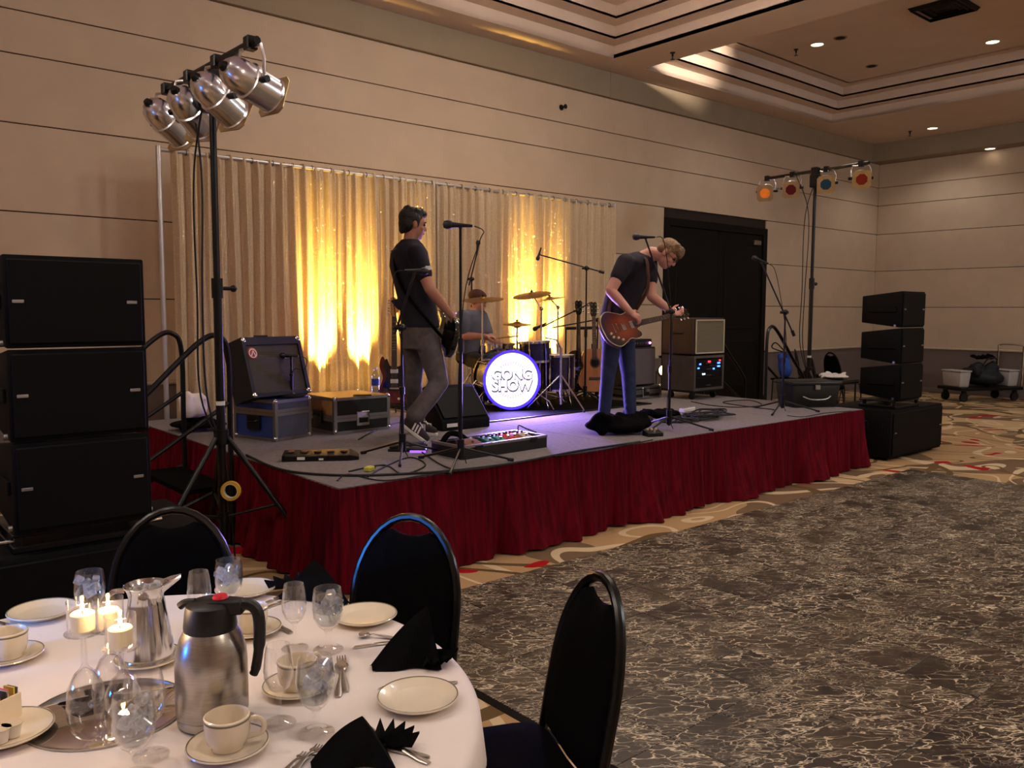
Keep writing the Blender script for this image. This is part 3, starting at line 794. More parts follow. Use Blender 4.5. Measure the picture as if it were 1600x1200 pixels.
def sub_box(loc, w_, label, grp):
    t = thing('subwoofer', label, 'speaker', loc, 0, grp)
    MB().b2((0, 0, 0.03), (w_, 0.75, 0.55)).build('cabinet', M_SPK, t, bevel=0.015, bseg=2)
    MB().b2((0.03, -0.016, 0.06), (w_-0.03, -0.001, 0.52)).build('grille', M_GRL, t, bevel=0.006)
    for x in (0.1, w_-0.1):
        for y in (0.1, 0.65): MB().tube((x, y, 0), (x, y, 0.03), 0.03).build('foot', M_RUBBER, t)
    for x in (-0.003, w_+0.003): MB().b2((x-0.004, 0.25, 0.32), (x+0.004, 0.5, 0.42)).build('side_handle', M_BLKMET, t, bevel=0.003)
    for x in (0.08, w_-0.08): MB().b2((x-0.02, -0.02, 0.3), (x+0.02, -0.015, 0.312)).build('badge', M_BADGE, t)
    return t
def adapter(loc, w_, label):
    t = thing('array_mounting_frame', label, 'speaker frame', loc)
    MB().b2((0, 0.02, 0.0), (w_, 0.44, 0.03)).build('base_plate', M_BLKMET, t, bevel=0.004)
    for x in (0.01, w_-0.04):
        for y in (0.03, 0.37): MB().b2((x, y, 0.03), (x+0.03, y+0.03, 0.07)).build('spacer', M_BLKMET, t)
    MB().b2((0, 0.02, 0.07), (w_, 0.44, 0.085)).build('top_plate', M_BLKMET, t, bevel=0.004)
    for x in (-0.02, w_+0.02): MB().tube((x-0.03, 0.06, 0.05), (x+0.03, 0.06, 0.05), 0.012).build('locking_pin', M_CHROME, t)
sub_box((0.28, 4.0, 0), 1.25, 'wide black subwoofer under the left loudspeaker stack', 'subwoofers under the stacks')
adapter((0.66, 4.02, 0.551), 0.58, 'black mounting frame between left subwoofer and speaker stack')
MB().b2((0, 0, 0), (0.06, 0.004, 0.05)).build('paper_tag', M_WHITE).location = (1.28, 3.975, 0.5)
pt = bpy.data.objects['paper_tag']; tag(pt, 'small white paper tag on the left subwoofer front', 'tag')
zz = 0.64
for k, lb in enumerate(('lowest black array speaker of the left stack', 'middle black array speaker of the left stack', 'topmost black array speaker of the left stack')):
    array_box((0.665+0.0*k, 4.0+0.004*k, zz), lb, 'array speakers in the left stack', 0.0)
    zz += 0.397
sub_box((8.83, 4.07, 0), 1.28, 'wide black subwoofer beside the right end of the stage', 'subwoofers under the stacks')
adapter((9.03, 4.1, 0.551), 0.58, 'black mounting frame between right subwoofer and speaker stack')
zz = 0.64
for k, lb in enumerate(('lowest black array speaker of the right stack', 'middle black array speaker of the right stack', 'topmost black array speaker of the right stack')):
    array_box((9.04, 4.1+0.004*k, zz), lb, 'array speakers in the right stack', 0.0)
    zz += 0.397

# ------------------------------------------------------------------ steps with handrails
def stage_steps(x_top, y0, y1, dirx, label, rail_px=None):
    t = thing('stage_steps', label, 'steps', (x_top, y0, 0))
    W_ = y1-y0
    for k, z in enumerate((0.42, 0.21)):
        x = dirx*(0.02+0.3*k)
        MB().b2((x, 0.04, z-0.035), (x+dirx*0.3, W_-0.04, z)).build('tread', M_BLKFAB, t, bevel=0.004)
    for y in (0.03, W_-0.03):
        MB().path([(dirx*0.02, y, 0.42), (dirx*0.02, y, 0.02), (dirx*0.62, y, 0.02), (dirx*0.62, y, 0.2), (dirx*0.02, y, 0.42)], 0.014, 6).build('side_frame', M_BLKMET, t)
        pts = spline([(dirx*0.0, y, 0.0), (dirx*0.0, y, 0.75), (dirx*0.0, y, 1.28), (dirx*0.06, y, 1.42), (dirx*0.2, y, 1.38), (dirx*0.55, y, 1.05), (dirx*0.82, y, 0.80), (dirx*0.9, y, 0.62), (dirx*0.86, y, 0.02)], 6)
        MB().path(pts, 0.019, 8).build('handrail', M_BLKMET, t)
        MB().path([(dirx*0.0, y, 0.98), (dirx*0.88, y, 0.42)], 0.015, 8).build('mid_rail', M_BLKMET, t)
    return t
stage_steps(2.20, 5.45, 6.4, -1, 'black metal steps with curved handrails at the left end of the stage')
stage_steps(SX1+0.16, 5.36, 6.3, 1, 'black metal steps with curved handrail at the right end of the stage')
# ------------------------------------------------------------------ road cases and amplifiers
M_BLUEPLY = mat('blue_laminate', (28, 48, 110), 0.45, var=0.1, scale=20)
M_GREYPLY = mat('slate_laminate', (72, 72, 92), 0.5, var=0.1, scale=20)
M_BLKPLY = mat('black_laminate', (18, 15, 15), 0.45, var=0.15)
M_TOLEX = mat('black_tolex', (18, 15, 16), 0.7, var=0.3, scale=80, bump=0.3, bscale=300)
M_BROWN = mat('dark_brown_tolex', (44, 26, 18), 0.65, var=0.2, scale=50, bump=0.2, bscale=300)
M_OAK = mat('amber_oak_lid', (170, 120, 66), 0.45, var=0.2, scale=6, stretch=(1, 8, 1))
def road_case(name, loc, rz, w, d, h, label, panel, side=None, top=None, split=0.68, latch=True, handle=True):
    t = thing(name, label, 'road case', loc, rz)
    ed = 0.028
    side = side or panel
    zs = h*split
    MB().b2((ed*0.4, ed*0.4, 0.004), (w-ed*0.4, d-ed*0.4, zs)).build('case_body', panel, t)
    MB().b2((ed*0.4, ed*0.4, zs), (w-ed*0.4, d-ed*0.4, h-0.004)).build('case_lid', top or panel, t)
    for y in (0.009, d-0.009):                                                    # front and back laminate, a touch different in tone
        MB().b2((ed*0.5, y-0.004, 0.01), (w-ed*0.5, y+0.004, h-0.012)).build('face_panel', side if y < d/2 else panel, t)
    for x in (0, w):
        for y in (0, d):
            sx = 1 if x == 0 else -1; sy = 1 if y == 0 else -1
            MB().b2((x, y, 0), (x+sx*ed, y+sy*0.004, h)).b2((x, y+sy*0.004, 0), (x+sx*0.004, y+sy*ed, h)).build('corner_edge', M_ALU, t)
            for z in (0.0, h): MB().ell((x+sx*0.014, y+sy*0.014, min(max(z, 0.0215), h-0.014)), 0.021, n=10, k=6).build('ball_corner', M_CHROME, t)
    for z in (0, h-ed, zs-ed*0.9, zs+ed*0.05):
        b = MB()
        for y in (0, d-0.004): b.b2((ed, y, z), (w-ed, y+0.004, z+ed*0.85))
        for x in (0, w-0.004): b.b2((x, ed, z), (x+0.004, d-ed, z+ed*0.85))
        b.build('edge_extrusion', M_ALU, t)
    if latch:
        for x in (w*0.5,):
            la = MB().b2((x-0.06, -0.012, zs-0.07), (x+0.06, -0.001, zs+0.05)).build('recessed_latch', M_CHROME, t, bevel=0.006)
            MB().b2((x-0.04, -0.02, zs-0.045), (x+0.04, -0.011, zs+0.0)).build('latch_wing', M_BLKMET, la, bevel=0.003)
    if handle:
        MB().b2((-0.012, d*0.5-0.07, h*0.25), (-0.001, d*0.5+0.07, h*0.6)).path([(-0.012, d*0.5-0.05, h*0.48), (-0.03, d*0.5-0.04, h*0.46), (-0.03, d*0.5+0.04, h*0.46), (-0.012, d*0.5+0.05, h*0.48)], 0.007, 6).build('side_handle', M_BLKMET, t)
    return t
bl = V((2.73, 5.93, SZ)); bl_a = math.radians(17)
road_case('blue_road_case', bl, bl_a, 0.37, 0.47, 0.32, 'blue road case with aluminium edges under the tilted guitar amplifier', M_BLUEPLY, side=M_GREYPLY, latch=False)
road_case('black_road_case', V((3.25, 5.97, SZ)), math.radians(1), 0.53, 0.52, 0.30, 'black road case with silver edges and latch left of the guitarist', M_BLKPLY, top=M_OAK, split=0.42)
# tilted combo amplifier
am = thing('guitar_amplifier', 'black combo guitar amplifier tilted back on the blue road case', 'amplifier', bl+V((-0.14, 0.06, 0.322)), math.radians(14))
tl = math.radians(17)
A = MX.Translation(V((0, 0.0, 0.02))) @ MX.Rotation(-tl, 4, 'X')
aw, ad, ah = 0.56, 0.24, 0.47
cab = MB(A); 
cab.b2((0, 0.03, 0), (aw, ad, ah)); cab.b2((0, 0, 0), (0.03, 0.03, ah)); cab.b2((aw-0.03, 0, 0), (aw, 0.03, ah)); cab.b2((0.03, 0, ah-0.06), (aw-0.03, 0.03, ah)); cab.b2((0.03, 0, 0), (aw-0.03, 0.03, 0.03))
cab.build('cabinet', M_TOLEX, am)
MB(A).b2((0.032, 0.012, 0.032), (aw-0.032, 0.029, ah-0.062)).build('grille_cloth', M_TWEED, am)
MB(A).path([(aw*0.36, ad*0.5, ah), (aw*0.4, ad*0.5, ah+0.035), (aw*0.6, ad*0.5, ah+0.035), (aw*0.64, ad*0.5, ah)], 0.011, 8).build('carry_handle', M_TOLEX, am)
bdg = MB(A).lathe([(0, 0.0), (0.042, 0.0), (0.046, 0.002), (0.042, 0.004), (0, 0.004)], 24, c=(0.085, 0.0115, ah-0.125), axis=(0, -1, 0)).build('round_badge', mat('red_badge', (150, 30, 34), 0.4), am)
MB(A).lathe([(0.03, 0.004), (0.036, 0.004), (0.036, 0.0055), (0.03, 0.0055), (0.03, 0.004)], 24, c=(0.085, 0.0115, ah-0.125), axis=(0, -1, 0)).tube((0.068, 0.0065, ah-0.145), (0.09, 0.0065, ah-0.105), 0.004, n=6).tube((0.09, 0.0065, ah-0.105), (0.104, 0.0065, ah-0.145), 0.004, n=6).build('badge_ring', M_WHITE, bdg)
for x in (0.02, aw-0.02):
    for z in (0.02, ah-0.02): MB(A).ell((x, 0.003, z), (0.022, 0.012, 0.022), n=10, k=6).build('corner_protector', M_CHROME, am)
MB().tube((0.06, ad*0.75, 0), (0.06, ad+0.07, 0.16), 0.008).tube((aw-0.06, ad*0.75, 0), (aw-0.06, ad+0.07, 0.16), 0.008).build('tilt_leg', M_CHROME, am)
# short stand and microphone in front of that amplifier
def mic_body(mb_grill, mb_body, p, d, s=1.0):
    """d points from tail to head; p = tail"""
    p = V(p); d = V(d).normalized()
    mb_body.lathe([(0, 0), (0.008*s, 0), (0.010*s, 0.02*s), (0.012*s, 0.06*s), (0.017*s, 0.115*s), (0.02*s, 0.122*s), (0, 0.122*s)], 14, c=p, axis=d)
    mb_grill.lathe([(0, 0.118*s), (0.022*s, 0.12*s), (0.0265*s, 0.138*s), (0.0265*s, 0.148*s), (0.02*s, 0.166*s), (0, 0.174*s)], 14, c=p, axis=d)
M_MICGR = mat('microphone_mesh', (58, 56, 58), 0.4, metal=0.7, var=0.3, scale=400)
def mic_stand(name, label, base, pole_top, tip=None, tail=None, mic=True, micdir=None, tri=0.34, legaz=0.4, cable=True, r=0.009, micscale=1.0, roundbase=False):
    """base on the floor, pole_top, then an optional boom from tail to tip"""
    base = V(base); t = thing(name, label, 'microphone stand', base)
    pt = V(pole_top)-base
    if roundbase: MB().lathe([(0, 0), (0.13, 0), (0.13, 0.012), (0.04, 0.02), (0.02, 0.04), (0, 0.04)], 24).build('round_base', M_BLKMET, t)
    else:
        MB().tube((0, 0, 0.05), (0, 0, 0.17), 0.024).build('leg_hub', M_BLKMET, t)
        for k in range(3):
            a = legaz+k*2*PI/3; d = V((math.cos(a), math.sin(a), 0))
            lg = MB().tube(d*0.02+V((0, 0, 0.11)), d*tri+V((0, 0, 0.014)), 0.008, n=8).build('leg', M_BLKMET, t)
            MB().tube(d*(tri-0.03)+V((0, 0, 0.018)), d*(tri+0.01)+V((0, 0, 0.012)), 0.011, n=8).build('rubber_foot', M_RUBBER, lg)
    up = V((0, 0, 0.04)); mid = up.lerp(pt, 0.5)
    MB().tube(up, mid, r*1.3).build('pole', M_BLKMET, t)
    MB().tube(mid, pt, r).build('upper_pole', M_BLKMET, t)
    MB().tube(up.lerp(pt, 0.47), up.lerp(pt, 0.53), r*2.0).build('clutch', M_BLKMET, t)
    end = pt
    if tip is not None:
        tip = V(tip)-base; tail = (V(tail)-base) if tail is not None else pt
        MB().tube(tail, tip, r*0.85).build('boom_arm', M_BLKMET, t)
        MB().ell(pt, (0.028, 0.028, 0.028), n=10, k=6).tube(pt+RH*0.03, pt-RH*0.05, 0.014).build('boom_joint', M_BLKMET, t)
        if (tail-pt).length > 0.08: MB().tube(tail, tail+(pt-tail).normalized()*0.06, r*1.8).build('counterweight', M_BLKMET, t)
        end = tip
    if mic:
        md = V(micdir).normalized() if micdir is not None else -RH
        m_ = thing('microphone', 'black vocal microphone in the clip of ' + label, 'microphone', base+end)
        g, b = MB(), MB()
        mic_body(g, b, -md*0.07*micscale+V((0, 0, 0.02)), md, micscale)
        b.build('mic_body', M_BLACK, m_); g.build('mic_grille', M_MICGR, m_)
        MB().tube(end, end+V((0, 0, 0.02)), 0.012).build('mic_clip', M_BLKMET, t)
        if cable:
            q = base+end-md*0.08*micscale+V((0, 0, 0.02))
            e2 = base+pt
            pts = spline([q, q-md*0.06-V((0, 0, 0.03)), q.lerp(base+pt, 0.35)-md*0.06-V((0, 0, 0.1)), e2.lerp(base, 0.3)+RH*0.02, e2.lerp(base, 0.8)-RH*0.018, base+V((0.03, -0.02, 0.01))], 6)
            MB().path([p-q for p in pts], 0.0035, 5).build('microphone_cable', M_RUBBER, m_).location = q-(base+end)
    return t
pa = G(456, 619, SZ+0.322)
mic_stand('short_microphone_stand', 'short round-base microphone stand in front of the tilted amplifier', pa+V((0.0, -0.0, 0)), pa+V((0, 0, 0.30)), roundbase=True, micdir=-RH+FH*0.2, cable=True, micscale=0.9)
bpy.data.objects['microphone']['label'] = 'dark microphone aimed at the tilted amplifier grille'

# items on the black road case
pc = G(566, 618, SZ+0.302)
ph_ = thing('mobile_phone', 'dark flat phone lying on the black road case lid', 'phone', pc, -0.5)
MB().box((0, 0, 0.005), (0.15, 0.075, 0.009)).build('phone_body', M_BLKGLOSS, ph_, bevel=0.003)
MB().box((0, 0, 0.0102), (0.14, 0.067, 0.001)).build('screen', M_BLACK, ph_)
M_BOTTLE = clear_glass('clear_bottle_plastic', (225, 235, 245))
wbp = G(587, 614, SZ+0.302)
wb_ = thing('water_bottle', 'clear plastic water bottle with blue label on the black road case', 'bottle', wbp)
MB().lathe([(0, 0.002), (0.03, 0), (0.033, 0.01), (0.033, 0.06), (0.031, 0.07), (0.033, 0.08), (0.033, 0.135), (0.03, 0.155), (0.014, 0.185), (0.014, 0.2), (0, 0.2)], 18).build('bottle_body', M_BOTTLE, wb_)
MB().lathe([(0.0335, 0.065), (0.0345, 0.066), (0.0345, 0.118), (0.0335, 0.119), (0.0335, 0.065)], 18).build('paper_label', mat('blue_bottle_label', (40, 60, 170), 0.5), wb_)
MB().lathe([(0, 0.2), (0.016, 0.2), (0.016, 0.218), (0, 0.219)], 14).build('cap', M_WHITE, wb_)

# mid amplifier on its case, seen behind the right guitarist
cs = V((7.08, 6.22, SZ))
road_case('low_road_case', cs, 0, 0.56, 0.42, 0.15, 'low dark road case with silver edges under the small amplifier', M_BLKPLY, split=0.55, latch=True, handle=False)
ca = thing('speaker_cabinet', 'dark grey speaker cabinet standing on the low road case behind the guitarist', 'amplifier', cs+V((0.03, 0.03, 0.152)))
MB().b2((0, 0.012, 0), (0.46, 0.34, 0.44)).build('cabinet', M_TOLEX, ca, bevel=0.008)
MB().b2((0.018, 0, 0.018), (0.442, 0.012, 0.422)).build('grille_cloth', mat('grey_grille_cloth', (88, 78, 80), 0.85, var=0.3, scale=200), ca)
hd_ = thing('amplifier_head', 'small black amplifier head with violet pilot light on the grey cabinet', 'amplifier', cs+V((0.07, 0.05, 0.594)))
MB().b2((0, 0, 0), (0.36, 0.24, 0.09)).build('housing', M_BLKMET, hd_, bevel=0.006)
MB().b2((0.012, -0.006, 0.012), (0.348, -0.0005, 0.078)).build('front_panel', M_BLACK, hd_)
for k in range(5): MB().tube((0.05+0.045*k, -0.02, 0.045), (0.05+0.045*k, -0.006, 0.045), 0.011, n=10).build('knob', M_ALU, hd_)
MB().ell((0.315, -0.012, 0.045), 0.012, n=10, k=6).build('pilot_light', mat('violet_pilot_lamp', (255, 160, 240), 0.3, emit=(255, 130, 235), estr=12), hd_)
tn = thing('folded_note', 'pale folded paper note on top of the small amplifier head', 'paper', cs+V((0.12, 0.1, 0.685)))
MB().b2((0, 0, 0), (0.15, 0.1, 0.012)).build('sheet', M_WHITE, tn); MB(MX.Translation(V((0.0, 0.1, 0.0))) @ MX.Rotation(-0.5, 4, 'X')).b2((0, 0, 0), (0.15, 0.004, 0.06)).build('raised_fold', M_RAIL, tn)
# rack case on casters with effects units, amplifier on top
rk = thing('equipment_rack', 'rack case on casters with glowing blue and red displays', 'equipment rack', (7.65, 5.77, SZ))
b = MB(); W_, D_, H0, H1 = 0.56, 0.46, 0.105, 0.50
b.b2((0, 0, H0), (0.03, D_, H1)); b.b2((W_-0.03, 0, H0), (W_, D_, H1)); b.b2((0.03, 0, H0), (W_-0.03, D_, H0+0.03)); b.b2((0.03, 0, H1-0.03), (W_-0.03, D_, H1)); b.b2((0.03, D_-0.02, H0+0.03), (W_-0.03, D_, H1-0.03))
b.build('rack_shell', mat('worn_grey_laminate', (62, 52, 46), 0.6, var=0.2), rk)
for x in (0, W_-0.03): MB().b2((x, -0.004, H0), (x+0.03, 0, H1)).build('edge_extrusion', M_ALU, rk)
for z in (H0, H1-0.028): MB().b2((0.03, -0.004, z), (W_-0.03, 0, z+0.028)).build('edge_extrusion', M_ALU, rk)
MB().b2((0.02, 0.02, 0.085), (W_-0.02, D_-0.02, 0.104)).build('dolly_board', M_BLKPLY, rk)
for x in (0.08, W_-0.08):
    for y in (0.08, D_-0.08):
        c_ = MB().b2((x-0.02, y-0.02, 0.07), (x+0.02, y+0.02, 0.085)).tube((x-0.022, y, 0.075), (x-0.022, y, 0.035), 0.004).tube((x+0.022, y, 0.075), (x+0.022, y, 0.035), 0.004).build('caster', M_BLKMET, rk)
        MB().tube((x-0.015, y, 0.036), (x+0.015, y, 0.036), 0.036, n=16).build('wheel', M_RUBBER, c_)
M_LBLUE = mat('blue_display', (40, 90, 255), 0.3, emit=(60, 110, 255), estr=5); M_LRED = mat('red_display', (255, 30, 30), 0.3, emit=(255, 40, 50), estr=4); M_LWHITE = mat('white_display', (220, 235, 255), 0.3, emit=(200, 225, 255), estr=7)
for (z0, z1, parts) in ((0.39, 0.46, [('r', 0.26, 0.045, 0.43), ('r', 0.47, 0.03, 0.437), ('b', 0.44, 0.05, 0.408), ('b', 0.10, 0.03, 0.405)]), (0.325, 0.386, [('b', 0.44, 0.05, 0.37), ('b', 0.355, 0.03, 0.345), ('b', 0.07, 0.03, 0.36)]), (0.255, 0.321, [('w', 0.16, 0.045, 0.29)]), (0.14, 0.25, [])):
    u = MB().b2((0.034, 0.004, z0), (W_-0.034, 0.3, z1)).build('rack_unit', M_BLKMET, rk, bevel=0.003)
    for c_, x, w_, z in parts: MB().b2((x, -0.001, z-0.008), (x+w_, 0.003, z+0.008)).build('display', {'r': M_LRED, 'b': M_LBLUE, 'w': M_LWHITE}[c_], u)
    for k in range(4): MB().tube((0.24+0.022*k, -0.008, z0+0.02), (0.24+0.022*k, 0.004, z0+0.02), 0.006, n=8).build('knob', M_ALU, u)
ra = thing('bass_amplifier', 'dark brown bass amplifier with pale piped grille on the rack case', 'amplifier', (7.64, 5.765, SZ+0.502))
MB().b2((0, 0.015, 0.012), (0.58, 0.46, 0.425)).build('cabinet', M_BROWN, ra, bevel=0.01)
MB().b2((0.03, 0.0, 0.03), (0.55, 0.0145, 0.40)).build('grille_cloth', M_GRILLE, ra)
b = MB()
for a_, c_ in (((0.022, -0.006, 0.022), (0.036, 0.0, 0.408)), ((0.544, -0.006, 0.022), (0.558, 0.0, 0.408)), ((0.036, -0.006, 0.022), (0.544, 0.0, 0.036)), ((0.036, -0.006, 0.394), (0.544, 0.0, 0.408))): b.b2(a_, c_)
b.build('piping', M_RAIL, ra)
for x in (0.06, 0.52):
    for y in (0.06, 0.4): MB().tube((x, y, 0), (x, y, 0.012), 0.018).build('foot', M_RUBBER, ra)
MB().path([(-0.001, 0.17, 0.26), (-0.02, 0.18, 0.25), (-0.02, 0.29, 0.25), (-0.001, 0.3, 0.26)], 0.009, 6).build('side_handle', M_BLKMET, ra)
# wedge monitor behind the left guitarist's shoes
wg = thing('wedge_monitor', 'black wedge monitor with white label behind the left guitarist', 'speaker', (4.03, 5.58, SZ), math.radians(-2))
MB().ring_loft([[V((x, y, z)) for y, z in ((0, 0), (0.42, 0), (0.42, 0.3), (0.26, 0.36), (0, 0.08))] for x in (0, 0.5)]).build('cabinet', M_SPK, wg, bevel=0.008)
F_ = frame((0.03, 0.0, 0.088), (1, 0, 0), V((0, 0.26, 0.28)))
MB(F_).b2((0, 0.02, 0.001), (0.44, 0.33, 0.01)).build('grille', M_GRL, wg)
MB().b2((0.05, -0.003, 0.03), (0.16, -0.0005, 0.06)).build('white_label', M_WHITE, wg)
# dark cabinet behind the floor tom
dc = thing('upright_gear_case', 'tall black gear case standing behind the floor tom', 'case', (6.1, 6.95, SZ+0.013), 0.1)
MB().b2((0, 0, 0.01), (0.3, 0.3, 0.56)).build('shell', M_BLKPLY, dc, bevel=0.02, bseg=2)
MB().path([(0.08, -0.002, 0.4), (0.1, -0.03, 0.4), (0.2, -0.03, 0.4), (0.22, -0.002, 0.4)], 0.008, 6).build('handle', M_RUBBER, dc)
for z in (0.14, 0.46): MB().b2((0.12, -0.012, z), (0.18, 0.0, z+0.03)).build('latch', M_CHROME, dc)

# ------------------------------------------------------------------ pedals, boards
pb = thing('pedalboard', 'open black pedalboard case with aluminium rim and coloured pedals', 'pedalboard', (3.36, 4.42, SZ), math.radians(2))
W_, D_ = 0.80, 0.34
b = MB().b2((0, 0, 0), (W_, D_, 0.015)); b.b2((0, 0, 0.015), (W_, 0.015, 0.085)); b.b2((0, D_-0.015, 0.015), (W_, D_, 0.085)); b.b2((0, 0.015, 0.015), (0.015, D_-0.015, 0.085)); b.b2((W_-0.015, 0.015, 0.015), (W_, D_-0.015, 0.085))
b.build('case_tray', M_BLKPLY, pb)
b = MB().b2((-0.003, -0.003, 0.075), (W_+0.003, 0.018, 0.093)); b.b2((-0.003, D_-0.018, 0.075), (W_+0.003, D_+0.003, 0.093)); b.b2((-0.003, 0.018, 0.075), (0.018, D_-0.018, 0.093)); b.b2((W_-0.018, 0.018, 0.075), (W_+0.003, D_-0.018, 0.093))
b.build('rim_extrusion', M_ALU, pb)
for x in (0.11, 0.63): MB().b2((x, -0.008, 0.055), (x+0.07, -0.003, 0.085)).build('latch', M_BLKMET, pb, bevel=0.002)
MB().b2((0.02, 0.02, 0.015), (W_-0.02, D_-0.02, 0.055)).build('foam_bed', M_BLKFAB, pb)
pedcol = [('gold', (120, 70, 36), 0.16, 0.12, 0.15), ('teal', (40, 110, 112), 0.33, 0.13, 0.085), ('green_teal', (60, 140, 130), 0.43, 0.13, 0.07), ('red', (190, 40, 44), 0.52, 0.15, 0.08), ('orange', (206, 90, 50), 0.60, 0.17, 0.06), ('cream', (200, 180, 160), 0.67, 0.12, 0.08)]
for nm, c, x, y, wd in pedcol:
    p = thing('effect_pedal', f'small {nm.replace("_", " ")} effect pedal in the open pedalboard', 'effect pedal', V((3.36, 4.42, SZ)) + MX.Rotation(math.radians(2), 3, 'Z') @ V((x, y, 0.056)), math.radians(2))
    MB().ring_loft([[V((xx, yy, z)) for yy, z in ((-0.06, 0), (0.06, 0), (0.06, 0.052), (0.0, 0.045), (-0.06, 0.03))] for xx in (-wd/2, wd/2)]).build('housing', mat('pedal_'+nm, c, 0.35, metal=0.3), p, bevel=0.004)
    MB().tube((0, -0.035, 0.035), (0, -0.035, 0.05), 0.009, n=10).build('footswitch', M_CHROME, p)
    for q in (-1, 1): MB().tube((q*wd*0.28, 0.035, 0.048), (q*wd*0.28, 0.035, 0.062), 0.009, n=10).build('knob', M_BLACK if nm != 'gold' else M_WHITE, p)
MB().path(spline([(0.05, 0.3, 0.06), (0.12, 0.3, 0.13), (0.2, 0.28, 0.12), (0.24, 0.22, 0.07)], 6), 0.02, 8).build('handle_strap', M_BLKFAB, pb)
MB().path(spline([(0.7, 0.2, 0.1), (0.75, 0.25, 0.14), (0.78, 0.2, 0.12), (0.79, 0.1, 0.1)], 6), 0.005, 6).build('patch_cable', M_RUBBER, pb)
# multi-effects strip at the stage front
a = G(440, 722, SZ)
ms = thing('effects_floorboard', 'long dark floor effects unit with a row of switches at the stage front left', 'effect pedal', a, math.radians(-33))
L_ = 0.5
MB().ring_loft([[V((x, y, z)) for y, z in ((0, 0), (0.13, 0), (0.13, 0.06), (0.03, 0.045), (0, 0.038))] for x in (0, L_-0.06)]).build('housing', M_BLKMET, ms, bevel=0.004)
MB().ring_loft([[V((x, 0.065+(y-0.065)*k, z*k)) for y, z in ((0, 0), (0.13, 0), (0.13, 0.06), (0.03, 0.045), (0, 0.038))] for x, k in ((L_-0.06, 1.0), (L_, 0.55))]).build('end_cheek', M_BLKMET, ms)
for k in range(5):
    MB().lathe([(0.022, 0), (0.026, 0.003), (0.022, 0.006), (0, 0.006)], 14, c=(0.05+0.088*k, 0.07, 0.051)).build('footswitch', M_BROWN, ms)
    MB().b2((0.03+0.088*k, 0.095, 0.055), (0.07+0.088*k, 0.105, 0.0585)).build('switch_label', mat('amber_label', (190, 120, 50), 0.5), ms)
MB().b2((0.1, -0.003, 0.012), (0.15, -0.0005, 0.03)).build('white_sticker', M_WHITE, ms)
MB().b2((0.24, -0.003, 0.008), (0.27, -0.0005, 0.02)).build('white_sticker', M_WHITE, ms)
a = G(606, 706, SZ)
vp2 = thing('volume_pedal', 'flat black rocker pedal with violet light beside the front microphone stand', 'effect pedal', a, math.radians(-42))
MB().b2((0, 0, 0), (0.27, 0.1, 0.02)).build('base', M_BLKMET, vp2, bevel=0.003)
MB(MX.Translation(V((0.01, 0, 0.022))) @ MX.Rotation(-0.12, 4, 'Y')).b2((0, 0.008, 0), (0.25, 0.092, 0.014)).build('treadle', M_RUBBER, vp2, bevel=0.003)
MB().b2((0.16, -0.035, 0), (0.27, -0.004, 0.012)).build('light_bar', mat('violet_light_bar', (150, 90, 255), 0.3, emit=(130, 80, 255), estr=1.6), vp2)

# ------------------------------------------------------------------ microphone stands (pixel tops, floor bases)
def top_at(base, px, py):
    d = base.x*FH.x+base.y*FH.y
    return DP(px, py, d)
b1 = G(629, 716, SZ)
p1 = top_at(b1, 622, 512); p1.x, p1.y = b1.x, b1.y
mic_stand('boom_microphone_stand', 'black boom microphone stand in front of the left guitarist', b1, p1, tip=top_at(b1, 647, 428), tail=top_at(b1, 617, 522), micdir=RH*0.9+FH*0.5, legaz=-2.2, tri=0.33)
b2_ = G(720, 727, SZ)
p2 = top_at(b2_, 714, 357); p2.x, p2.y = b2_.x, b2_.y
mic_stand('straight_microphone_stand', 'straight microphone stand beside the pedalboard at the stage front', b2_, p2, micdir=-RH+V((0, 0, 0.05)), legaz=-0.31, tri=0.36, micscale=1.1)
b3 = G(1045, 672, SZ)
p3 = top_at(b3, 1049, 487); p3.x, p3.y = b3.x, b3.y
mic_stand('boom_microphone_stand', 'boom microphone stand with rising arm in front of the right guitarist', b3, p3, tip=top_at(b3, 1009, 374), tail=p3+V((0.01, 0, -0.02)), micdir=-RH, legaz=-0.9, tri=0.36, micscale=1.1)
b4 = G(1222, 644, SZ)
p4 = top_at(b4, 1220, 488); p4.x, p4.y = b4.x, b4.y
mic_stand('boom_microphone_stand', 'boom microphone stand alone at the right end of the stage', b4, p4, tip=top_at(b4, 1190, 411), tail=top_at(b4, 1241, 525), micdir=-RH+V((0, 0, 0.4)), legaz=-0.75, tri=0.36, micscale=1.0)
b5 = G(914, 627, SZ+0.013)
p5 = top_at(b5, 918, 419); p5.x, p5.y = b5.x, b5.y
mic_stand('overhead_microphone_stand', 'tall boom stand holding an overhead microphone right of the drums', b5, p5, tip=top_at(b5, 843, 398), tail=top_at(b5, 944, 426), micdir=V((0, 0, -1))-RH*0.3, legaz=0.3, tri=0.36, cable=False, micscale=0.85)
b6 = DP(737, 600, 9.55); b6.z = SZ+0.013
p6 = top_at(b6, 735, 436); p6.x, p6.y = b6.x, b6.y
mic_stand('overhead_microphone_stand', 'boom stand holding a microphone above and behind the drummer', b6, p6, tip=top_at(b6, 746, 392), tail=top_at(b6, 733, 446), micdir=V((0, 0, 1))+RH*0.12, legaz=0.9, tri=0.3, cable=False)
b7 = G(901, 622, SZ+0.013)
p7 = top_at(b7, 900, 486); p7.x, p7.y = b7.x, b7.y
mic_stand('low_boom_stand', 'low boom stand reaching over the floor tom', b7, p7, tip=top_at(b7, 845, 512), tail=top_at(b7, 924, 473), micdir=-RH-V((0, 0, 0.5)), legaz=1.2, tri=0.26, cable=False)
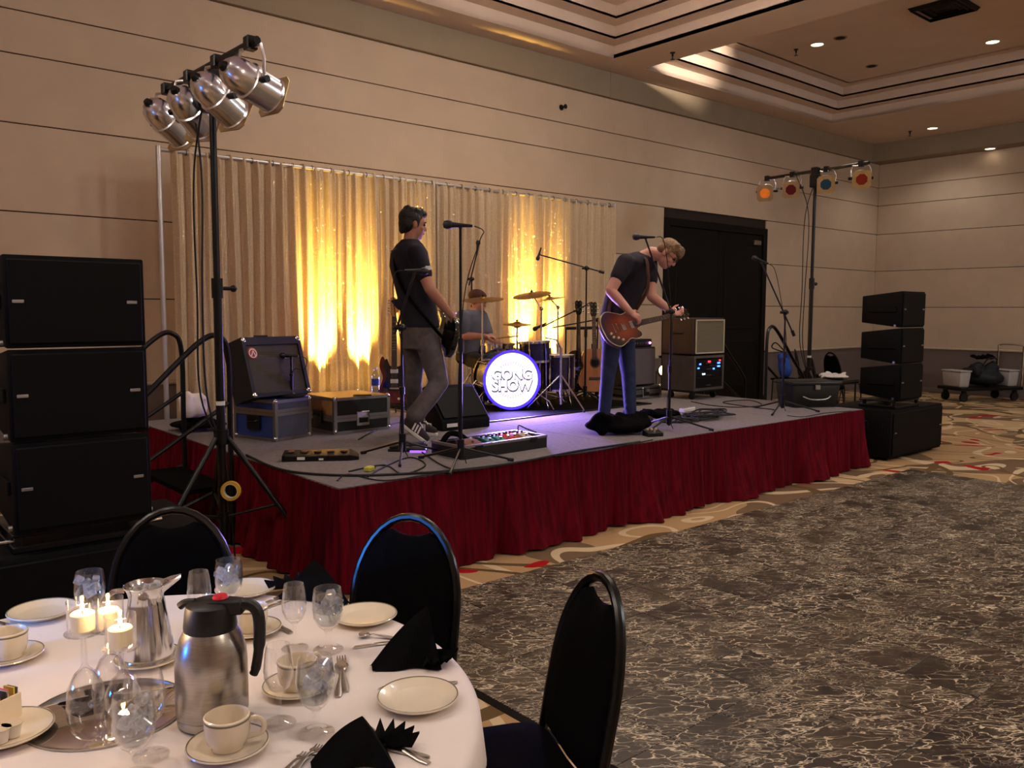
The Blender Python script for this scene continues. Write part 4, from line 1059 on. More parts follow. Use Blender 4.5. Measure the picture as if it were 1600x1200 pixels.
for o, l in zip([x for x in bpy.data.objects if x.name.startswith('microphone') and x.type == 'EMPTY'][1:],
                ['microphone seen end-on in front of the left guitarist chest', 'large black vocal microphone right of the left guitarist face', 'black vocal microphone above the right guitarist shoulders', 'silver-grey microphone against the black door', 'overhead microphone hanging left of the boom above the cymbals', 'microphone standing upright above the drummer', 'microphone pointing down at the floor tom']):
    o['label'] = l
# ------------------------------------------------------------------ drum kit
M_DRUM = mat('dark_violet_drum_lacquer', (30, 24, 58), 0.2, var=0.2, coat=0.5)
M_HOOP = mat('black_drum_hoop', (20, 18, 28), 0.25, var=0.1)
M_BRONZE = mat('bronze_cymbal', (150, 106, 50), 0.32, metal=1.0, var=0.15, scale=60)
M_SKIN_D = mat('coated_drum_skin', (206, 200, 196), 0.6, var=0.03)
M_HEAD = mat('lit_drum_head', (250, 246, 255), 0.5, emit=(236, 228, 255), estr=2.0)
M_BLULED = mat('blue_led_strip', (40, 30, 255), 0.3, emit=(34, 20, 255), estr=5.0)
M_PRINT = mat('grey_print', (70, 62, 74), 0.6, emit=(150, 138, 158), estr=0.3)
M_PRINTP = mat('pink_print', (214, 150, 216), 0.6, emit=(214, 120, 220), estr=0.5)
RUGZ = SZ+0.013
kc = V((5.36, 6.24, RUGZ+0.305)); kaz = math.radians(66)
kb = V((math.cos(kaz), math.sin(kaz), 0))                       # towards the back of the drum
t = thing('bass_drum', 'bass drum with glowing white lettered front head and blue rim light', 'drum', (kc.x, kc.y, RUGZ))
c0 = V((0, 0, 0.305)); R_ = 0.28
MB().lathe([(R_-0.01, 0.03), (R_, 0.03), (R_, 0.40), (R_-0.01, 0.40), (R_-0.01, 0.03)], 40, c=c0, axis=kb).build('shell', M_DRUM, t)
for a_, b_ in ((0.0, 0.045), (0.385, 0.43)): MB().lathe([(R_-0.004, a_), (R_+0.016, a_), (R_+0.016, b_), (R_-0.004, b_), (R_-0.004, a_)], 44, c=c0, axis=kb).build('hoop', M_HOOP, t)
MB().lathe([(R_-0.012, -0.004), (R_+0.015, -0.004), (R_+0.015, -0.0005), (R_-0.012, -0.0005), (R_-0.012, -0.004)], 44, c=c0, axis=kb).build('blue_light_ring', M_BLULED, t)
hdm = MB().lathe([(0, 0.004), (R_-0.012, 0.004), (R_-0.012, 0.010), (0, 0.010)], 44, c=c0, axis=kb).build('front_head', M_HEAD, t)
fx = kb.cross(V((0, 0, 1))).normalized()                        # reads left to right from the front
FR = frame(c0-kb*0.0, fx, V((0, 0, 1)))
def print_on(name, me, m, dx, dy, dz, sx=1.0, sy=1.0):
    T = FR @ MX.Translation(V((dx, dy, dz))) @ MX.Diagonal(V((sx, sy, 1, 1)))
    me.transform(T); o = link(name, me, m, hdm); return o
# z axis of FR points out of the head towards the audience
sgn = 1.0 if (FR.to_3x3() @ V((0, 0, 1))).dot(kb) < 0 else -1.0
for txt, dy, nm in (('GONG', 0.056, 'lettering'), ('SHOW', -0.056, 'lettering')):
    print_on(nm, textmesh(txt, 0.125, offset=0.0095), M_PRINT, 0.002, dy-0.011, sgn*-0.0015, 1.08, 1.15)
    print_on('letter_fill', textmesh(txt, 0.125, offset=0.0035), M_HEAD, 0.0, dy, sgn*-0.0009, 1.08, 1.15)
b = MB(FR @ MX.Translation(V((0, 0, sgn*-0.0018))))
b.add([V((-0.13, 0.0, 0)), V((0.13, 0.002, 0)), V((0.135, 0.010, 0)), V((0.02, 0.006, 0)), V((-0.13, 0.007, 0))], [(0, 1, 2, 3, 4)])
b.build('pink_stroke', M_PRINTP, hdm, smooth=False)
b = MB(FR @ MX.Translation(V((0, 0, sgn*-0.0018))))
for k in range(40):
    a = 2*PI*(k+0.5)/40
    if abs(math.sin(a)) < 0.45: continue
    u = V((math.cos(a), math.sin(a), 0)); s_ = V((-u.y, u.x, 0))
    b.add([u*0.145-s_*0.004, u*0.185-s_*0.007, u*0.185+s_*0.007, u*0.145+s_*0.004], [(0, 1, 2, 3)])
b.build('sunburst_rays', mat('pale_print', (206, 198, 206), 0.6, emit=(190, 178, 198), estr=0.6), hdm, smooth=False)
MB().lathe([(0, 0.42), (R_-0.012, 0.42), (R_-0.012, 0.424), (0, 0.424)], 40, c=c0, axis=kb).build('batter_head', M_SKIN_D, t)
for k in range(8):
    a = 2*PI*k/8+0.2; d = fx*math.cos(a)+V((0, 0, 1))*math.sin(a); p = c0+d*(R_+0.02)
    MB().tube(p+kb*0.02, p+kb*0.41, 0.004, n=6).tube(p+kb*0.1-d*0.02, p+kb*0.1, 0.012, n=8).tube(p+kb*0.32-d*0.02, p+kb*0.32, 0.012, n=8).build('tension_rod', M_CHROME, t)
for s_ in (-1, 1): MB().path([c0+fx*s_*0.25+kb*0.12-V((0, 0, 0.12)), c0+fx*s_*0.38-kb*0.02-V((0, 0, 0.22)), c0+fx*s_*0.42-kb*0.05-V((0, 0, 0.302))], 0.008, 8).build('spur', M_CHROME, t)
lamp('head_glow', 'AREA', c0-kb*0.03, (0.36, 0.24, 1.0), 85, t, size=0.5, target=c0-kb*1.0-V((0, 0, 0.12)))
def drum(name, label, c, r, h, axis=(0, 0, 1), legs=True, shell=M_DRUM):
    """c = centre of the bottom"""
    axis = V(axis).normalized(); base = V((c[0], c[1], RUGZ)); cc = V(c)-base
    t = thing(name, label, 'drum', base)
    MB().lathe([(r-0.008, 0), (r, 0), (r, h), (r-0.008, h), (r-0.008, 0)], 30, c=cc, axis=axis).build('shell', shell, t)
    for z in (0, h-0.02): MB().lathe([(r-0.004, z), (r+0.012, z), (r+0.012, z+0.022), (r-0.004, z+0.022), (r-0.004, z)], 30, c=cc, axis=axis).build('chrome_rim', M_CHROME, t)
    MB().lathe([(0, h-0.006), (r-0.005, h-0.006), (r-0.005, h-0.001), (0, h-0.001)], 30, c=cc, axis=axis).build('drum_skin', M_SKIN_D, t)
    u, v = basis(axis)
    for k in range(6):
        a = 2*PI*k/6; p = cc+(u*math.cos(a)+v*math.sin(a))*(r+0.012)
        MB().tube(p+axis*0.005, p+axis*(h-0.005), 0.004, n=6).tube(p+axis*h*0.35, p+axis*h*0.65, 0.010, n=6).build('lug', M_CHROME, t)
    if legs:
        for k in range(3):
            a = 2*PI*k/3+0.5; d = V((math.cos(a), math.sin(a), 0))
            MB().path([cc+d*(r+0.01)+V((0, 0, h*0.5)), V((cc.x, cc.y, 0))+d*(r+0.02)+V((0, 0, 0.1)), V((cc.x, cc.y, 0))+d*(r+0.05)+V((0, 0, 0.006))], 0.007, 6).build('leg', M_CHROME, t)
    return t
def stand_legs(t, hub=0.34, spread=0.28, az=0.2):
    for k in range(3):
        a = az+2*PI*k/3; d = V((math.cos(a), math.sin(a), 0))
        lg = MB().path([d*0.015+V((0, 0, hub)), d*spread+V((0, 0, 0.02))], 0.008, 6).path([d*0.015+V((0, 0, 0.12)), d*spread*0.55+V((0, 0, hub*0.5))], 0.005, 6).build('leg', M_CHROME, t)
        MB().ell(d*spread+V((0, 0, 0.015)), 0.015, n=8, k=5).build('rubber_foot', M_RUBBER, lg)
def cymbal_stand(label, base, top, r, nrm, hub=0.34, hihat=False, az=0.2, elbow=None):
    base = V(base); t = thing('hi_hat_stand' if hihat else 'cymbal_stand', label, 'cymbal stand', base)
    tp = V(top)-base
    stand_legs(t, hub, 0.27, az)
    e = V(elbow)-base if elbow is not None else V((0, 0, tp.z))
    MB().tube((0, 0, 0.06), (0, 0, e.z*0.6), 0.012).build('pole', M_CHROME, t)
    MB().tube((0, 0, e.z*0.6), (0, 0, e.z), 0.009).build('upper_pole', M_CHROME, t)
    MB().tube((0, 0, e.z*0.57), (0, 0, e.z*0.62), 0.02).build('height_clamp', M_CHROME, t)
    if (tp-e).length > 0.02:
        MB().tube(e, tp, 0.007).build('boom_arm', M_CHROME, t); MB().ell(e, 0.022, n=8, k=5).build('boom_joint', M_CHROME, t)
    n_ = V(nrm).normalized()
    prof = [(0, 0.018), (0.02, 0.017), (0.035, 0.010), (0.04, 0.005), (r*0.6, -0.004), (r, -0.016), (r, -0.018), (r*0.6, -0.006), (0.04, 0.003), (0, 0.014)]
    MB().lathe(prof, 34, c=tp, axis=n_).build('cymbal', M_BRONZE, t)
    if hihat: MB().lathe([(a, -b-0.012) for a, b in prof], 34, c=tp-n_*0.02, axis=n_).build('lower_cymbal', M_BRONZE, t)
    MB().tube(tp-n_*0.03, tp+n_*0.05, 0.005).lathe([(0, 0.02), (0.014, 0.02), (0.014, 0.034), (0, 0.036)], 10, c=tp, axis=n_).build('wing_nut', M_BLKMET, t)
    return t
def at(px, py, d, z=RUGZ):
    q = DP(px, py, d); q.z = z; return q
q = DP(754, 466, 8.5); cymbal_stand('cymbal stand with bronze crash cymbal in front of the drummer face', at(754, 466, 8.5), q, 0.215, V((0, 0, 1))-RH*0.04-FH*0.14, az=0.6)
q = DP(831, 459, 8.95); cymbal_stand('cymbal stand with large tilted ride cymbal above the toms', at(846, 459, 8.95), q, 0.205, V((0, 0, 1))-RH*0.14-FH*0.2, elbow=V((at(846, 459, 8.95).x, at(846, 459, 8.95).y, q.z-0.16)), az=1.0)
q = DP(859, 466, 9.15); cymbal_stand('cymbal stand with thin crash cymbal right of the ride cymbal', at(872, 466, 9.15), q, 0.17, V((0, 0, 1))-RH*0.18-FH*0.03, elbow=V((at(872, 466, 9.15).x, at(872, 466, 9.15).y, q.z-0.1)), az=0.1)
q = DP(808, 505, 8.75); cymbal_stand('stand with small flat cymbal pair beside the rack tom', at(808, 505, 8.75), q, 0.15, V((0, 0, 1))-FH*0.06, az=0.8, hihat=True)
q = DP(836, 566, 8.55); drum('rack_tom', 'small violet rack tom with chrome rim right of the bass drum', q, 0.155, 0.215, V((0, 0, 1))-RH*0.05, legs=True)
q = at(868, 600, 8.95, RUGZ+0.14); drum('floor_tom', 'dark floor tom standing on chrome legs behind the rack tom', q, 0.195, 0.38)
q = at(778, 560, 8.95, RUGZ+0.5); drum('snare_drum', 'shallow snare drum in front of the drummer hands', q, 0.17, 0.14, legs=True, shell=M_CHROME)
tb = at(876, 626, 8.35); t = thing('folding_hardware_stand', 'folded chrome stand legs sprawling right of the bass drum', 'drum stand', tb)
stand_legs(t, 0.34, 0.34, 0.5)
MB().tube((0, 0, 0.05), (0, 0, 0.62), 0.013).build('pole', M_CHROME, t)
MB().path([(0, 0, 0.62), RH*-0.05+V((0, 0, 0.7)), RH*-0.16+V((0, 0, 0.72))], 0.009, 6).build('tom_arm', M_CHROME, t)
q = at(737, 600, 9.05); t = thing('drum_throne', 'black round drum throne under the drummer', 'stool', q)
MB().lathe([(0, 0.42), (0.15, 0.42), (0.165, 0.44), (0.165, 0.475), (0.15, 0.495), (0, 0.5)], 26).build('seat', M_BLKFAB, t)
MB().tube((0, 0, 0.06), (0, 0, 0.42), 0.014).build('pole', M_CHROME, t); stand_legs(t, 0.3, 0.24, 0.9)

# ------------------------------------------------------------------ guitars
def closed_spline(pts, n=5):
    P = [V((x, y, 0)) for x, y in pts]; k = len(P); out = []
    for i in range(k):
        p0, p1, p2, p3 = P[i-1], P[i], P[(i+1) % k], P[(i+2) % k]
        for j in range(n):
            t = j/n
            out.append(0.5*((2*p1)+(p2-p0)*t+(2*p0-5*p1+4*p2-p3)*t*t+(3*p1-p0-3*p2+p3)*t**3))
    return [(p.x, p.y) for p in out]
LP = [(-.24, 0), (-.222, .1), (-.14, .163), (-.04, .138), (.02, .115), (.1, .125), (.168, .098), (.19, .04), (.185, -.02), (.125, -.045), (.15, -.085), (.135, -.118), (.07, -.128), (.01, -.115), (-.05, -.14), (-.14, -.163), (-.222, -.1)]
ST = [(-.23, 0), (-.21, .1), (-.13, .155), (-.03, .12), (.03, .11), (.12, .14), (.2, .125), (.21, .1), (.14, .07), (.12, .03), (.12, -.03), (.14, -.07), (.18, -.1), (.16, -.125), (.09, -.135), (.02, -.11), (-.05, -.125), (-.14, -.155), (-.21, -.1)]
AC = [(-.27, 0), (-.255, .12), (-.17, .195), (-.05, .16), (.02, .13), (.1, .145), (.19, .12), (.215, .05), (.215, -.05), (.19, -.12), (.1, -.145), (.02, -.13), (-.05, -.16), (-.17, -.195), (-.255, -.12)]
M_ROSE = mat('dark_rosewood', (46, 26, 18), 0.5, var=0.2, scale=8, stretch=(1, 14, 14))
M_MAPLE = mat('maple_neck', (176, 120, 66), 0.35, var=0.12, scale=6, stretch=(1, 10, 10))
M_CREAM = mat('cream_binding', (206, 190, 150), 0.4)
M_GUARD = mat('white_pickguard', (206, 204, 204), 0.35)
M_PICK = mat('tan_leather_strap', (70, 40, 24), 0.7, var=0.2)
def guitar(name, label, xf, outline, top, body, th=0.05, neck=0.44, head='lp', guard=None, binding=None, hole=False, backm=None):
    t = thing(name, label, 'guitar'); t.matrix_world = xf
    MB().prism(closed_spline(outline), -th/2, th/2-0.008).build('body', body, t, bevel=0.006, bseg=2)
    MB().prism([(x*0.985, y*0.985) for x, y in closed_spline(outline)], th/2-0.008, th/2).build('top', top, t, bevel=0.003)
    if binding:
        P = closed_spline(outline)
        MB().path([(x*0.997, y*0.997, th/2-0.006) for x, y in P], 0.0045, 5, closed=True).build('binding', binding, t)
    xn = 0.17
    MB().ring_loft([[V((x, w*a, z)) for a, z in ((-1, th/2+0.004), (1, th/2+0.004), (0.8, th/2-0.014), (-0.8, th/2-0.014))] for x, w in ((xn-0.06, 0.028), (xn+neck, 0.021))]).build('neck', M_MAPLE if head != 'lp' else M_ROSE, t)
    fb = MB().ring_loft([[V((x, w*a, z)) for a, z in ((-1, th/2+0.0045), (1, th/2+0.0045), (0.96, th/2+0.010), (-0.96, th/2+0.010))] for x, w in ((xn-0.08, 0.028), (xn+neck, 0.021))]).build('fingerboard', M_ROSE, t)
    for k in range(10):
        x = xn-0.04+neck*(1-0.943**(k*1.9))*1.18
        if x < xn+neck: MB().b2((xn+neck-(x-xn+0.04)-0.0012, -0.021, th/2+0.010), (xn+neck-(x-xn+0.04)+0.0012, 0.021, th/2+0.0115)).build('fret', M_CHROME, fb)
    x0 = xn+neck
    hp = [(x0, -0.02), (x0+0.03, -0.036), (x0+0.15, -0.042), (x0+0.17, -0.02), (x0+0.16, 0.0), (x0+0.17, 0.02), (x0+0.15, 0.042), (x0+0.03, 0.036), (x0, 0.02)] if head == 'lp' else [(x0, -0.02), (x0+0.03, -0.02), (x0+0.05, -0.045), (x0+0.1, -0.042), (x0+0.17, -0.02), (x0+0.19, 0.012), (x0+0.17, 0.034), (x0+0.02, 0.03), (x0, 0.02)]
    hs = MB().prism(hp, th/2-0.012, th/2+0.004).build('headstock', M_BLKGLOSS if head == 'lp' else M_MAPLE, t, bevel=0.002)
    for k in range(3):
        for s_ in (-1, 1):
            if head == 'lp': px, py = x0+0.045+0.045*k, s_*0.052
            else: px, py = x0+0.03+0.024*(k*2+(s_ > 0)), 0.045
            MB().tube((px, py*0.75, th/2-0.004), (px, py*1.0, th/2-0.004), 0.004, n=6).ell((px, py*1.08, th/2-0.004), (0.008, 0.011, 0.006), n=8, k=5).tube((px, py*0.45, th/2+0.004), (px, py*0.45, th/2+0.014), 0.005, n=6).build('tuner', M_CHROME, hs)
    z = th/2
    if hole:
        MB().lathe([(0, 0.0005), (0.048, 0.0005), (0.048, 0.0015), (0, 0.0015)], 22, c=(0.06, 0, z)).build('sound_hole', M_DOOR, t)
        MB().lathe([(0.05, 0.0005), (0.06, 0.0005), (0.06, 0.0015), (0.05, 0.0015), (0.05, 0.0005)], 22, c=(0.06, 0, z)).build('rosette', M_ROSE, t)
        MB().b2((-0.13, -0.075, z), (-0.1, 0.075, z+0.01)).build('bridge', M_ROSE, t, bevel=0.003)
    else:
        if guard: MB().prism([(x*0.8+0.02, y*0.78-0.012) for x, y in closed_spline(outline) if x > -0.17], z, z+0.003).build('pickguard', guard, t)
        for px in (0.075, -0.02): MB().b2((px-0.019, -0.036, z), (px+0.019, 0.036, z+0.009)).build('pickup', M_CHROME if not guard else M_WHITE, t, bevel=0.003)
        MB().b2((-0.095, -0.042, z), (-0.08, 0.042, z+0.012)).build('bridge', M_CHROME, t, bevel=0.002)
        if not guard: MB().b2((-0.135, -0.045, z), (-0.12, 0.045, z+0.013)).build('tailpiece', M_CHROME, t, bevel=0.003)
        for px, py in ((-0.13, -0.09), (-0.175, -0.075), (-0.09, -0.115), (-0.185, -0.04)): MB().lathe([(0, 0.016), (0.010, 0.015), (0.012, 0), (0, 0)], 12, c=(px, py, z)).build('knob', M_CREAM, t)
    s_ = MB()
    for k in range(6):
        y = -0.019+0.0076*k
        s_.tube((-0.09, y*1.3, z+0.013), (xn+neck, y*0.85, z+0.013), 0.0008, n=4)
    s_.build('strings', M_CHROME, t)
    return t
# sunburst guitar of the right-hand player
P3D = 7.45
def D3(px, py, o=0.0): return DP(px, py, P3D+o)
gb = D3(974, 512, -0.27); gt = D3(1080, 488, 0.20)
nx_ = (gt-gb).normalized(); face = (-FH*0.8-RH*0.3+V((0, 0, 0.16))); face = (face-nx_*face.dot(nx_)).normalized()
G3 = frame(gb, nx_, face.cross(nx_), face)
guitar('electric_guitar', 'sunburst single-cutaway electric guitar held by the right guitarist', G3, LP, M_BURST, mat('mahogany_back', (70, 26, 14), 0.3), head='lp', binding=M_CREAM)
# guitar of the left-hand player, seen edge on
P1D = 6.49
def D1(px, py, o=0.0): return DP(px, py, P1D+o)
h1 = V((math.cos(math.radians(-8)), math.sin(math.radians(-8)), 0))
l1 = V((-h1.y, h1.x, 0))
gb = D1(697, 520, 0.05); nx_ = (l1*0.9+V((0, 0, 0.26))+h1*0.18-RH*0.05).normalized(); face = (h1-V((0, 0, 0.12))); face = (face-nx_*face.dot(nx_)).normalized()
guitar('electric_guitar', 'dark electric guitar with white pickguard edge held by the left guitarist', frame(gb, nx_, face.cross(nx_), face), ST, M_BLKGLOSS, M_BLKGLOSS, head='st', guard=M_GUARD, binding=M_CREAM, neck=0.40)
# guitars on stands
def guitar_stand(label, base, az, lean, gname, glabel, outline, top, body, **kw):
    base = V(base); f = V((math.cos(az), math.sin(az), 0)); s = V((-f.y, f.x, 0))
    t = thing('guitar_stand', label, 'guitar stand', base)
    MB().path([f*0.16+s*0.16+V((0, 0, 0.01)), V((0, 0, 0.2)), f*0.16-s*0.16+V((0, 0, 0.01))], 0.008, 6).build('front_legs', M_BLKMET, t)
    MB().tube((0, 0, 0.2), -f*0.22+V((0, 0, 0.01)), 0.008).build('rear_leg', M_BLKMET, t)
    MB().tube((0, 0, 0.15), -f*0.07+V((0, 0, 0.62)), 0.009).build('pole', M_BLKMET, t)
    MB().path([f*0.1+s*0.1+V((0, 0, 0.1)), s*0.09+V((0, 0, 0.09)), -s*0.09+V((0, 0, 0.09)), f*0.1-s*0.1+V((0, 0, 0.1))], 0.008, 6).build('cradle', M_RUBBER, t)
    up = (V((0, 0, 1))-f*lean).normalized(); zc = 0.13+0.24
    fz = (f-up*f.dot(up)).normalized()
    xf = frame(base+f*0.065+up*zc*1.0+V((0, 0, -0.015)), up, fz.cross(up), fz)
    guitar(gname, glabel, xf, outline, top, body, **kw)
M_CHERRY = mat('cherry_red_lacquer', (86, 14, 16), 0.2, var=0.15, coat=0.5)
M_SPRUCE = mat('amber_spruce_top', (150, 88, 44), 0.4, var=0.15, scale=6, stretch=(2, 20, 1))
gs = G(617, 650, SZ)
guitar_stand('black guitar stand behind the black road case', gs, math.radians(-125), 0.1, 'electric_guitar', 'dark red electric guitar on a stand between the road case and left guitarist', ST, M_CHERRY, M_CHERRY, head='st', guard=M_BLKGLOSS, neck=0.42)
gs = at(927, 600, 9.3, SZ+0.013)
guitar_stand('guitar stand behind the boom stands right of the drums', gs, math.radians(-120), 0.14, 'acoustic_guitar', 'amber acoustic guitar leaning on a stand right of the drums', AC, M_SPRUCE, M_CHERRY, th=0.1, neck=0.40, hole=True)
gs = at(903, 600, 9.5, SZ+0.013)
guitar_stand('guitar stand at the back beside the gear case', gs, math.radians(-130), 0.12, 'electric_guitar', 'brown electric guitar on a stand behind the boom stands', LP, M_BROWN, M_BROWN, head='lp', neck=0.42)

# black guitar rack with a padded top bar right of the drums, and a second low boom
q0, q1 = YP(884, 513, 7.25), YP(943, 513, 7.25)
t = thing('guitar_rack', 'black tubular guitar rack behind the boom stands right of the drums', 'guitar rack', (q0.x, 7.25, SZ+0.013))
w_ = q1.x-q0.x; h_ = q0.z-SZ-0.013
MB().tube((0, 0, h_), (w_, 0, h_), 0.02, n=10).build('top_bar', M_BLKMET, t)
for x in (0, w_): MB().path([(x, -0.16, 0.012), (x, 0, h_*0.5), (x, 0, h_)], 0.012, 8).path([(x, 0, h_*0.5), (x, 0.18, 0.012)], 0.012, 8).build('side_frame', M_BLKMET, t)
MB().tube((0, -0.12, 0.14), (w_, -0.12, 0.14), 0.018, n=10).build('lower_bar', M_BLKMET, t)
b8 = G(925, 628, SZ+0.0); b8 = V((b8.x+0.18, b8.y+0.1, SZ+0.013))
p8 = top_at(b8, 931, 500); p8.x, p8.y = b8.x, b8.y
mic_stand('low_boom_stand', 'low boom stand with level arm right of the floor tom', b8, p8, tip=top_at(b8, 863, 512), tail=top_at(b8, 946, 497), mic=False, legaz=0.2, tri=0.24)
# ------------------------------------------------------------------ people
M_SKIN1 = mat('warm_skin', (176, 122, 98), 0.55, var=0.08, scale=14)
M_SKIN2 = mat('pale_pink_skin', (196, 140, 122), 0.55, var=0.08, scale=14)
M_NAVY = mat('navy_black_cotton', (20, 18, 30), 0.9, var=0.15, scale=9, bump=0.25, bscale=14)
M_CHARC = mat('dark_aubergine_cotton', (30, 24, 34), 0.9, var=0.15, scale=9, bump=0.25, bscale=14)
M_GREYT = mat('grey_cotton', (92, 92, 104), 0.9, var=0.12, scale=9, bump=0.25, bscale=14)
M_GREYJ = mat('faded_grey_denim', (84, 76, 76), 0.9, var=0.25, scale=16, bump=0.5, bscale=22)
M_BLUEJ = mat('blue_denim', (38, 46, 76), 0.9, var=0.3, scale=14, bump=0.4, bscale=24)
M_DARKJ = mat('dark_trousers', (26, 24, 32), 0.9, var=0.2)
M_HAIRK = mat('black_hair', (18, 14, 12), 0.55, var=0.3, scale=60, bump=0.8, bscale=90)
M_HAIRB = mat('dark_blond_hair', (128, 98, 68), 0.6, var=0.3, scale=60, bump=0.8, bscale=90)
M_EYE = mat('dark_eye', (24, 18, 16), 0.2)
M_LIP = mat('muted_lip', (136, 78, 70), 0.5)
def limb(mb, nodes, n=14):
    nodes = [(V(p), r) for p, r in nodes]
    for p, r in nodes: mb.ell(p, r, n=n, k=8)
    for (p, r), (q, s) in zip(nodes, nodes[1:]): mb.tube(p, q, r, s, n=n)
def trunk(mb, rings, n=22):
    """rings: (centre, lateral half vector, depth half vector)"""
    rr = []
    for c, a, b in rings: rr.append([V(c)+V(a)*math.cos(2*PI*j/n)+V(b)*math.sin(2*PI*j/n) for j in range(n)])
    mb.ring_loft(rr)
def head(mb, C, F, U, s=1.0):
    """skull, jaw, nose, brow, ears, lips"""
    F = V(F).normalized(); L_ = V(U).cross(F).normalized(); U = F.cross(L_)
    R3 = MX((L_, F, U)).transposed()
    e = lambda f, l, u, r: mb.ell(C+F*f*s+L_*l*s+U*u*s, tuple(x*s for x in r), rot=R3, n=16, k=10)
    e(-0.008, 0, 0.028, (0.076, 0.098, 0.094))
    e(0.03, 0, -0.045, (0.058, 0.062, 0.072))
    e(0.058, 0, -0.092, (0.03, 0.028, 0.022))
    e(0.078, 0, 0.018, (0.048, 0.016, 0.012))
    for q in (-1, 1):
        e(-0.004, q*0.078, -0.012, (0.010, 0.020, 0.032)); e(0.06, q*0.04, -0.028, (0.022, 0.022, 0.02))
    mb.tube(C+(F*0.086+U*0.012)*s, C+(F*0.108-U*0.028)*s, 0.009*s, 0.013*s, n=10)
    e(0.104, 0, -0.033, (0.016, 0.013, 0.011))
    e(0.084, 0, -0.064, (0.024, 0.012, 0.009))
    return F, L_, U, R3
def face_bits(par, C, F, L_, U, hair, s=1.0):
    C = V(C)
    for q in (-1, 1):
        MB().ell(C+(F*0.083+L_*q*0.031+U*0.004)*s, 0.010*s, n=8, k=6).build('eye', M_EYE, par)
        MB().path([C+(F*0.094+L_*q*0.016+U*0.021)*s, C+(F*0.092+L_*q*0.034+U*0.026)*s, C+(F*0.078+L_*q*0.052+U*0.018)*s], 0.0045*s, 6).build('eyebrow', hair, par)
    MB().path([C+(F*0.088+L_*0.022-U*0.064)*s, C+(F*0.0975-U*0.063)*s, C+(F*0.088-L_*0.022-U*0.064)*s], 0.0045*s, 6).build('mouth', M_LIP, par)
def hand(mb, W, D, N, curl, side, s=1.0):
    """W wrist, D direction of the palm, N palm normal (palm side), side = +1 when the thumb is on D x N"""
    D = V(D).normalized(); N = V(N); N = (N-D*N.dot(D)).normalized(); S = D.cross(N)*side
    R3 = MX((S, D, N)).transposed()
    mb.ell(W+D*0.045*s, (0.038*s, 0.052*s, 0.016*s), rot=R3, n=14, k=8)
    mb.tube(W-D*0.01*s, W+D*0.02*s, 0.024*s, 0.026*s, n=12)
    for k, (ln, off) in enumerate(((0.070, 0.028), (0.080, 0.010), (0.074, -0.009), (0.058, -0.027))):
        p = W+D*0.085*s+S*off*s; ang = 0.15
        for j, fr in enumerate((0.45, 0.32, 0.25)):
            ang += curl*(0.6 if j == 0 else 0.9)+0.04*k
            q = p+(D*math.cos(ang)+N*math.sin(ang))*ln*fr*s*1.1
            r0 = (0.0098-0.0009*j)*s
            mb.tube(p, q, r0, r0-0.0008*s, n=8); mb.ell(q, r0-0.0005*s, n=8, k=5); p = q
    p = W+D*0.022*s+S*0.026*s
    for j, (a, ln) in enumerate(((0.95, 0.042), (0.6, 0.034), (0.35, 0.026))):
        q = p+(S*math.sin(a)+D*math.cos(a)+N*0.35).normalized()*ln*s
        mb.tube(p, q, (0.0125-0.0014*j)*s, (0.0115-0.0014*j)*s, n=8); mb.ell(q, (0.0112-0.0012*j)*s, n=8, k=5); p = q
def shoe(par, heel, toe, up, m_up, m_sole, w=0.048, stripes=None, ln_pad=0.0):
    heel, toe = V(heel), V(toe); f = (toe-heel); L_ = f.length; f.normalize(); up = V(up); up = (up-f*up.dot(f)).normalized(); s = f.cross(up)
    xf = frame(heel, f, s, up) if f.cross(s).dot(up) > 0 else frame(heel, f, -s, up)
    out = [(-0.02, 0), (0.0, 0.6), (0.12, 0.72), (0.35, 0.68), (0.62, 0.95), (0.85, 0.85), (1.0, 0.3), (1.02, 0)]
    poly = [(x*L_, y*w) for x, y in out]+[(x*L_, -y*w) for x, y in reversed(out[1:-1])]
    g = MB(xf); cs = closed_spline(poly, 3)
    g.prism(cs, 0.0, 0.026)
    sh = g.build('sole', m_sole, par, bevel=0.004)
    u = MB(xf)
    rr = []
    for x, wd, hh in ((-0.01, 0.5, 0.075), (0.06, 0.66, 0.10), (0.2, 0.66, 0.105), (0.35, 0.66, 0.092), (0.52, 0.78, 0.07), (0.7, 0.86, 0.056), (0.88, 0.74, 0.046), (0.99, 0.35, 0.034)):
        rr.append([V((x*L_, wd*w*math.cos(a), 0.02+hh*max(0.0, math.sin(a)) if math.sin(a) > 0 else 0.02)) for a in [2*PI*j/18 for j in range(18)]])
    u.ring_loft(rr); us = u.build('upper', m_up, sh)
    if stripes:
        for sd in (-1, 1):
            for k in range(3):
                x = 0.36+0.1*k
                MB(xf).ring_loft([[V(((x+dx)*L_, sd*w*(yy+0.03), z)) for dx, yy, z in ((0, 0.74, 0.03), (0.055, 0.76, 0.03), (0.015, 0.60, 0.085), (-0.04, 0.58, 0.085))], [V(((x+dx)*L_, sd*w*(yy+0.10), z)) for dx, yy, z in ((0, 0.74, 0.03), (0.055, 0.76, 0.03), (0.015, 0.60, 0.087), (-0.04, 0.58, 0.087))]]).build('stripe', M_WHITE, us)
    MB(xf).path([(0.4*L_, 0.012, 0.105), (0.62*L_, -0.014, 0.083)], 0.004, 5).path([(0.4*L_, -0.012, 0.105), (0.62*L_, 0.014, 0.083)], 0.004, 5).build('laces', M_WHITE if stripes else m_up, us)
def person(label, base):
    return thing('person', label, 'person', base)
def put(me, name, m, par, base):
    me.transform(MX.Translation(-V(base))); return link(name, me, m, par)
class Off:      # build face details in world space, then shift to the person's base
    pass
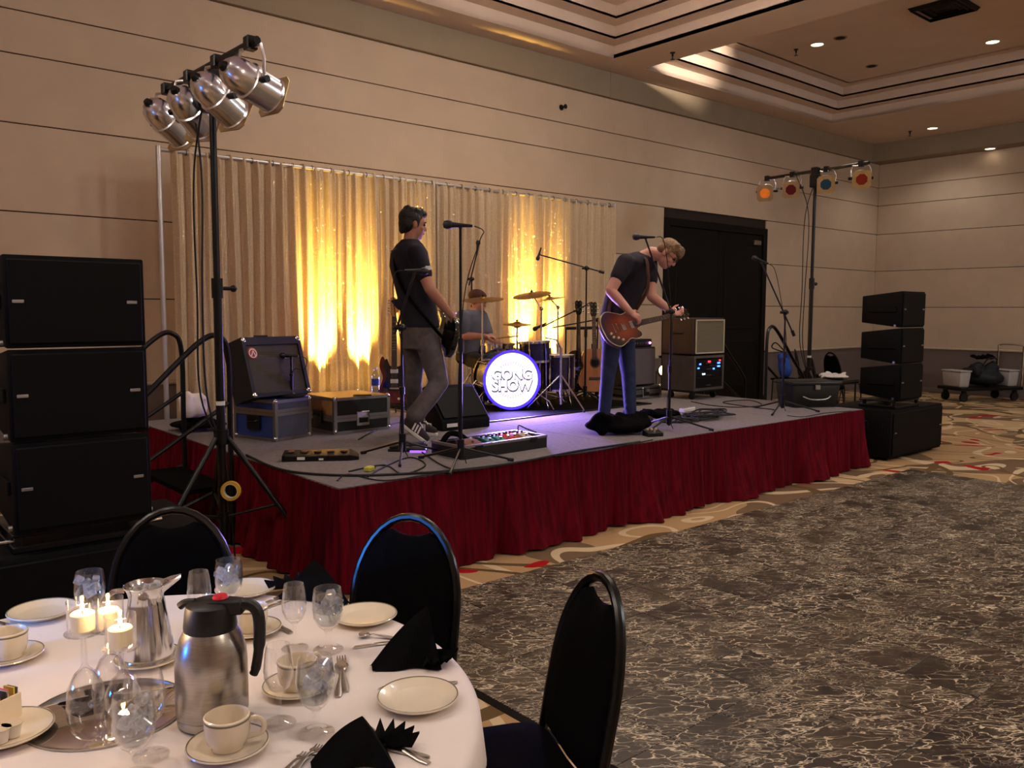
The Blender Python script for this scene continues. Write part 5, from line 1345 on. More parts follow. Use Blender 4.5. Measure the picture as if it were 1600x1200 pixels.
def shift_children(par, base, skip=()):
    for o in par.children:
        if o.name in skip or o.get('done'): continue
        o.data.transform(MX.Translation(-V(base))); o['done'] = 1
        for c in o.children: c.data.transform(MX.Translation(-V(base)))
    for o in par.children:
        if 'done' in o: del o['done']

# ---- left guitarist: dark T-shirt, grey jeans, seen from behind on his right
base = G(655, 690, SZ)
pr = person('guitarist in navy T-shirt and grey jeans standing with his back turned', base)
ZV = V((0, 0, 1))
hC = D1(645, 350, 0.0); hF = (h1+V((0, 0, -0.12))-FH*0.12).normalized()
tors = [(D1(658, 540, 0), 0.165, 0.125), (D1(657, 512, 0), 0.175, 0.135), (D1(653, 480, 0), 0.165, 0.125), (D1(646, 445, 0), 0.185, 0.13), (D1(640, 415, 0), 0.205, 0.135), (D1(639, 394, 0), 0.2, 0.115), (D1(640, 381, 0), 0.12, 0.085)]
rS, rE, rW = D1(650, 396, -0.19), D1(672, 452, -0.24), D1(704, 492, -0.10)
lS, lE, lW = D1(630, 396, 0.19), D1(650, 455, 0.30), D1(668, 478, 0.50)
toeR = G(666, 694, SZ); dR = toeR.x*FH.x+toeR.y*FH.y-P1D
ankR = D1(648, 655, dR); kneR = D1(686, 598, -0.10); hipR = D1(667, 532, -0.08)
heelL = G(652, 676, SZ); toeL = G(682, 681, SZ); dL = heelL.x*FH.x+heelL.y*FH.y-P1D
ankL = D1(652, 662, dL); kneL = D1(645, 598, 0.10); hipL = D1(648, 532, 0.08)
b = MB()
trunk(b, [(c, l1*w*0.86, h1*d*0.86) for c, w, d in tors])
limb(b, [(D1(640, 388, 0), 0.062), (D1(642, 372, 0), 0.056), (hC-ZV*0.03, 0.055)])
F_, L_, U_, R3 = head(b, hC, hF, ZV)
limb(b, [(rS, 0.055), (rS.lerp(rE, 0.5), 0.05), (rE, 0.042), (rE.lerp(rW, 0.3), 0.043), (rW, 0.028)])
limb(b, [(lS, 0.055), (lS.lerp(lE, 0.5), 0.05), (lE, 0.042), (lE.lerp(lW, 0.3), 0.043), (lW, 0.028)])
hand(b, rW, (D1(712, 506, -0.02)-rW), h1*-0.3+l1*0.9, 0.5, 1)
hand(b, lW, (l1*0.5+h1*0.4+ZV*0.5), -h1*0.8+ZV*0.5, 0.7, -1)
for h_, k_, a_ in ((hipR, kneR, ankR), (hipL, kneL, ankL)): limb(b, [(h_, 0.075), (k_, 0.05), (k_.lerp(a_, 0.35), 0.046), (a_, 0.034)])
put(remesh(b, 'body', 0.0065, 5), 'body', M_SKIN1, pr, base)
b = MB()
trunk(b, [(c, l1*(w+0.008), h1*(d+0.008)) for c, w, d in tors[1:]])
trunk(b, [(D1(640, 383, 0), l1*0.13, h1*0.09), (D1(641, 374, 0), l1*0.072, h1*0.068)])
for s_, e_ in ((rS, rE), (lS, lE)): limb(b, [(s_, 0.075), (s_.lerp(e_, 0.3), 0.073), (s_.lerp(e_, 0.56), 0.066)])
for k in range(4): b.ell(D1(620+k*3, 470+k*4, -0.05), (0.05, 0.05, 0.012))
put(remesh(b, 'shirt', 0.011, 4), 'shirt', M_NAVY, pr, base)
b = MB()
trunk(b, [(D1(656, 500, 0), l1*0.172, h1*0.130), (D1(657, 520, 0), l1*0.182, h1*0.142), (D1(658, 545, 0), l1*0.178, h1*0.14)])
limb(b, [(hipR, 0.098), (hipR.lerp(kneR, 0.55), 0.088), (kneR, 0.074), (kneR.lerp(ankR, 0.4), 0.07), (ankR+ZV*0.03, 0.068)])
limb(b, [(hipL, 0.098), (hipL.lerp(kneL, 0.55), 0.086), (kneL, 0.072), (kneL.lerp(ankL, 0.4), 0.07), (ankL+ZV*0.02, 0.068)])
for k in range(5): limb(b, [(kneR.lerp(ankR, 0.2+0.17*k)+RH*0.05, 0.02), (kneR.lerp(ankR, 0.28+0.17*k)-RH*0.05-FH*0.03, 0.022)])
put(remesh(b, 'jeans', 0.011, 3), 'jeans', M_GREYJ, pr, base)
b = MB()
for f, l, u, r in ((-0.02, 0, 0.045, (0.083, 0.1, 0.084)), (-0.05, 0, 0.0, (0.078, 0.062, 0.08)), (0.055, 0, 0.085, (0.056, 0.05, 0.036)), (-0.078, 0, -0.045, (0.05, 0.026, 0.045))): b.ell(hC+F_*f+L_*l+U_*u, r, rot=R3, n=16, k=10)
for k in range(14):
    a = k*2.4; b.ell(hC+F_*(0.06*math.cos(a)-0.01)+L_*0.06*math.sin(a)+U_*(0.104+0.010*math.sin(k*1.7)), 0.021, n=8, k=5)
for q in (-1, 1): b.ell(hC+F_*0.012+L_*q*0.077+U_*0.015, (0.009, 0.02, 0.045), rot=R3)
hair_me = remesh(b, 'hair', 0.008, 2)
put(hair_me, 'hair', M_HAIRK, pr, base)
n0 = set(pr.children)
face_bits(pr, hC, F_, L_, U_, M_HAIRK)
MB().prism(closed_spline([(-0.03, 0.0), (-0.015, 0.016), (0.0, 0.014), (0.012, 0.018), (0.03, 0.004), (0.02, -0.012), (-0.02, -0.012)], 3), 0, 0.003, frame(rS.lerp(rE, 0.42)-l1*0.073+RH*0.012, h1, ZV, -l1)).build('sleeve_logo', M_WHITE, pr)
MB().prism([(-0.05, -0.004), (0.05, 0.012), (0.05, 0.018), (-0.05, 0.004)], 0, 0.003, frame(D1(615, 392, -0.14), -l1, ZV, -h1)).build('back_print', M_GREYT, pr)
for sgn_ in (1,):
    MB().path(spline([D1(634, 384, 0.12), D1(626, 400, -0.02)-h1*0.05, D1(640, 450, -0.16)-h1*0.06, D1(672, 505, -0.2), D1(694, 530, -0.1)], 6), 0.012, 6).build('guitar_strap', M_BLKFAB, pr)
fR = (toeR-G(630, 694, SZ)).normalized()
shoe(pr, D1(626, 664, dR), toeR+V((0, 0, 0.002)), ZV, mat('dark_brown_suede', (46, 34, 36), 0.85), M_WHITE, stripes=True, w=0.052)
shoe(pr, heelL, toeL, ZV, MATS['dark_brown_suede'], M_WHITE, stripes=True)
for o in pr.children:
    if o not in n0:
        o.data.transform(MX.Translation(-base))
        for c in o.children:
            c.data.transform(MX.Translation(-base))
            for c2 in c.children: c2.data.transform(MX.Translation(-base))

# ---- right guitarist: bent forward over a sunburst guitar
base = G(968, 660, SZ)
pr = person('fair-haired guitarist in dark T-shirt and blue jeans bending over his guitar', base)
h3 = V((math.cos(math.radians(-92)), math.sin(math.radians(-92)), 0)); l3 = V((-h3.y, h3.x, 0))
hC = D3(1043, 397, -0.16); 
hF = (RH*0.62-FH*0.30-ZV*0.66).normalized(); hU = (RH*0.62-FH*0.1+ZV*0.70)
tors = [(D3(965, 520, 0), 0.165, 0.125), (D3(966, 495, 0), 0.17, 0.13), (D3(972, 468, -0.01), 0.165, 0.125), (D3(982, 440, -0.03), 0.185, 0.13), (D3(992, 418, -0.06), 0.2, 0.13), (D3(1001, 404, -0.09), 0.18, 0.105), (D3(1009, 398, -0.1), 0.10, 0.075)]
sp_ = (tors[5][0]-tors[2][0]).normalized(); d3 = (h3-sp_*h3.dot(sp_)).normalized()
rS, rE, rW = D3(977, 410, -0.22), D3(954, 455, -0.32), D3(984, 487, -0.39)
lS, lE, lW = D3(1014, 412, 0.07), D3(1018, 463, -0.06), D3(1049, 487, -0.03)
hipR, kneR, ankR = D3(958, 522, -0.07), D3(950, 585, -0.09), D3(944, 646, -0.04)
hipL, kneL, ankL = D3(976, 522, 0.07), D3(982, 585, 0.05), D3(985, 643, 0.06)
b = MB()
trunk(b, [(c, l3*w*0.86, (h3 if i < 2 else d3)*d*0.86) for i, (c, w, d) in enumerate(tors)])
limb(b, [(D3(1003, 404, -0.1), 0.066), (D3(1018, 396, -0.12), 0.06), (hC-hU.normalized()*0.03-hF*0.02, 0.058)])
F_, L_, U_, R3 = head(b, hC, hF, hU)
limb(b, [(rS, 0.058), (rS.lerp(rE, 0.5), 0.054), (rE, 0.045), (rE.lerp(rW, 0.3), 0.047), (rW, 0.030)])
limb(b, [(lS, 0.058), (lS.lerp(lE, 0.5), 0.052), (lE, 0.044), (lE.lerp(lW, 0.3), 0.046), (lW, 0.030)])
hand(b, rW, D3(1003, 500, -0.37)-rW, G3.to_3x3() @ V((0, 0, -1)), 0.45, 1)
hand(b, lW, D3(1064, 491, 0.02)-lW, V((0, 0, 0.7))-FH*0.6, 1.15, -1)
for h_, k_, a_ in ((hipR, kneR, ankR), (hipL, kneL, ankL)): limb(b, [(h_, 0.075), (k_, 0.05), (k_.lerp(a_, 0.35), 0.046), (a_, 0.034)])
put(remesh(b, 'body', 0.0065, 5), 'body', M_SKIN2, pr, base)
b = MB()
trunk(b, [(c, l3*(w+0.012), (h3 if i < 1 else d3)*(d+0.012)) for i, (c, w, d) in enumerate(tors[1:])])
trunk(b, [(D3(1003, 403, -0.09), l3*0.12, d3*0.09), (D3(1011, 396, -0.11), l3*0.075, d3*0.07)])
for s_, e_ in ((rS, rE), (lS, lE)): limb(b, [(s_, 0.078), (s_.lerp(e_, 0.28), 0.074), (s_.lerp(e_, 0.5), 0.068)])
limb(b, [(D3(955, 475, -0.05), 0.05), (D3(957, 500, -0.03), 0.055)])
put(remesh(b, 'shirt', 0.011, 4), 'shirt', M_CHARC, pr, base)
b = MB()
trunk(b, [(D3(965, 498, 0), l3*0.165, h3*0.125), (D3(965, 515, 0), l3*0.176, h3*0.136), (D3(966, 535, 0), l3*0.172, h3*0.132)])
limb(b, [(hipR, 0.092), (hipR.lerp(kneR, 0.55), 0.080), (kneR, 0.066), (kneR.lerp(ankR, 0.4), 0.062), (ankR, 0.056)])
limb(b, [(hipL, 0.092), (hipL.lerp(kneL, 0.55), 0.080), (kneL, 0.066), (kneL.lerp(ankL, 0.4), 0.062), (ankL, 0.056)])
for k in range(5):
    for kn, an in ((kneR, ankR), (kneL, ankL)): limb(b, [(kn.lerp(an, 0.1+0.18*k)+RH*0.035-FH*0.03, 0.018), (kn.lerp(an, 0.15+0.18*k)-RH*0.035-FH*0.035, 0.02)])
put(remesh(b, 'jeans', 0.011, 3), 'jeans', M_BLUEJ, pr, base)
b = MB()
for f, l, u, r in ((-0.015, 0, 0.058, (0.084, 0.105, 0.076)), (-0.055, 0, 0.01, (0.078, 0.058, 0.075)), (0.06, 0, 0.085, (0.066, 0.05, 0.036)), (0.095, -0.01, 0.06, (0.05, 0.02, 0.026))): b.ell(hC+F_*f+L_*l+U_*u, r, rot=R3, n=16, k=10)
for k in range(6):
    a = k*2.4; b.ell(hC+F_*(0.05*math.cos(a)+0.02)+L_*0.05*math.sin(a)+U_*(0.104), (0.03, 0.03, 0.03), n=8, k=5)
for q in (-1, 1): b.ell(hC+F_*0.008+L_*q*0.077+U_*0.01, (0.009, 0.02, 0.04), rot=R3)
put(remesh(b, 'hair', 0.008, 2), 'hair', M_HAIRB, pr, base)
n0 = set(pr.children)
face_bits(pr, hC, F_, L_, U_, M_HAIRB)
g_ = MB()
for q in (-1, 1):
    cc = hC+F_*0.098+L_*q*0.032-U_*0.002
    g_.path([cc+L_*0.024*math.cos(a)+U_*0.018*math.sin(a) for a in [2*PI*j/12 for j in range(12)]], 0.0022, 5, closed=True)
    g_.path([cc+L_*q*0.024+U_*0.006, hC+L_*q*0.082+F_*0.01+U_*0.004], 0.002, 5)
g_.path([hC+F_*0.1+L_*0.01, hC+F_*0.104, hC+F_*0.1-L_*0.01], 0.002, 5)
g_.build('eyeglasses', M_BLKMET, pr)
st_ = MB()
pts = spline([D3(952, 500, -0.20), D3(955, 470, -0.14), D3(985, 412, -0.12), D3(1007, 404, -0.19), D3(1012, 425, -0.24), D3(1010, 455, -0.25), G3 @ V((0.165, 0.095, -0.01))], 8)
st_.path(pts, 0.016, 6)
st_.build('guitar_strap', M_PICK, pr)
ft = (RH*0.75-FH*0.35).normalized()
aR = V((ankR.x, ankR.y, SZ)); aL = V((ankL.x, ankL.y, SZ))
fr_ = (h3*0.8+RH*0.25).normalized()
shoe(pr, aR-fr_*0.07, aR+fr_*0.20, ZV, MATS['dark_brown_suede'], M_WHITE)
shoe(pr, aL-ft*0.07, aL+ft*0.21, ZV, MATS['dark_brown_suede'], M_BLACK)
for o in pr.children:
    if o not in n0:
        o.data.transform(MX.Translation(-base))
        for c in o.children:
            c.data.transform(MX.Translation(-base))
            for c2 in c.children: c2.data.transform(MX.Translation(-base))

# ---- drummer
P2D = 9.05
def D2(px, py, o=0.0): return DP(px, py, P2D+o)
base = V((D2(738, 560).x, D2(738, 560).y, RUGZ))
pr = person('seated drummer in grey T-shirt and dark cap behind the drums', base)
h2 = (RH*0.80-FH*0.6).normalized(); l2 = V((-h2.y, h2.x, 0))
hC = D2(746, 471, -0.06); hF = (h2-ZV*0.25+RH*0.2).normalized()
tors = [(D2(735, 553, 0), 0.17, 0.14), (D2(735, 538, 0), 0.17, 0.135), (D2(736, 520, -0.01), 0.175, 0.13), (D2(738, 502, -0.03), 0.195, 0.13), (D2(740, 490, -0.04), 0.18, 0.11), (D2(742, 484, -0.05), 0.1, 0.08)]
rS, rE, rW = D2(723, 495, -0.18), D2(726, 525, -0.26), D2(760, 526, -0.34)
lS, lE, lW = D2(752, 496, 0.10), D2(764, 526, 0.02), D2(778, 536, -0.16)
hipR, kneR, ankR = D2(735, 560, -0.08), D2(762, 572, -0.36), D2(768, 625, -0.34)
hipL, kneL, ankL = D2(742, 560, 0.08), D2(778, 570, -0.14), D2(784, 620, -0.10)
b = MB()
trunk(b, [(c, l2*w*0.86, h2*d*0.86) for c, w, d in tors])
limb(b, [(D2(742, 488, -0.05), 0.06), (hC-ZV*0.06, 0.055)])
F_, L_, U_, R3 = head(b, hC, hF, ZV)
for s_, e_, w_ in ((rS, rE, rW), (lS, lE, lW)): limb(b, [(s_, 0.055), (s_.lerp(e_, 0.5), 0.05), (e_, 0.043), (e_.lerp(w_, 0.3), 0.043), (w_, 0.029)])
hand(b, rW, RH*0.9-FH*0.2-ZV*0.05, -ZV, 1.0, -1); hand(b, lW, RH*0.7-FH*0.3-ZV*0.1, -ZV, 1.0, 1)
for h_, k_, a_ in ((hipR, kneR, ankR), (hipL, kneL, ankL)): limb(b, [(h_, 0.078), (k_, 0.052), (k_.lerp(a_, 0.35), 0.048), (a_, 0.036)])
put(remesh(b, 'body', 0.0075, 5), 'body', M_SKIN2, pr, base)
b = MB()
trunk(b, [(c, l2*(w+0.01), h2*(d+0.01)) for c, w, d in tors])
for s_, e_ in ((rS, rE), (lS, lE)): limb(b, [(s_, 0.078), (s_.lerp(e_, 0.4), 0.072), (s_.lerp(e_, 0.75), 0.066)])
put(remesh(b, 'shirt', 0.012, 4), 'shirt', M_GREYT, pr, base)
b = MB()
trunk(b, [(D2(735, 547, 0), l2*0.175, h2*0.145), (D2(736, 563, 0), l2*0.185, h2*0.16)])
for h_, k_, a_ in ((hipR, kneR, ankR), (hipL, kneL, ankL)): limb(b, [(h_, 0.095), (k_, 0.07), (k_.lerp(a_, 0.5), 0.062), (a_, 0.058)])
put(remesh(b, 'trousers', 0.012, 3), 'trousers', M_DARKJ, pr, base)
n0 = set(pr.children)
cp = MB(); cp.ell(hC+U_*0.055-F_*0.012, (0.088, 0.108, 0.075), rot=R3, n=18, k=10)
put_c = cp.build('cap', mat('maroon_cap', (60, 22, 22), 0.8), pr)
MB().ell(hC+U_*0.045+F_*0.11, (0.07, 0.07, 0.009), rot=R3 @ Euler((-0.25, 0, 0)).to_matrix(), n=16, k=6).build('cap_peak', MATS['maroon_cap'], put_c)
face_bits(pr, hC, F_, L_, U_, M_HAIRK)
for w_, d_ in ((rW, RH*0.95+ZV*0.02-FH*0.25), (lW, RH*0.8-FH*0.4-ZV*0.02)):
    pass
for a_ in (ankR, ankL):
    a0 = V((a_.x, a_.y, RUGZ+0.002)); shoe(pr, a0-h2*0.07, a0+h2*0.2, ZV, M_BLACK, M_WHITE)
for o in pr.children:
    if o not in n0:
        o.data.transform(MX.Translation(-base))
        for c in o.children:
            c.data.transform(MX.Translation(-base))
            for c2 in c.children: c2.data.transform(MX.Translation(-base))
for q, (w_, d_, l_) in enumerate(((rW, RH*0.95-FH*0.25, 'wooden drumstick in the drummer near hand'), (lW, RH*0.8-FH*0.4, 'wooden drumstick in the drummer far hand'))):
    d_ = (d_+ZV*0.12).normalized(); p = w_+(RH*0.9-FH*0.2).normalized()*0.09-ZV*0.02
    s_ = MB().path([-d_*0.12, d_*0.2, d_*0.26, d_*0.275], [0.007, 0.007, 0.0045, 0.006], 8).build('drumstick', M_MAPLE)
    s_.location = p; tag(s_, l_, 'drumstick')
# ------------------------------------------------------------------ round table with cloth
M_CLOTH = mat('white_table_linen', (226, 214, 208), 0.9, var=0.03, scale=6, bump=0.1, bscale=14, spec=0.1)
M_CHINA = mat('cream_china', (222, 208, 186), 0.22, var=0.03, coat=0.3)
M_CHINARIM = mat('grey_green_rim_line', (120, 112, 92), 0.3)
M_NAPK = mat('black_napkin_linen', (12, 11, 13), 0.95, var=0.25, scale=50, bump=0.3, bscale=400, spec=0.1)
M_WAX = mat('white_candle_wax', (240, 226, 196), 0.5, var=0.03, emit=(255, 210, 140), estr=0.12)
M_FLAME = mat('candle_flame', (255, 220, 140), 0.5, emit=(255, 205, 120), estr=40.0)
M_MIRROR = mat('table_mirror', (235, 235, 235), 0.02, metal=1.0, var=0.01)
M_WATER = clear_glass('iced_water', (226, 232, 236))
TR = 0.79
tb = thing('round_table', 'round banquet table under the white cloth in the foreground', 'table', TC)
MB().lathe([(0, 0.725), (TR-0.02, 0.725), (TR-0.01, 0.735), (TR-0.01, 0.75), (0, 0.752)], 48).build('tabletop', M_BROWN, tb)
for k in range(4):
    a = PI/4+k*PI/2; MB().tube((0.5*math.cos(a), 0.5*math.sin(a), 0), (0.45*math.cos(a), 0.45*math.sin(a), 0.725), 0.016).build('leg', M_BLKMET, tb)
CHAZ = [math.atan2(q.y-TC.y, q.x-TC.x) for q in (G(637, 811, 0.92), G(928, 905, 0.92), G(268, 800, 0.92))]
rows = []
n = 220; rs = random.Random(5)
for r, z in ((0.001, TZ), (0.3, TZ), (0.6, TZ), (TR-0.02, TZ), (TR-0.006, TZ-0.003), (TR+0.003, TZ-0.014)): rows.append([V((r*math.cos(2*PI*j/n), r*math.sin(2*PI*j/n), z)) for j in range(n+1)])
for k in range(1, 13):
    t_ = k/12; row = []
    for j in range(n+1):
        a = 2*PI*j/n
        f = 0.035*math.sin(a*17+0.6*math.sin(a*3))*t_+0.016*math.sin(a*41+1.0)*t_+0.03*t_
        r = TR+0.004+max(f, -0.004)
        for ca in CHAZ:
            da = abs((a-ca+PI) % (2*PI)-PI)
            k_ = max(0.0, 1-(da/0.42)**4)*min(1.0, max(0.0, (t_-0.18)/0.22))
            r = r*(1-k_)+min(r, 0.655)*k_
        row.append(V((r*math.cos(a), r*math.sin(a), TZ-0.014-(TZ-0.1-0.02*math.sin(a*4))*t_)))
    rows.append(row)
cl = MB().grid(rows).build('tablecloth', M_CLOTH, sharp=180, fix=True); cl.location = TC
tag(cl, 'white linen cloth draped over the round table', 'tablecloth')
TZ0 = TZ+0.0008
def T(px, py): return G(px, py, TZ0)
# ---- plates, saucers, cups
def plate(p, label, r=0.088, proto=[]):
    if proto: return dup(proto[0], p, random.uniform(0, 6), label)
    t = thing('side_plate', label, 'plate', p, 0, 'side plates on the round table')
    MB().lathe([(0, 0.004), (r*0.55, 0.004), (r*0.62, 0.002), (r*0.66, 0.0), (r*0.7, 0.003), (r*0.98, 0.014), (r, 0.0165), (r*0.985, 0.019), (r*0.7, 0.009), (r*0.6, 0.0075), (0, 0.0075)], 40).build('dish', M_CHINA, t)
    MB().lathe([(r*0.955, 0.0182), (r*0.975, 0.0192), (r*0.975, 0.0198), (r*0.955, 0.0188), (r*0.955, 0.0182)], 40).build('rim_line', M_CHINARIM, t)
    proto.append(t); return t
plate(T(653, 1097), 'cream side plate nearest the black fan napkins at the table edge')
plate(T(570, 968), 'cream side plate in front of the blue-rimmed chair')
plate(T(67, 961), 'cream side plate at the far left of the table')
plate(T(384, 926), 'cream side plate behind the coffee flask, partly hidden')
def saucer(p, label, proto=[]):
    if proto: return dup(proto[0], p, 0, label)
    t = thing('saucer', label, 'saucer', p, 0, 'saucers on the round table'); r = 0.077
    MB().lathe([(0, 0.003), (r*0.5, 0.003), (r*0.58, 0.0), (r*0.62, 0.003), (r, 0.014), (r*0.98, 0.017), (r*0.6, 0.008), (r*0.5, 0.0065), (0, 0.0065)], 36).build('dish', M_CHINA, t)
    MB().lathe([(r*0.95, 0.0165), (r*0.975, 0.0174), (r*0.975, 0.018), (r*0.95, 0.017), (r*0.95, 0.0165)], 36).build('rim_line', M_CHINARIM, t)
    proto.append(t); return t
def cup(p, rz, label, proto=[]):
    if proto: return dup(proto[0], p, rz, label)
    t = thing('coffee_cup', label, 'cup', p, rz, 'coffee cups on the round table'); r = 0.042
    MB().lathe([(0, 0.003), (0.026, 0.003), (0.027, 0.0), (0.03, 0.0), (0.031, 0.006), (0.038, 0.014), (r, 0.03), (r+0.001, 0.062), (r-0.002, 0.064), (r-0.004, 0.06), (r-0.005, 0.03), (0.03, 0.012), (0, 0.01)], 32).build('bowl', M_CHINA, t)
    MB().lathe([(r+0.0012, 0.056), (r+0.0018, 0.057), (r+0.0018, 0.0595), (r+0.0012, 0.06), (r+0.0012, 0.056)], 32).build('rim_line', M_CHINARIM, t)
    MB().path(spline([(r-0.002, 0, 0.052), (r+0.014, 0, 0.056), (r+0.026, 0, 0.045), (r+0.022, 0, 0.026), (r-0.004, 0, 0.018)], 5), 0.005, 8).build('handle', M_CHINA, t)
    proto.append(t); return t
zc = V((0, 0, 0.0075))
for (px, py), rz, lb in (((356, 1172), math.radians(-35), 'in front of the coffee flask'), ((14, 1030), 1.0, 'at the left edge of the table, cut by the frame'), ((393, 988), 2.2, 'right behind the coffee flask'), ((465, 1078), 0.3, 'behind the two nearest stemmed glasses')):
    p = T(px, py)
    saucer(p, 'cream saucer with cup '+lb); cup(p+zc, rz, 'white coffee cup '+lb)
# ---- stemmed glasses
def goblet(p, label, proto=[]):
    if proto: return dup(proto[0], p, random.uniform(0, 6), label)
    t = thing('water_goblet', label, 'glass', p, 0, 'iced water goblets on the round table')
    MB().lathe([(0, 0.002), (0.036, 0.0), (0.037, 0.003), (0.014, 0.008), (0.008, 0.014), (0.0075, 0.045), (0.011, 0.052)], 32).build('foot_and_stem', M_GLASS, t)
    MB().lathe([(0.0, 0.056), (0.011, 0.052), (0.024, 0.064), (0.035, 0.085), (0.0385, 0.11), (0.036, 0.14), (0.033, 0.158), (0.0315, 0.158), (0.0345, 0.14), (0.037, 0.11), (0.0335, 0.087), (0.022, 0.067), (0, 0.06)], 32).build('bowl', M_GLASS, t)
    w_ = MB().lathe([(0, 0.0605), (0.0215, 0.068), (0.033, 0.088), (0.0364, 0.11), (0.0345, 0.136), (0, 0.136)], 28).build('water', M_WATER, t)
    rs = random.Random(4)
    for k in range(9):
        a = k*2.4; rr = 0.019*(k % 3)/2+0.004
        MB().box((rr*math.cos(a)*1.15, rr*math.sin(a)*1.15, 0.098+0.0045*k), (0.021, 0.019, 0.017), rot=(rs.random()*3, rs.random()*3, rs.random()*3)).build('ice_cube', M_ICE, w_, bevel=0.002)
    proto.append(t); return t
def ice_mat():
    k = NT('frosty_ice')
    tr = k.n('BsdfTransparent', {0: (0.95, 0.96, 0.98, 1)}); df_ = k.n('BsdfTranslucent', {0: (0.95, 0.94, 0.92, 1)})
    gl = k.n('BsdfGlossy', {0: (1, 1, 1, 1), 'Roughness': 0.15})
    f = k.ramp(k.noise(k.tc.outputs['Object'], 60, 3), [(0.35, (0.4, 0.4, 0.4, 1)), (0.7, (0.9, 0.9, 0.9, 1))])
    m1 = k.n('MixShader', {0: f, 1: tr.outputs[0], 2: df_.outputs[0]}); m2 = k.n('MixShader', {0: 0.15, 1: m1.outputs[0], 2: gl.outputs[0]})
    out = [x for x in k.t.nodes if x.type == 'OUTPUT_MATERIAL'][0]; k.t.links.new(m2.outputs[0], out.inputs[0])
    return k.m
M_ICE = ice_mat()
goblet(T(494, 1147), 'iced water goblet nearest the folded napkin, front right of the flask')
goblet(T(513, 1016), 'iced water goblet between the empty wine glass and far side plate')
goblet(T(359, 962), 'iced water goblet standing behind the coffee flask')
goblet(T(143, 984), 'iced water goblet behind the candles, left of the silver pitcher')
goblet(T(212, 1216), 'iced water goblet at the bottom edge of the picture')
def wine(p, label, proto=[]):
    if proto: return dup(proto[0], p, 0, label)
    t = thing('wine_glass', label, 'glass', p, 0, 'empty wine glasses on the round table')
    MB().lathe([(0, 0.002), (0.032, 0.0), (0.033, 0.003), (0.011, 0.008), (0.0045, 0.016), (0.0045, 0.06), (0.009, 0.068)], 30).build('foot_and_stem', M_GLASS, t)
    MB().lathe([(0.0, 0.07), (0.009, 0.067), (0.022, 0.08), (0.0295, 0.1), (0.03, 0.115), (0.0265, 0.15), (0.0235, 0.166), (0.0223, 0.166), (0.0253, 0.15), (0.0287, 0.115), (0.028, 0.1), (0.02, 0.082), (0, 0.073)], 30).build('bowl', M_GLASS, t)
    proto.append(t); return t
wine(T(437, 1131), 'empty wine glass right of the coffee flask, left of a water goblet')
wine(T(461, 1014), 'empty wine glass behind the cup, left of the far water goblet')
wine(T(313, 990), 'empty wine glass just behind the black flask lid')
wine(T(236, 1182), 'empty wine glass behind the bottom water goblet')
# ---- mirror and candles on upturned glasses
pm = T(168, 1113)
mr = thing('round_mirror', 'round table mirror under the candle centrepiece', 'mirror', pm)
MB().lathe([(0, 0.0), (0.152, 0.0), (0.155, 0.002), (0.152, 0.004), (0, 0.004)], 48).build('mirror_plate', M_MIRROR, mr)
MB().lathe([(0.152, 0.0), (0.1575, 0.0), (0.1575, 0.0035), (0.152, 0.0042), (0.152, 0.0)], 48).build('bevelled_edge', M_STEEL, mr)
def candle(p, label, hb, proto=[]):
    t = thing('candle_holder', label, 'candle holder', p, 0, 'candles on upturned wine glasses')
    MB().lathe([(0.034, 0.0), (0.0355, 0.0), (0.038, 0.03), (0.034, 0.07), (0.02, 0.1), (0.008, 0.112), (0.006, 0.12), (0.006, hb-0.012), (0.014, hb-0.008), (0.036, hb-0.002), (0.036, hb), (0, hb), (0, hb-0.004), (0.004, hb-0.01), (0.004, 0.11), (0.018, 0.098), (0.0325, 0.069), (0.0365, 0.03), (0.034, 0.0)], 32).build('upturned_glass', M_GLASS, t)
    MB().lathe([(0, hb+0.001), (0.027, hb+0.001), (0.029, hb+0.004), (0.030, hb+0.066), (0.0288, hb+0.066), (0.0278, hb+0.006), (0, hb+0.005)], 30).build('votive_cup', M_GLASS, t)
    wx = MB().lathe([(0, hb+0.006), (0.0225, hb+0.006), (0.023, hb+0.038), (0.02, hb+0.041), (0, hb+0.038)], 24).build('candle', M_WAX, t)
    MB().tube((0, 0, hb+0.038), (0, 0, hb+0.047), 0.001, n=6).build('wick', M_BLACK, wx)
    MB().lathe([(0, hb+0.044), (0.0035, hb+0.049), (0.004, hb+0.054), (0.002, hb+0.062), (0, hb+0.068)], 10).build('flame', M_FLAME, wx)
    lamp('candle_light', 'POINT', (0, 0, hb+0.075), (1.0, 0.62, 0.3), 0.55, t, 0.01)
    return t
zm = V((0, 0, 0.0045))
candle(T(136, 1128)+zm, 'tallest lit candle on an upturned wine glass, left front of the mirror', 0.185)
candle(T(175, 1102)+zm, 'lit candle on an upturned wine glass at the back of the mirror', 0.165)
candle(T(194, 1138)+zm, 'lit candle on an upturned wine glass at the right front of the mirror', 0.165)
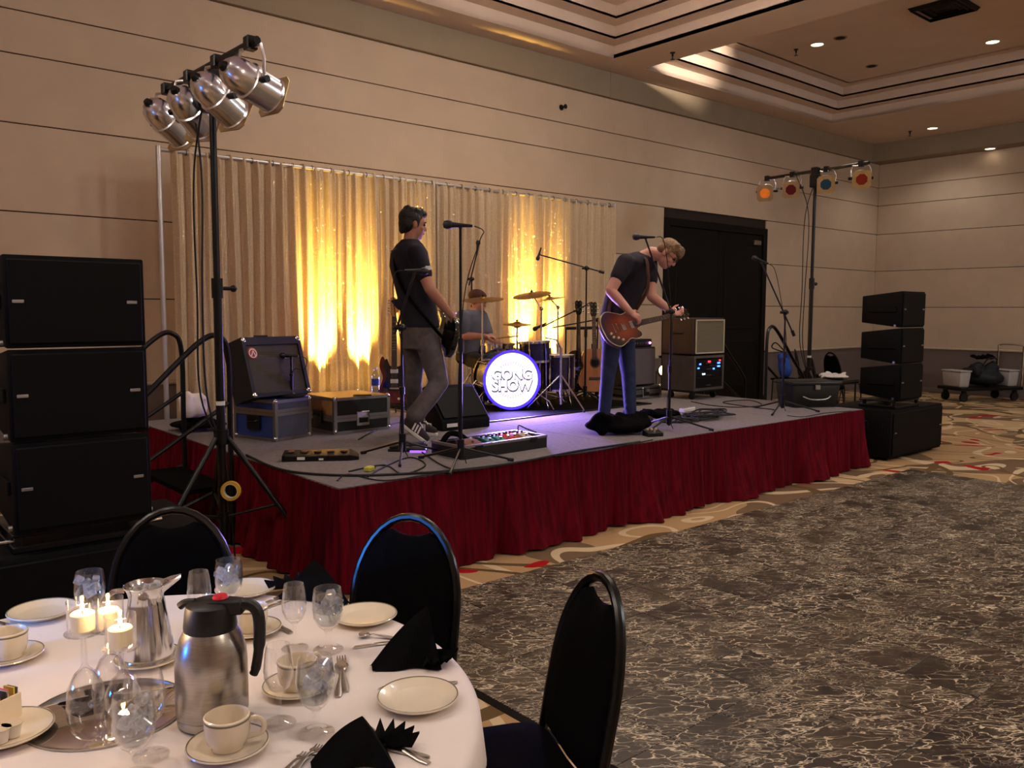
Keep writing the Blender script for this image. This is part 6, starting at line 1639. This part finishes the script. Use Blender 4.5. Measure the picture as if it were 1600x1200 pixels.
# ---- thermal flask
pf = T(333, 1124)
t = thing('coffee_flask', 'brushed steel coffee flask with black lid, handle and red button', 'flask', pf, math.radians(-42))
MB().lathe([(0, 0.0), (0.066, 0.0), (0.069, 0.004), (0.069, 0.018), (0.0685, 0.02), (0.071, 0.024), (0.071, 0.12), (0.069, 0.15), (0.06, 0.178), (0.051, 0.195), (0, 0.195)], 48).build('steel_body', M_STEEL, t)
ld = MB().lathe([(0, 0.193), (0.0515, 0.193), (0.0525, 0.2), (0.049, 0.232), (0.046, 0.244), (0.038, 0.25), (0, 0.252)], 36).build('lid', M_BLACK, t)
MB().ring_loft([[V((x, y*w, z)) for y, z in ((-1, 0.225), (1, 0.225), (1, 0.256), (-1, 0.256))] for x, w in ((0.0, 0.02), (0.05, 0.016), (0.07, 0.012))]).build('pouring_arm', M_BLACK, ld, bevel=0.004)
MB().path(spline([(0.045, 0, 0.238), (0.078, 0, 0.245), (0.098, 0, 0.225), (0.1, 0, 0.17), (0.092, 0, 0.115), (0.086, 0, 0.098)], 6), [0.012]*20+[0.010]*6+[0.009]*5, 10).build('handle', M_BLACK, t)
MB().lathe([(0, 0.254), (0.014, 0.254), (0.016, 0.258), (0.013, 0.263), (0, 0.264)], 20, c=(0.022, 0, 0)).build('red_button', M_RED, ld)
MB().path(spline([(-0.03, 0, 0.248), (-0.05, 0, 0.246), (-0.062, 0, 0.238)], 4), 0.008, 8).build('spout', M_BLACK, ld)
# ---- silver pitcher on a saucer
pp = T(232, 1034)
t = saucer(pp, 'cream saucer under the silver water pitcher')
t = thing('water_pitcher', 'polished silver water pitcher with spout and ice in its mouth', 'pitcher', pp+zc, math.radians(-20))
MB().lathe([(0, 0.0), (0.055, 0.0), (0.058, 0.004), (0.056, 0.01), (0.06, 0.016), (0.058, 0.03), (0.042, 0.135), (0.039, 0.155), (0.042, 0.168), (0.05, 0.182), (0.0485, 0.183), (0.04, 0.169), (0.037, 0.155), (0.04, 0.135), (0.055, 0.03), (0, 0.02)], 40).build('body', M_CHROME, t)
MB().ring_loft([[V((x, w*math.sin(a), z+h_*math.cos(a)*-1)) for a in [PI*(j/8-0.5) for j in range(9)]]+[V((x, w*0.9*math.sin(a), z+0.003+h_*0.9*math.cos(a)*-1)) for a in [PI*(0.5-j/8) for j in range(9)]] for x, w, z, h_ in ((0.036, 0.03, 0.18, 0.022), (0.055, 0.022, 0.188, 0.016), (0.078, 0.008, 0.195, 0.006))]).build('spout', M_CHROME, t)
MB().path(spline([(-0.046, 0, 0.172), (-0.07, 0, 0.172), (-0.092, 0, 0.15), (-0.092, 0, 0.11), (-0.075, 0, 0.07), (-0.053, 0, 0.05)], 6), 0.006, 8).build('handle', M_CHROME, t)
rs = random.Random(2)
for k in range(10):
    a = k*2.4; r = 0.026*math.sqrt((k+0.5)/10)
    MB().box((r*math.cos(a), r*math.sin(a), 0.168+0.004*(k % 3)), (0.019, 0.018, 0.015), rot=(rs.random()*3, rs.random()*3, rs.random()*3)).build('ice_cube', M_ICE, t, bevel=0.002)
# ---- sugar caddy plate
ps = T(8, 1150)
t = thing('side_plate', 'cream plate with the sugar caddy at the left edge of the table', 'plate', ps, 0, 'side plates on the round table')
for o in [x for x in bpy.data.objects if x.name == 'side_plate'][0].children:
    c = o.copy(); COL.objects.link(c); c.parent = t
sc_ = thing('sugar_caddy', 'square cream caddy full of coloured sugar packets', 'sugar caddy', T(3, 1132)+V((0, 0, 0.008)), 0.5)
b = MB()
for a_, c_ in (((-0.03, -0.02, 0), (0.03, 0.02, 0.004)), ((-0.03, -0.02, 0.004), (-0.026, 0.02, 0.05)), ((0.026, -0.02, 0.004), (0.03, 0.02, 0.05)), ((-0.026, -0.02, 0.004), (0.026, -0.016, 0.05)), ((-0.026, 0.016, 0.004), (0.026, 0.02, 0.05))): b.b2(a_, c_)
b.build('dish', M_CHINA, sc_)
rs = random.Random(9)
for k, c_ in enumerate([(210, 90, 110), (230, 226, 220), (210, 180, 70), (60, 60, 70), (200, 90, 90), (232, 228, 222), (190, 160, 60), (80, 70, 70)]):
    pk = MB(MX.Translation(V((-0.022+0.0062*k, 0, 0.006))) @ MX.Rotation(rs.uniform(-0.12, 0.12), 4, 'Y')).b2((0, -0.014, 0), (0.0035, 0.014, 0.055+0.006*rs.random())).build('sugar_packet', mat('sugar_packet_%d' % k, c_, 0.6))
    pk.location = sc_.location; pk.rotation_euler = sc_.rotation_euler
    tag(pk, ['pink sugar packet at the end of the caddy', 'white sugar packet next to the pink one', 'yellow sugar packet in the caddy', 'dark grey sugar packet in the caddy middle', 'rose sugar packet in the caddy', 'white sugar packet right of the rose one', 'mustard sugar packet in the caddy', 'dark sugar packet at the right end of the caddy'][k], 'sugar packet', 'sugar packets in the caddy')
for k, (px, py, lb) in enumerate(((21, 1157, 'white creamer tub standing right of the sugar caddy'), (2, 1166, 'white creamer tub at the very left edge of the picture'))):
    t = thing('creamer_tub', lb, 'creamer', T(px, py)+V((0, 0, 0.009)), 0.3, 'creamer tubs on the sugar plate')
    MB().lathe([(0, 0), (0.012, 0), (0.0165, 0.026), (0, 0.026)], 20).build('tub', M_WHITE, t)
    MB().lathe([(0, 0.0262), (0.019, 0.0262), (0.019, 0.0275), (0, 0.0275)], 20).build('foil_lid', M_RAIL, t)
# ---- cutlery
def cutlery(kind, p0, p1, label):
    """p0 = handle end, p1 = business end, pixels"""
    a, b_ = T(*p0), T(*p1); d = b_-a; L_ = d.length
    t = thing(kind, label, kind.replace('table_', '').replace('_', ' '), a, math.atan2(d.y, d.x), 'cutlery on the round table')
    if kind == 'table_knife':
        MB().prism(closed_spline([(0, 0.004), (0.0, -0.004), (L_*0.25, -0.0075), (L_*0.48, -0.005), (L_*0.5, 0), (L_*0.48, 0.005), (L_*0.25, 0.0075)], 3), 0, 0.005).build('handle', M_STEEL, t, bevel=0.0015)
        MB().prism([(L_*0.47, -0.004), (L_*0.6, -0.008), (L_*0.93, -0.008), (L_, 0.004), (L_*0.95, 0.007), (L_*0.47, 0.005)], 0.001, 0.003).build('blade', M_CHROME, t)
    else:
        MB().ring_loft([[V((x*L_, w*math.cos(q), h+0.0018*math.sin(q))) for q in [2*PI*j/10 for j in range(10)]] for x, w, h in ((0.0, 0.006, 0.002), (0.1, 0.0085, 0.003), (0.35, 0.005, 0.006), (0.6, 0.0028, 0.009), (0.72, 0.004, 0.007))]).build('handle', M_STEEL, t)
        if kind == 'table_fork':
            MB().prism([(L_*0.7, -0.004), (L_*0.78, -0.0115), (L_*0.84, -0.012), (L_*0.84, 0.012), (L_*0.78, 0.0115), (L_*0.7, 0.004)], 0.003, 0.0055).build('fork_head', M_CHROME, t)
            for k in range(4): MB().ring_loft([[V((x*L_, y+w*sx, z+0.001*sz)) for sx, sz in ((-1, -1), (1, -1), (1, 1), (-1, 1))] for x, y, w, z in ((0.835, -0.0096+0.0064*k, 0.002, 0.0042), (0.92, -0.0096+0.0064*k, 0.0018, 0.003), (1.0, -0.009+0.006*k, 0.001, 0.0055))]).build('tine', M_CHROME, t)
        else:
            MB().ring_loft([[V((x*L_, w*math.cos(q), z+0.5*w*min(0, math.sin(q))+0.0008*math.sin(q))) for q in [2*PI*j/14 for j in range(14)]] for x, w, z in ((0.68, 0.003, 0.008), (0.76, 0.012, 0.009), (0.87, 0.017, 0.0095), (0.95, 0.0135, 0.0095), (1.0, 0.003, 0.0095))]).build('spoon_bowl', M_CHROME, t)
cutlery('table_fork', (540, 1082), (533, 1028), 'silver fork beside the cup behind the near goblet')
cutlery('table_knife', (617, 1004), (551, 1013), 'silver knife under the spoon in front of the far side plate')
cutlery('table_spoon', (616, 998), (561, 995), 'silver spoon in front of the far side plate')
cutlery('table_knife', (712, 1068), (590, 1077), 'silver knife passing behind the nearest side plate')
cutlery('table_knife', (668, 1184), (530, 1155), 'silver knife under the near napkin')
cutlery('table_spoon', (670, 1194), (552, 1137), 'silver spoon under the near napkin')
cutlery('table_fork', (452, 1212), (502, 1168), 'silver fork at the bottom edge beside the near napkin')
cutlery('table_fork', (436, 1215), (480, 1180), 'second silver fork at the bottom edge, left of the first')
cutlery('table_knife', (446, 930), (406, 947), 'silver knife by the far napkin, left one')
cutlery('table_knife', (451, 938), (414, 951), 'silver knife by the far napkin, right one')
cutlery('table_spoon', (455, 990), (415, 970), 'silver spoon beside the saucer behind the flask')
cutlery('table_knife', (-30, 964), (16, 979), 'silver knife at the far left edge of the table')
cutlery('table_spoon', (528, 1090), (534, 1040), 'silver spoon left of the fork beside the hidden cup')
# ---- black fan napkins
def napkin(pts, tip, label, fan):
    """standing pleated triangle: base pixels left, right; tip pixel above; fan = pleat end pixel"""
    A_, B_ = T(*pts[0]), T(*pts[1]); base = (A_+B_)/2
    dist = base.x*FH.x+base.y*FH.y
    tp = DP(tip[0], tip[1], dist+0.02)
    t = thing('folded_napkin', label, 'napkin', base, 0, 'black folded napkins on the round table')
    A_, B_, tp = A_-base, B_-base, tp-base
    # the standing wedge: a ridge from A_ up to the tip, cloth falling to both sides
    side = (B_-A_).cross(V((0, 0, 1))).normalized()
    b = MB(); n = 12; rows = []
    for i in range(n+1):
        u = i/n
        top = A_.lerp(tp, u)+V((0, 0, 0.012*math.sin(PI*u)+0.012))
        foot = A_.lerp(B_, u**0.9)
        w_ = 0.016+0.045*u
        row = []
        for j in range(13):
            v = j/12*2-1
            y = v*w_*(1+0.18*math.sin(u*9+j))
            z = (1-abs(v)**1.2)
            p = foot.lerp(top, z); p = V((p.x, p.y, max(p.z, 0.002)))+side*y
            row.append(p)
        rows.append(row)
    b.grid(rows)
    last = rows[-1]; b.add(last+[B_+V((0, 0, 0.002))], [(j, j+1, 13) for j in range(12)])
    b.build('standing_fold', M_NAPK, t, sharp=60)
    # accordion fan at the open end
    Fp = T(*fan)-base
    c0 = B_.lerp(A_, 0.12)+V((0, 0, 0.02)); ax = (Fp-c0); ax.z = 0; L_ = max(ax.length, 0.04); ax.normalize(); s = V((-ax.y, ax.x, 0))
    f = MB(); rr = [[], []]
    for k in range(11):
        a = (k/10-0.5)*1.7
        z = 0.028 if k % 2 else 0.006
        d = ax*math.cos(a)+s*math.sin(a)
        rr[0].append(c0+d*0.012+V((0, 0, 0.005 if k % 2 else -0.004))); rr[1].append(c0+d*(L_*1.05 if k % 2 else L_*0.82)+V((0, 0, z-0.018)))
    up_ = [[p+V((0, 0, 0.003)) for p in r] for r in rr]
    f.grid(rr); f.grid(up_)
    f.build('pleated_fan', M_NAPK, t, smooth=False)
napkin(((580, 1046), (676, 1030)), (668, 953), 'black napkin folded to a point standing in front of the oval chair', (700, 1046))
napkin(((485, 1200), (606, 1176)), (566, 1128), 'black fan napkin at the bottom of the table beside the forks', (632, 1152))
napkin(((545, 948), (458, 925)), (492, 880), 'black fan napkin at the far edge of the table before the red skirt', (446, 912))

# ------------------------------------------------------------------ banquet chairs
def back_outline(w, zb, zt, n=16):
    """arched back: straight sides, rounded crown, y up"""
    pts = [(-w*0.86, zb), (w*0.86, zb), (w, zb+0.16), (w, zt-w*1.15)]
    for k in range(1, n): 
        a = PI*k/n; pts.append((w*math.cos(a), zt-w*1.15+w*1.15*math.sin(a)))
    pts += [(-w, zt-w*1.15), (-w, zb+0.16)]
    return pts
M_RIM = mat('black_enamel_chair_rim', (6, 6, 7), 0.3, var=0.1, spec=0.35)
def chair_proto(label, loc, rz, grp, detail=True):
    """faces +x; origin on the floor under the seat centre"""
    t = thing('banquet_chair', label, 'chair', loc, rz, grp)
    lean = 0.16; xb = -0.21
    def bk(y, z, dx=0.0): return V((xb-(z-0.45)*lean+dx+0.06*((z-0.45)/0.48)**2*-0.35, y, z))
    W_ = 0.19; zt = 0.92; zb = 0.47; CK = 1.4
    arch = [(-W_, 0.40), (-W_, 0.55), (-W_, zt-W_*CK)]+[(W_*math.cos(PI-PI*k/16), zt-W_*CK+W_*CK*math.sin(PI*k/16)) for k in range(1, 16)]+[(W_, zt-W_*CK), (W_, 0.55), (W_, 0.40)]
    MB().path([bk(y, z) for y, z in arch], 0.014, 10).build('back_frame', M_RIM, t)
    # pad with a scooped top that leaves the hand hole
    wi = W_-0.008; hz = zt-W_*CK; top = []
    for k in range(0, 17):
        a = PI*k/16; y, z = wi*math.cos(a), hz+wi*CK*math.sin(a)
        if abs(y) < 0.09: z = min(z, zt-0.062+0.03*(y/0.09)**2)
        top.append((y, z))
    prof = [(-wi*0.9, zb), (0, zb-0.008), (wi*0.9, zb), (wi, zb+0.06), (wi, (zb+hz)/2)]+top+[(-wi, (zb+hz)/2), (-wi, zb+0.06)]
    ns = len(prof); c_ = (0, (zb+hz)/2+0.08)
    rr = []
    for k_, dx in ((0.0, 0.020), (0.55, 0.022), (0.9, 0.018), (1.0, 0.006), (1.0, -0.010), (0.9, -0.022), (0.5, -0.026), (0.0, -0.026)):
        kk = max(k_, 0.02); rr.append([bk(c_[0]+(y-c_[0])*kk, c_[1]+(z-c_[1])*kk, dx) for y, z in prof])
    MB().ring_loft(rr).build('backrest', M_BLKFAB, t, sharp=70)
    so = closed_spline([(-0.2, -0.19), (-0.21, 0), (-0.2, 0.19), (-0.05, 0.215), (0.12, 0.205), (0.19, 0.15), (0.2, 0), (0.19, -0.15), (0.12, -0.205), (-0.05, -0.215)], 4)
    rr = [[V((x*k_, y*k_, z)) for x, y in so] for k_, z in ((0.93, 0.405), (0.99, 0.415), (1.0, 0.435), (0.98, 0.455), (0.9, 0.468), (0.6, 0.475), (0.05, 0.477))]
    MB().ring_loft(rr).build('seat', M_BLKFAB, t, sharp=50)
    for s_ in (-1, 1):
        MB().path([bk(s_*W_, 0.55), bk(s_*W_, 0.42), V((-0.23, s_*0.205, 0.3)), V((-0.30, s_*0.21, 0.012))], 0.0115, 8).build('leg', M_BLKGLOSS, t)
        MB().path([V((0.17, s_*0.18, 0.41)), V((0.2, s_*0.19, 0.25)), V((0.215, s_*0.195, 0.012))], 0.0115, 8).build('leg', M_BLKGLOSS, t)
        MB().path([V((-0.235, s_*0.204, 0.4)), V((0.0, s_*0.2, 0.4)), V((0.18, s_*0.175, 0.4))], 0.010, 8).build('seat_rail', M_BLKGLOSS, t)
        for x, y in ((-0.30, 0.21), (0.215, 0.195)): MB().tube((x, s_*y, 0), (x, s_*y, 0.02), 0.015, n=10).build('foot_cap', M_RUBBER, t)
    return t
def face_az(p, q): return math.atan2(q.y-p.y, q.x-p.x)
def chair_at(px, py, aim, label, grp, proto=[]):
    """px,py = top centre of the backrest"""
    tp = G(px, py, 0.92); az = face_az(tp, aim) if isinstance(aim, V) else aim
    loc = V((tp.x, tp.y, 0))+V((math.cos(az), math.sin(az), 0))*0.275
    if not proto:
        proto.append(chair_proto(label, loc, az, grp)); return proto[0]
    return dup(proto[0], loc, az, label, grp)
chair_at(637, 811, TC+V((0.0, -0.1, 0)), 'black banquet chair with blue-lit rim at the far right of the round table', 'banquet chairs at the round table')
chair_at(928, 905, TC+V((0, 0.1, 0)), 'black banquet chair nearest the dance floor at the right of the table', 'banquet chairs at the round table')
chair_at(268, 800, TC+V((0.05, 0, 0)), 'black banquet chair in the shade behind the silver pitcher', 'banquet chairs at the round table')
# ------------------------------------------------------------------ right-hand background
def back_chair(px, py, az, label):
    """px,py = top of the backrest, standing by the far wall"""
    tp = YP(px, py, 7.6); s = (0.92-CAM_H)/(tp.z-CAM_H); tp = V((tp.x*s, tp.y*s, 0))
    loc = tp+V((math.cos(az), math.sin(az), 0))*0.295
    src = [o for o in bpy.data.objects if o.name == 'banquet_chair'][0]
    return dup(src, loc, az, label, 'banquet chairs by the back wall')
back_chair(1243, 546, math.radians(-60), 'black banquet chair by the back wall, behind the blue bag')
back_chair(1268, 555, math.radians(-60), 'black banquet chair by the back wall, left of the light stand pole')
back_chair(1298, 551, math.radians(-20), 'black banquet chair turned sideways by the back wall, right of the pole')
# white cloth on the seat of the right chair
# luggage cart with bags
c0 = V((15.85, 6.28, 0)); c1 = V((17.05, 5.68, 0)); d = (c1-c0); L_ = d.length; az = math.atan2(d.y, d.x)
ct = thing('luggage_cart', 'flat luggage cart with tall tube handle by the side wall', 'luggage cart', c0, az)
MB().b2((0, -0.3, 0.2), (L_, 0.3, 0.26)).build('platform', M_BLKMET, ct, bevel=0.01)
for x in (0.12, L_-0.12):
    for y in (-0.22, 0.22):
        MB().tube((x, y-0.02, 0.08), (x, y+0.02, 0.08), 0.08, n=18).build('wheel', M_RUBBER, ct); MB().b2((x-0.03, y-0.03, 0.15), (x+0.03, y+0.03, 0.2)).build('wheel_fork', M_BLKMET, ct)
MB().path(spline([(L_-0.03, -0.28, 0.26), (L_-0.03, -0.28, 0.9), (L_-0.03, -0.26, 1.0), (L_-0.03, 0, 1.02), (L_-0.03, 0.26, 1.0), (L_-0.03, 0.28, 0.9), (L_-0.03, 0.28, 0.26)], 5), 0.018, 8).build('push_handle', M_CHROME, ct)
M_BAG = mat('dark_navy_nylon', (18, 20, 30), 0.7, var=0.25, scale=14, bump=0.4, bscale=20)
M_TUB = mat('translucent_storage_plastic', (176, 170, 166), 0.4, var=0.06)
def cart_pt(x, y, z): return c0+MX.Rotation(az, 3, 'Z') @ V((x, y, z))
for x, lb in ((0.14, 'pale plastic storage tub at the left end of the luggage cart'), (1.19, 'pale plastic storage tub at the handle end of the luggage cart')):
    t = thing('storage_tub', lb, 'storage tub', cart_pt(x, 0, 0.262), az)
    MB().ring_loft([[V((sx*w, sy*dd, z)) for sx, sy in ((-1, -1), (1, -1), (1, 1), (-1, 1))] for w, dd, z in ((0.10, 0.2, 0.0), (0.115, 0.23, 0.27))]).build('tub_body', M_TUB, t, bevel=0.02, bseg=2)
    MB().box((0, 0, 0.285), (0.245, 0.48, 0.028)).build('lid', M_TUB, t, bevel=0.008)
def lumpy(name, label, cat, loc, dims, m, seed, az=0.0, straps=True):
    rs = random.Random(seed); b = MB(); dx, dy, dz = dims
    b.ell((0, 0, dz*0.34), (dx*0.5, dy*0.5, dz*0.34), n=18, k=10); b.ell((dx*0.06, -dy*0.1, dz*0.3), (dx*0.4, dy*0.5, dz*0.3), rot=(0, 0, 0.5))
    for k in range(18): b.ell((rs.uniform(-.38, .38)*dx, rs.uniform(-.34, .34)*dy, rs.uniform(.2, .72)*dz), (dx*rs.uniform(.07, .17), dy*rs.uniform(.1, .24), dz*rs.uniform(.14, .28)), rot=(rs.uniform(-.6, .6), rs.uniform(-.6, .6), rs.uniform(0, 3)))
    t = thing(name, label, cat, loc, az)
    me = remesh(b, 'bag_body', min(0.02, dz*0.12), 2)
    zmin = min(v.co.z for v in me.vertices)
    for v in me.vertices: v.co.z = max(v.co.z-zmin-0.004, 0.0)
    link('bag_body', me, m, t)
    if straps: MB().path(spline([(-dx*0.2, -dy*0.3, dz*0.75), (-dx*0.12, -dy*0.4, dz*1.02), (dx*0.12, -dy*0.4, dz*1.02), (dx*0.2, -dy*0.3, dz*0.75)], 5), 0.012, 6).build('carry_strap', M_RUBBER, t)
    return t
lumpy('duffel_bag', 'dark navy duffel bag heaped on the luggage cart', 'bag', cart_pt(0.66, -0.03, 0.262), (0.74, 0.56, 0.5), M_BAG, 3, az)
lumpy('folded_jacket', 'dark jacket lying over the bag on the luggage cart', 'jacket', cart_pt(0.72, 0.02, 0.745), (0.4, 0.34, 0.08), M_BLKFAB, 8, az, False)
# black tote box on the stage, right end
tb_ = G(1238, 638, SZ)
t = thing('storage_tote', 'black plastic storage tote with lid at the right end of the stage', 'storage tote', tb_, math.radians(-28))
MB().ring_loft([[V((x, y, z)) for x, y in ((a, a*0.6), (0.56-a, a*0.6), (0.56-a, 0.36-a*0.6), (a, 0.36-a*0.6))] for a, z in ((0.035, 0.0), (0.0, 0.24))]).build('tub_body', M_BLACK, t, bevel=0.015, bseg=2)
MB().b2((-0.015, -0.015, 0.235), (0.575, 0.375, 0.275)).build('lid', M_BLACK, t, bevel=0.012, bseg=2)
MB().path(spline([(0.12, 0.0, 0.12), (0.2, -0.03, 0.09), (0.36, -0.03, 0.09), (0.44, 0.0, 0.12)], 5), 0.008, 6).build('rope_handle', M_ALU, t)
MB().b2((0.25, -0.02, 0.19), (0.31, -0.004, 0.24)).build('latch', M_ALU, t, bevel=0.004)
# blue bag hung on the right handrail
BGX = YP(1226, 585, 6.75)
t = lumpy('blue_cloth_bag', 'bright blue cloth bag at the handrail of the right steps', 'bag', (BGX.x, BGX.y, 0.62), (0.3, 0.16, 0.44), mat('bright_blue_nylon', (22, 62, 150), 0.7, var=0.2), 12, 0.2, False)
MB().path(spline([(-0.04, 0, 0.4), (0.0, 0.15, 0.52), (0.05, 0.22, 0.44), (0.04, 0.02, 0.38)], 6), 0.010, 6).build('hanging_loop', M_BAG, t)
bs = thing('black_stool', 'black folding stool under the blue bag beside the right steps', 'stool', (BGX.x, BGX.y, 0))
MB().b2((-0.16, -0.14, 0.595), (0.16, 0.14, 0.618)).build('seat', M_BLKFAB, bs, bevel=0.006)
for x in (-0.13, 0.13):
    for y in (-0.11, 0.11): MB().tube((x, y, 0.596), (x*1.15, y*1.15, 0), 0.010, n=8).build('leg', M_BLKMET, bs)
# white folded linen near the tote
wl = G(1302, 590, 0.48)
# low table carrying linen near the right chairs
pl = YP(1302, 590, 6.2); pl.z = 0
t = thing('side_table', 'small dark side table holding white linen behind the right light stand', 'table', pl)
MB().b2((-0.3, -0.25, 0.58), (0.3, 0.25, 0.62)).build('tabletop', M_BLKPLY, t, bevel=0.005)
for x in (-0.26, 0.26):
    for y in (-0.21, 0.21): MB().tube((x, y, 0), (x, y, 0.58), 0.014, n=8).build('leg', M_BLKMET, t)
lumpy('folded_linen', 'white folded linen on the side table behind the right light stand', 'linen', pl+V((0, 0, 0.621)), (0.44, 0.36, 0.09), M_CLOTH, 5, 0.3, False)
# green-lit bottle beside the right stack
q = V((10.35, 4.55, 0))

# ------------------------------------------------------------------ back left corner of the stage
bp_ = V((2.50, 6.95, SZ))
lumpy('cymbal_bag', 'flat black round bag on the back left corner of the stage', 'bag', bp_, (0.42, 0.42, 0.09), M_BLKFAB, 41, 0.3, False)
zt_ = max(v.co.z for v in bpy.data.objects['cymbal_bag'].children[0].data.vertices)
lumpy('white_cloth_bundle', 'white cloth bundle standing on the black bag behind the left steps', 'cloth', bp_+V((-0.04, -0.04, zt_-0.012)), (0.22, 0.2, 0.26), M_CLOTH, 15, 0.2, False)
# yellow cable coil on the left lighting stand
q = lb_+V((0.03, -0.09, 0.62))
t = thing('yellow_tape_roll', 'yellow tape roll hanging on the left lighting stand', 'tape roll', lb_+V((0.02, -0.08, 0.5)))
MB().lathe([(0.045, -0.012), (0.06, -0.012), (0.06, 0.012), (0.045, 0.012), (0.045, -0.012)], 24, axis=FH).build('tape', mat('yellow_tape', (196, 150, 40), 0.5), t)
MB().lathe([(0.04, -0.013), (0.045, -0.013), (0.045, 0.013), (0.04, 0.013), (0.04, -0.013)], 24, axis=FH).build('core', M_RAIL, t)
# bags and jacket on the stage floor
lumpy('black_jacket', 'crumpled black jacket on the stage floor at the right guitarist feet', 'jacket', G(966, 676, SZ), (0.60, 0.32, 0.19), M_BLKFAB, 21, math.radians(-25), False)
lumpy('gig_bag', 'flat black gig bag lying behind the right boom stand', 'bag', G(1035, 655, SZ)+V((0.1, 0.12, 0)), (0.4, 0.26, 0.09), M_BLKFAB, 22, math.radians(-12), False)
ps_ = thing('power_strip', 'white power strip on the stage behind the boom stand', 'power strip', G(1062, 647, SZ)+V((0.25, 0.1, 0)), math.radians(10))
MB().b2((-0.12, -0.03, 0), (0.12, 0.03, 0.035)).build('housing', M_WHITE, ps_, bevel=0.005)
for k in range(4): MB().b2((-0.1+0.055*k, -0.014, 0.0352), (-0.068+0.055*k, 0.014, 0.037)).build('socket', M_BLACK, ps_)
tp_ = thing('foot_tuner', 'small black pedal with pale knobs at the stage edge by the jacket', 'effect pedal', G(1020, 681, SZ), math.radians(-20))
MB().ring_loft([[V((x, y, z)) for y, z in ((-0.05, 0), (0.05, 0), (0.05, 0.05), (-0.05, 0.03))] for x in (-0.07, 0.07)]).build('housing', M_BLKMET, tp_, bevel=0.004)
for x in (-0.04, 0.0, 0.04): MB().tube((x, 0.02, 0.045), (x, 0.02, 0.06), 0.010, n=10).build('knob', M_CREAM, tp_)
MB().tube((0, -0.025, 0.034), (0, -0.025, 0.05), 0.010, n=10).build('footswitch', M_CHROME, tp_)

# ------------------------------------------------------------------ cables on the stage
def cable(pix, label, r=0.006, z=SZ, n=8):
    P = [G(x, y, z)+V((0, 0, r+0.001)) for x, y in pix]
    o = MB().path(spline(P, n), r, 6).build('cable', M_RUBBER)
    return tag(o, label, 'cable', 'black cables on the stage')
cable([(385, 713), (430, 733), (480, 742), (560, 745), (640, 742), (700, 738), (800, 726), (900, 707), (1000, 692)], 'thick black cable running along the front edge of the stage', 0.008)
cable([(545, 738), (600, 728), (630, 742), (665, 728), (640, 716), (600, 731), (575, 746)], 'tangled black cable at the front boom stand feet', 0.005)
cable([(527, 752), (545, 742), (600, 752), (680, 741), (760, 732), (860, 715)], 'thin black cable on the stage lip left of the pedalboard', 0.004)
cable([(668, 697), (640, 698), (655, 705), (690, 728), (720, 738)], 'black cable from the left guitarist shoe to the pedalboard', 0.005)
cable([(855, 715), (930, 706), (985, 695), (1020, 688)], 'thin black cable from pedalboard to the jacket', 0.004)
cable([(1080, 628), (1110, 634), (1150, 637), (1190, 634), (1170, 626), (1130, 630), (1210, 641)], 'loose black cable in front of the rack case', 0.005)
rs = random.Random(31)
for k, lb in enumerate(('largest coil of black cable heaped behind the right boom stand', 'black cable coil lying on top of the cable heap', 'loose black cable trailing right from the cable heap')):
    c_ = G(1080+k*14, 656-k*2, SZ); pts = []
    for j in range(40):
        a = j*0.62+k; r_ = 0.17+0.08*math.sin(j*1.3+k)+rs.uniform(-0.04, 0.04)
        pts.append(V((r_*1.5*math.cos(a), r_*0.8*math.sin(a), 0.009+0.012*k+0.004*(j % 5))))
    o = MB().path(spline(pts, 3), 0.007, 6).build('cable', M_RUBBER); o.location = c_; tag(o, lb, 'cable', 'black cables on the stage')
cable([(1230, 650), (1255, 652), (1290, 646), (1330, 643)], 'black cable leaving the right boom stand', 0.004)
cable([(560, 688), (590, 672), (630, 660), (680, 664)], 'black cable between road case and wedge monitor', 0.005)
M_COILY = mat('yellow_plug', (180, 170, 60), 0.6)
q = G(577, 736, SZ); t = thing('cable_adapter', 'small pale yellow adapter among cables at the front boom stand', 'adapter', q, 0.5)
MB().b2((-0.035, -0.022, 0), (0.035, 0.022, 0.03)).build('housing', M_COILY, t, bevel=0.006); MB().tube((0.035, 0, 0.015), (0.07, 0, 0.012), 0.006).build('strain_relief', M_RUBBER, t)

# ------------------------------------------------------------------ low blue wash light standing to the left of the table
wl_ = thing('blue_wash_light', 'low blue wash light on a short stand left of the dining table', 'stage light', (-1.6, 2.6, 0))
MB().tube((0, 0, 0.02), (0, 0, 1.0), 0.018).build('pole', M_BLKMET, wl_); MB().lathe([(0, 0), (0.22, 0), (0.22, 0.015), (0.03, 0.03), (0, 0.03)], 24).build('round_base', M_BLKMET, wl_)
ax_ = V((3.1, -0.3, -0.25)).normalized()
MB().lathe([(0, -0.12), (0.08, -0.12), (0.15, -0.05), (0.15, 0.06), (0.14, 0.06), (0.14, 0.03), (0, 0.03)], 22, c=(0, 0, 1.1), axis=ax_).build('housing', M_BLKMET, wl_)
MB().lathe([(0, 0.032), (0.138, 0.032), (0.138, 0.04), (0, 0.04)], 22, c=(0, 0, 1.1), axis=ax_).build('lens', mat('blue_wash_lens', (40, 120, 255), 0.3, emit=(40, 130, 255), estr=60.0), wl_)
lamp('blue_wash_led', 'SPOT', V((0, 0, 1.1))+ax_*0.06, (0.05, 0.3, 1.0), 150, wl_, 0.13, target=V((0, 0, 1.1))+ax_*3, spot=0.36, blend=0.5)
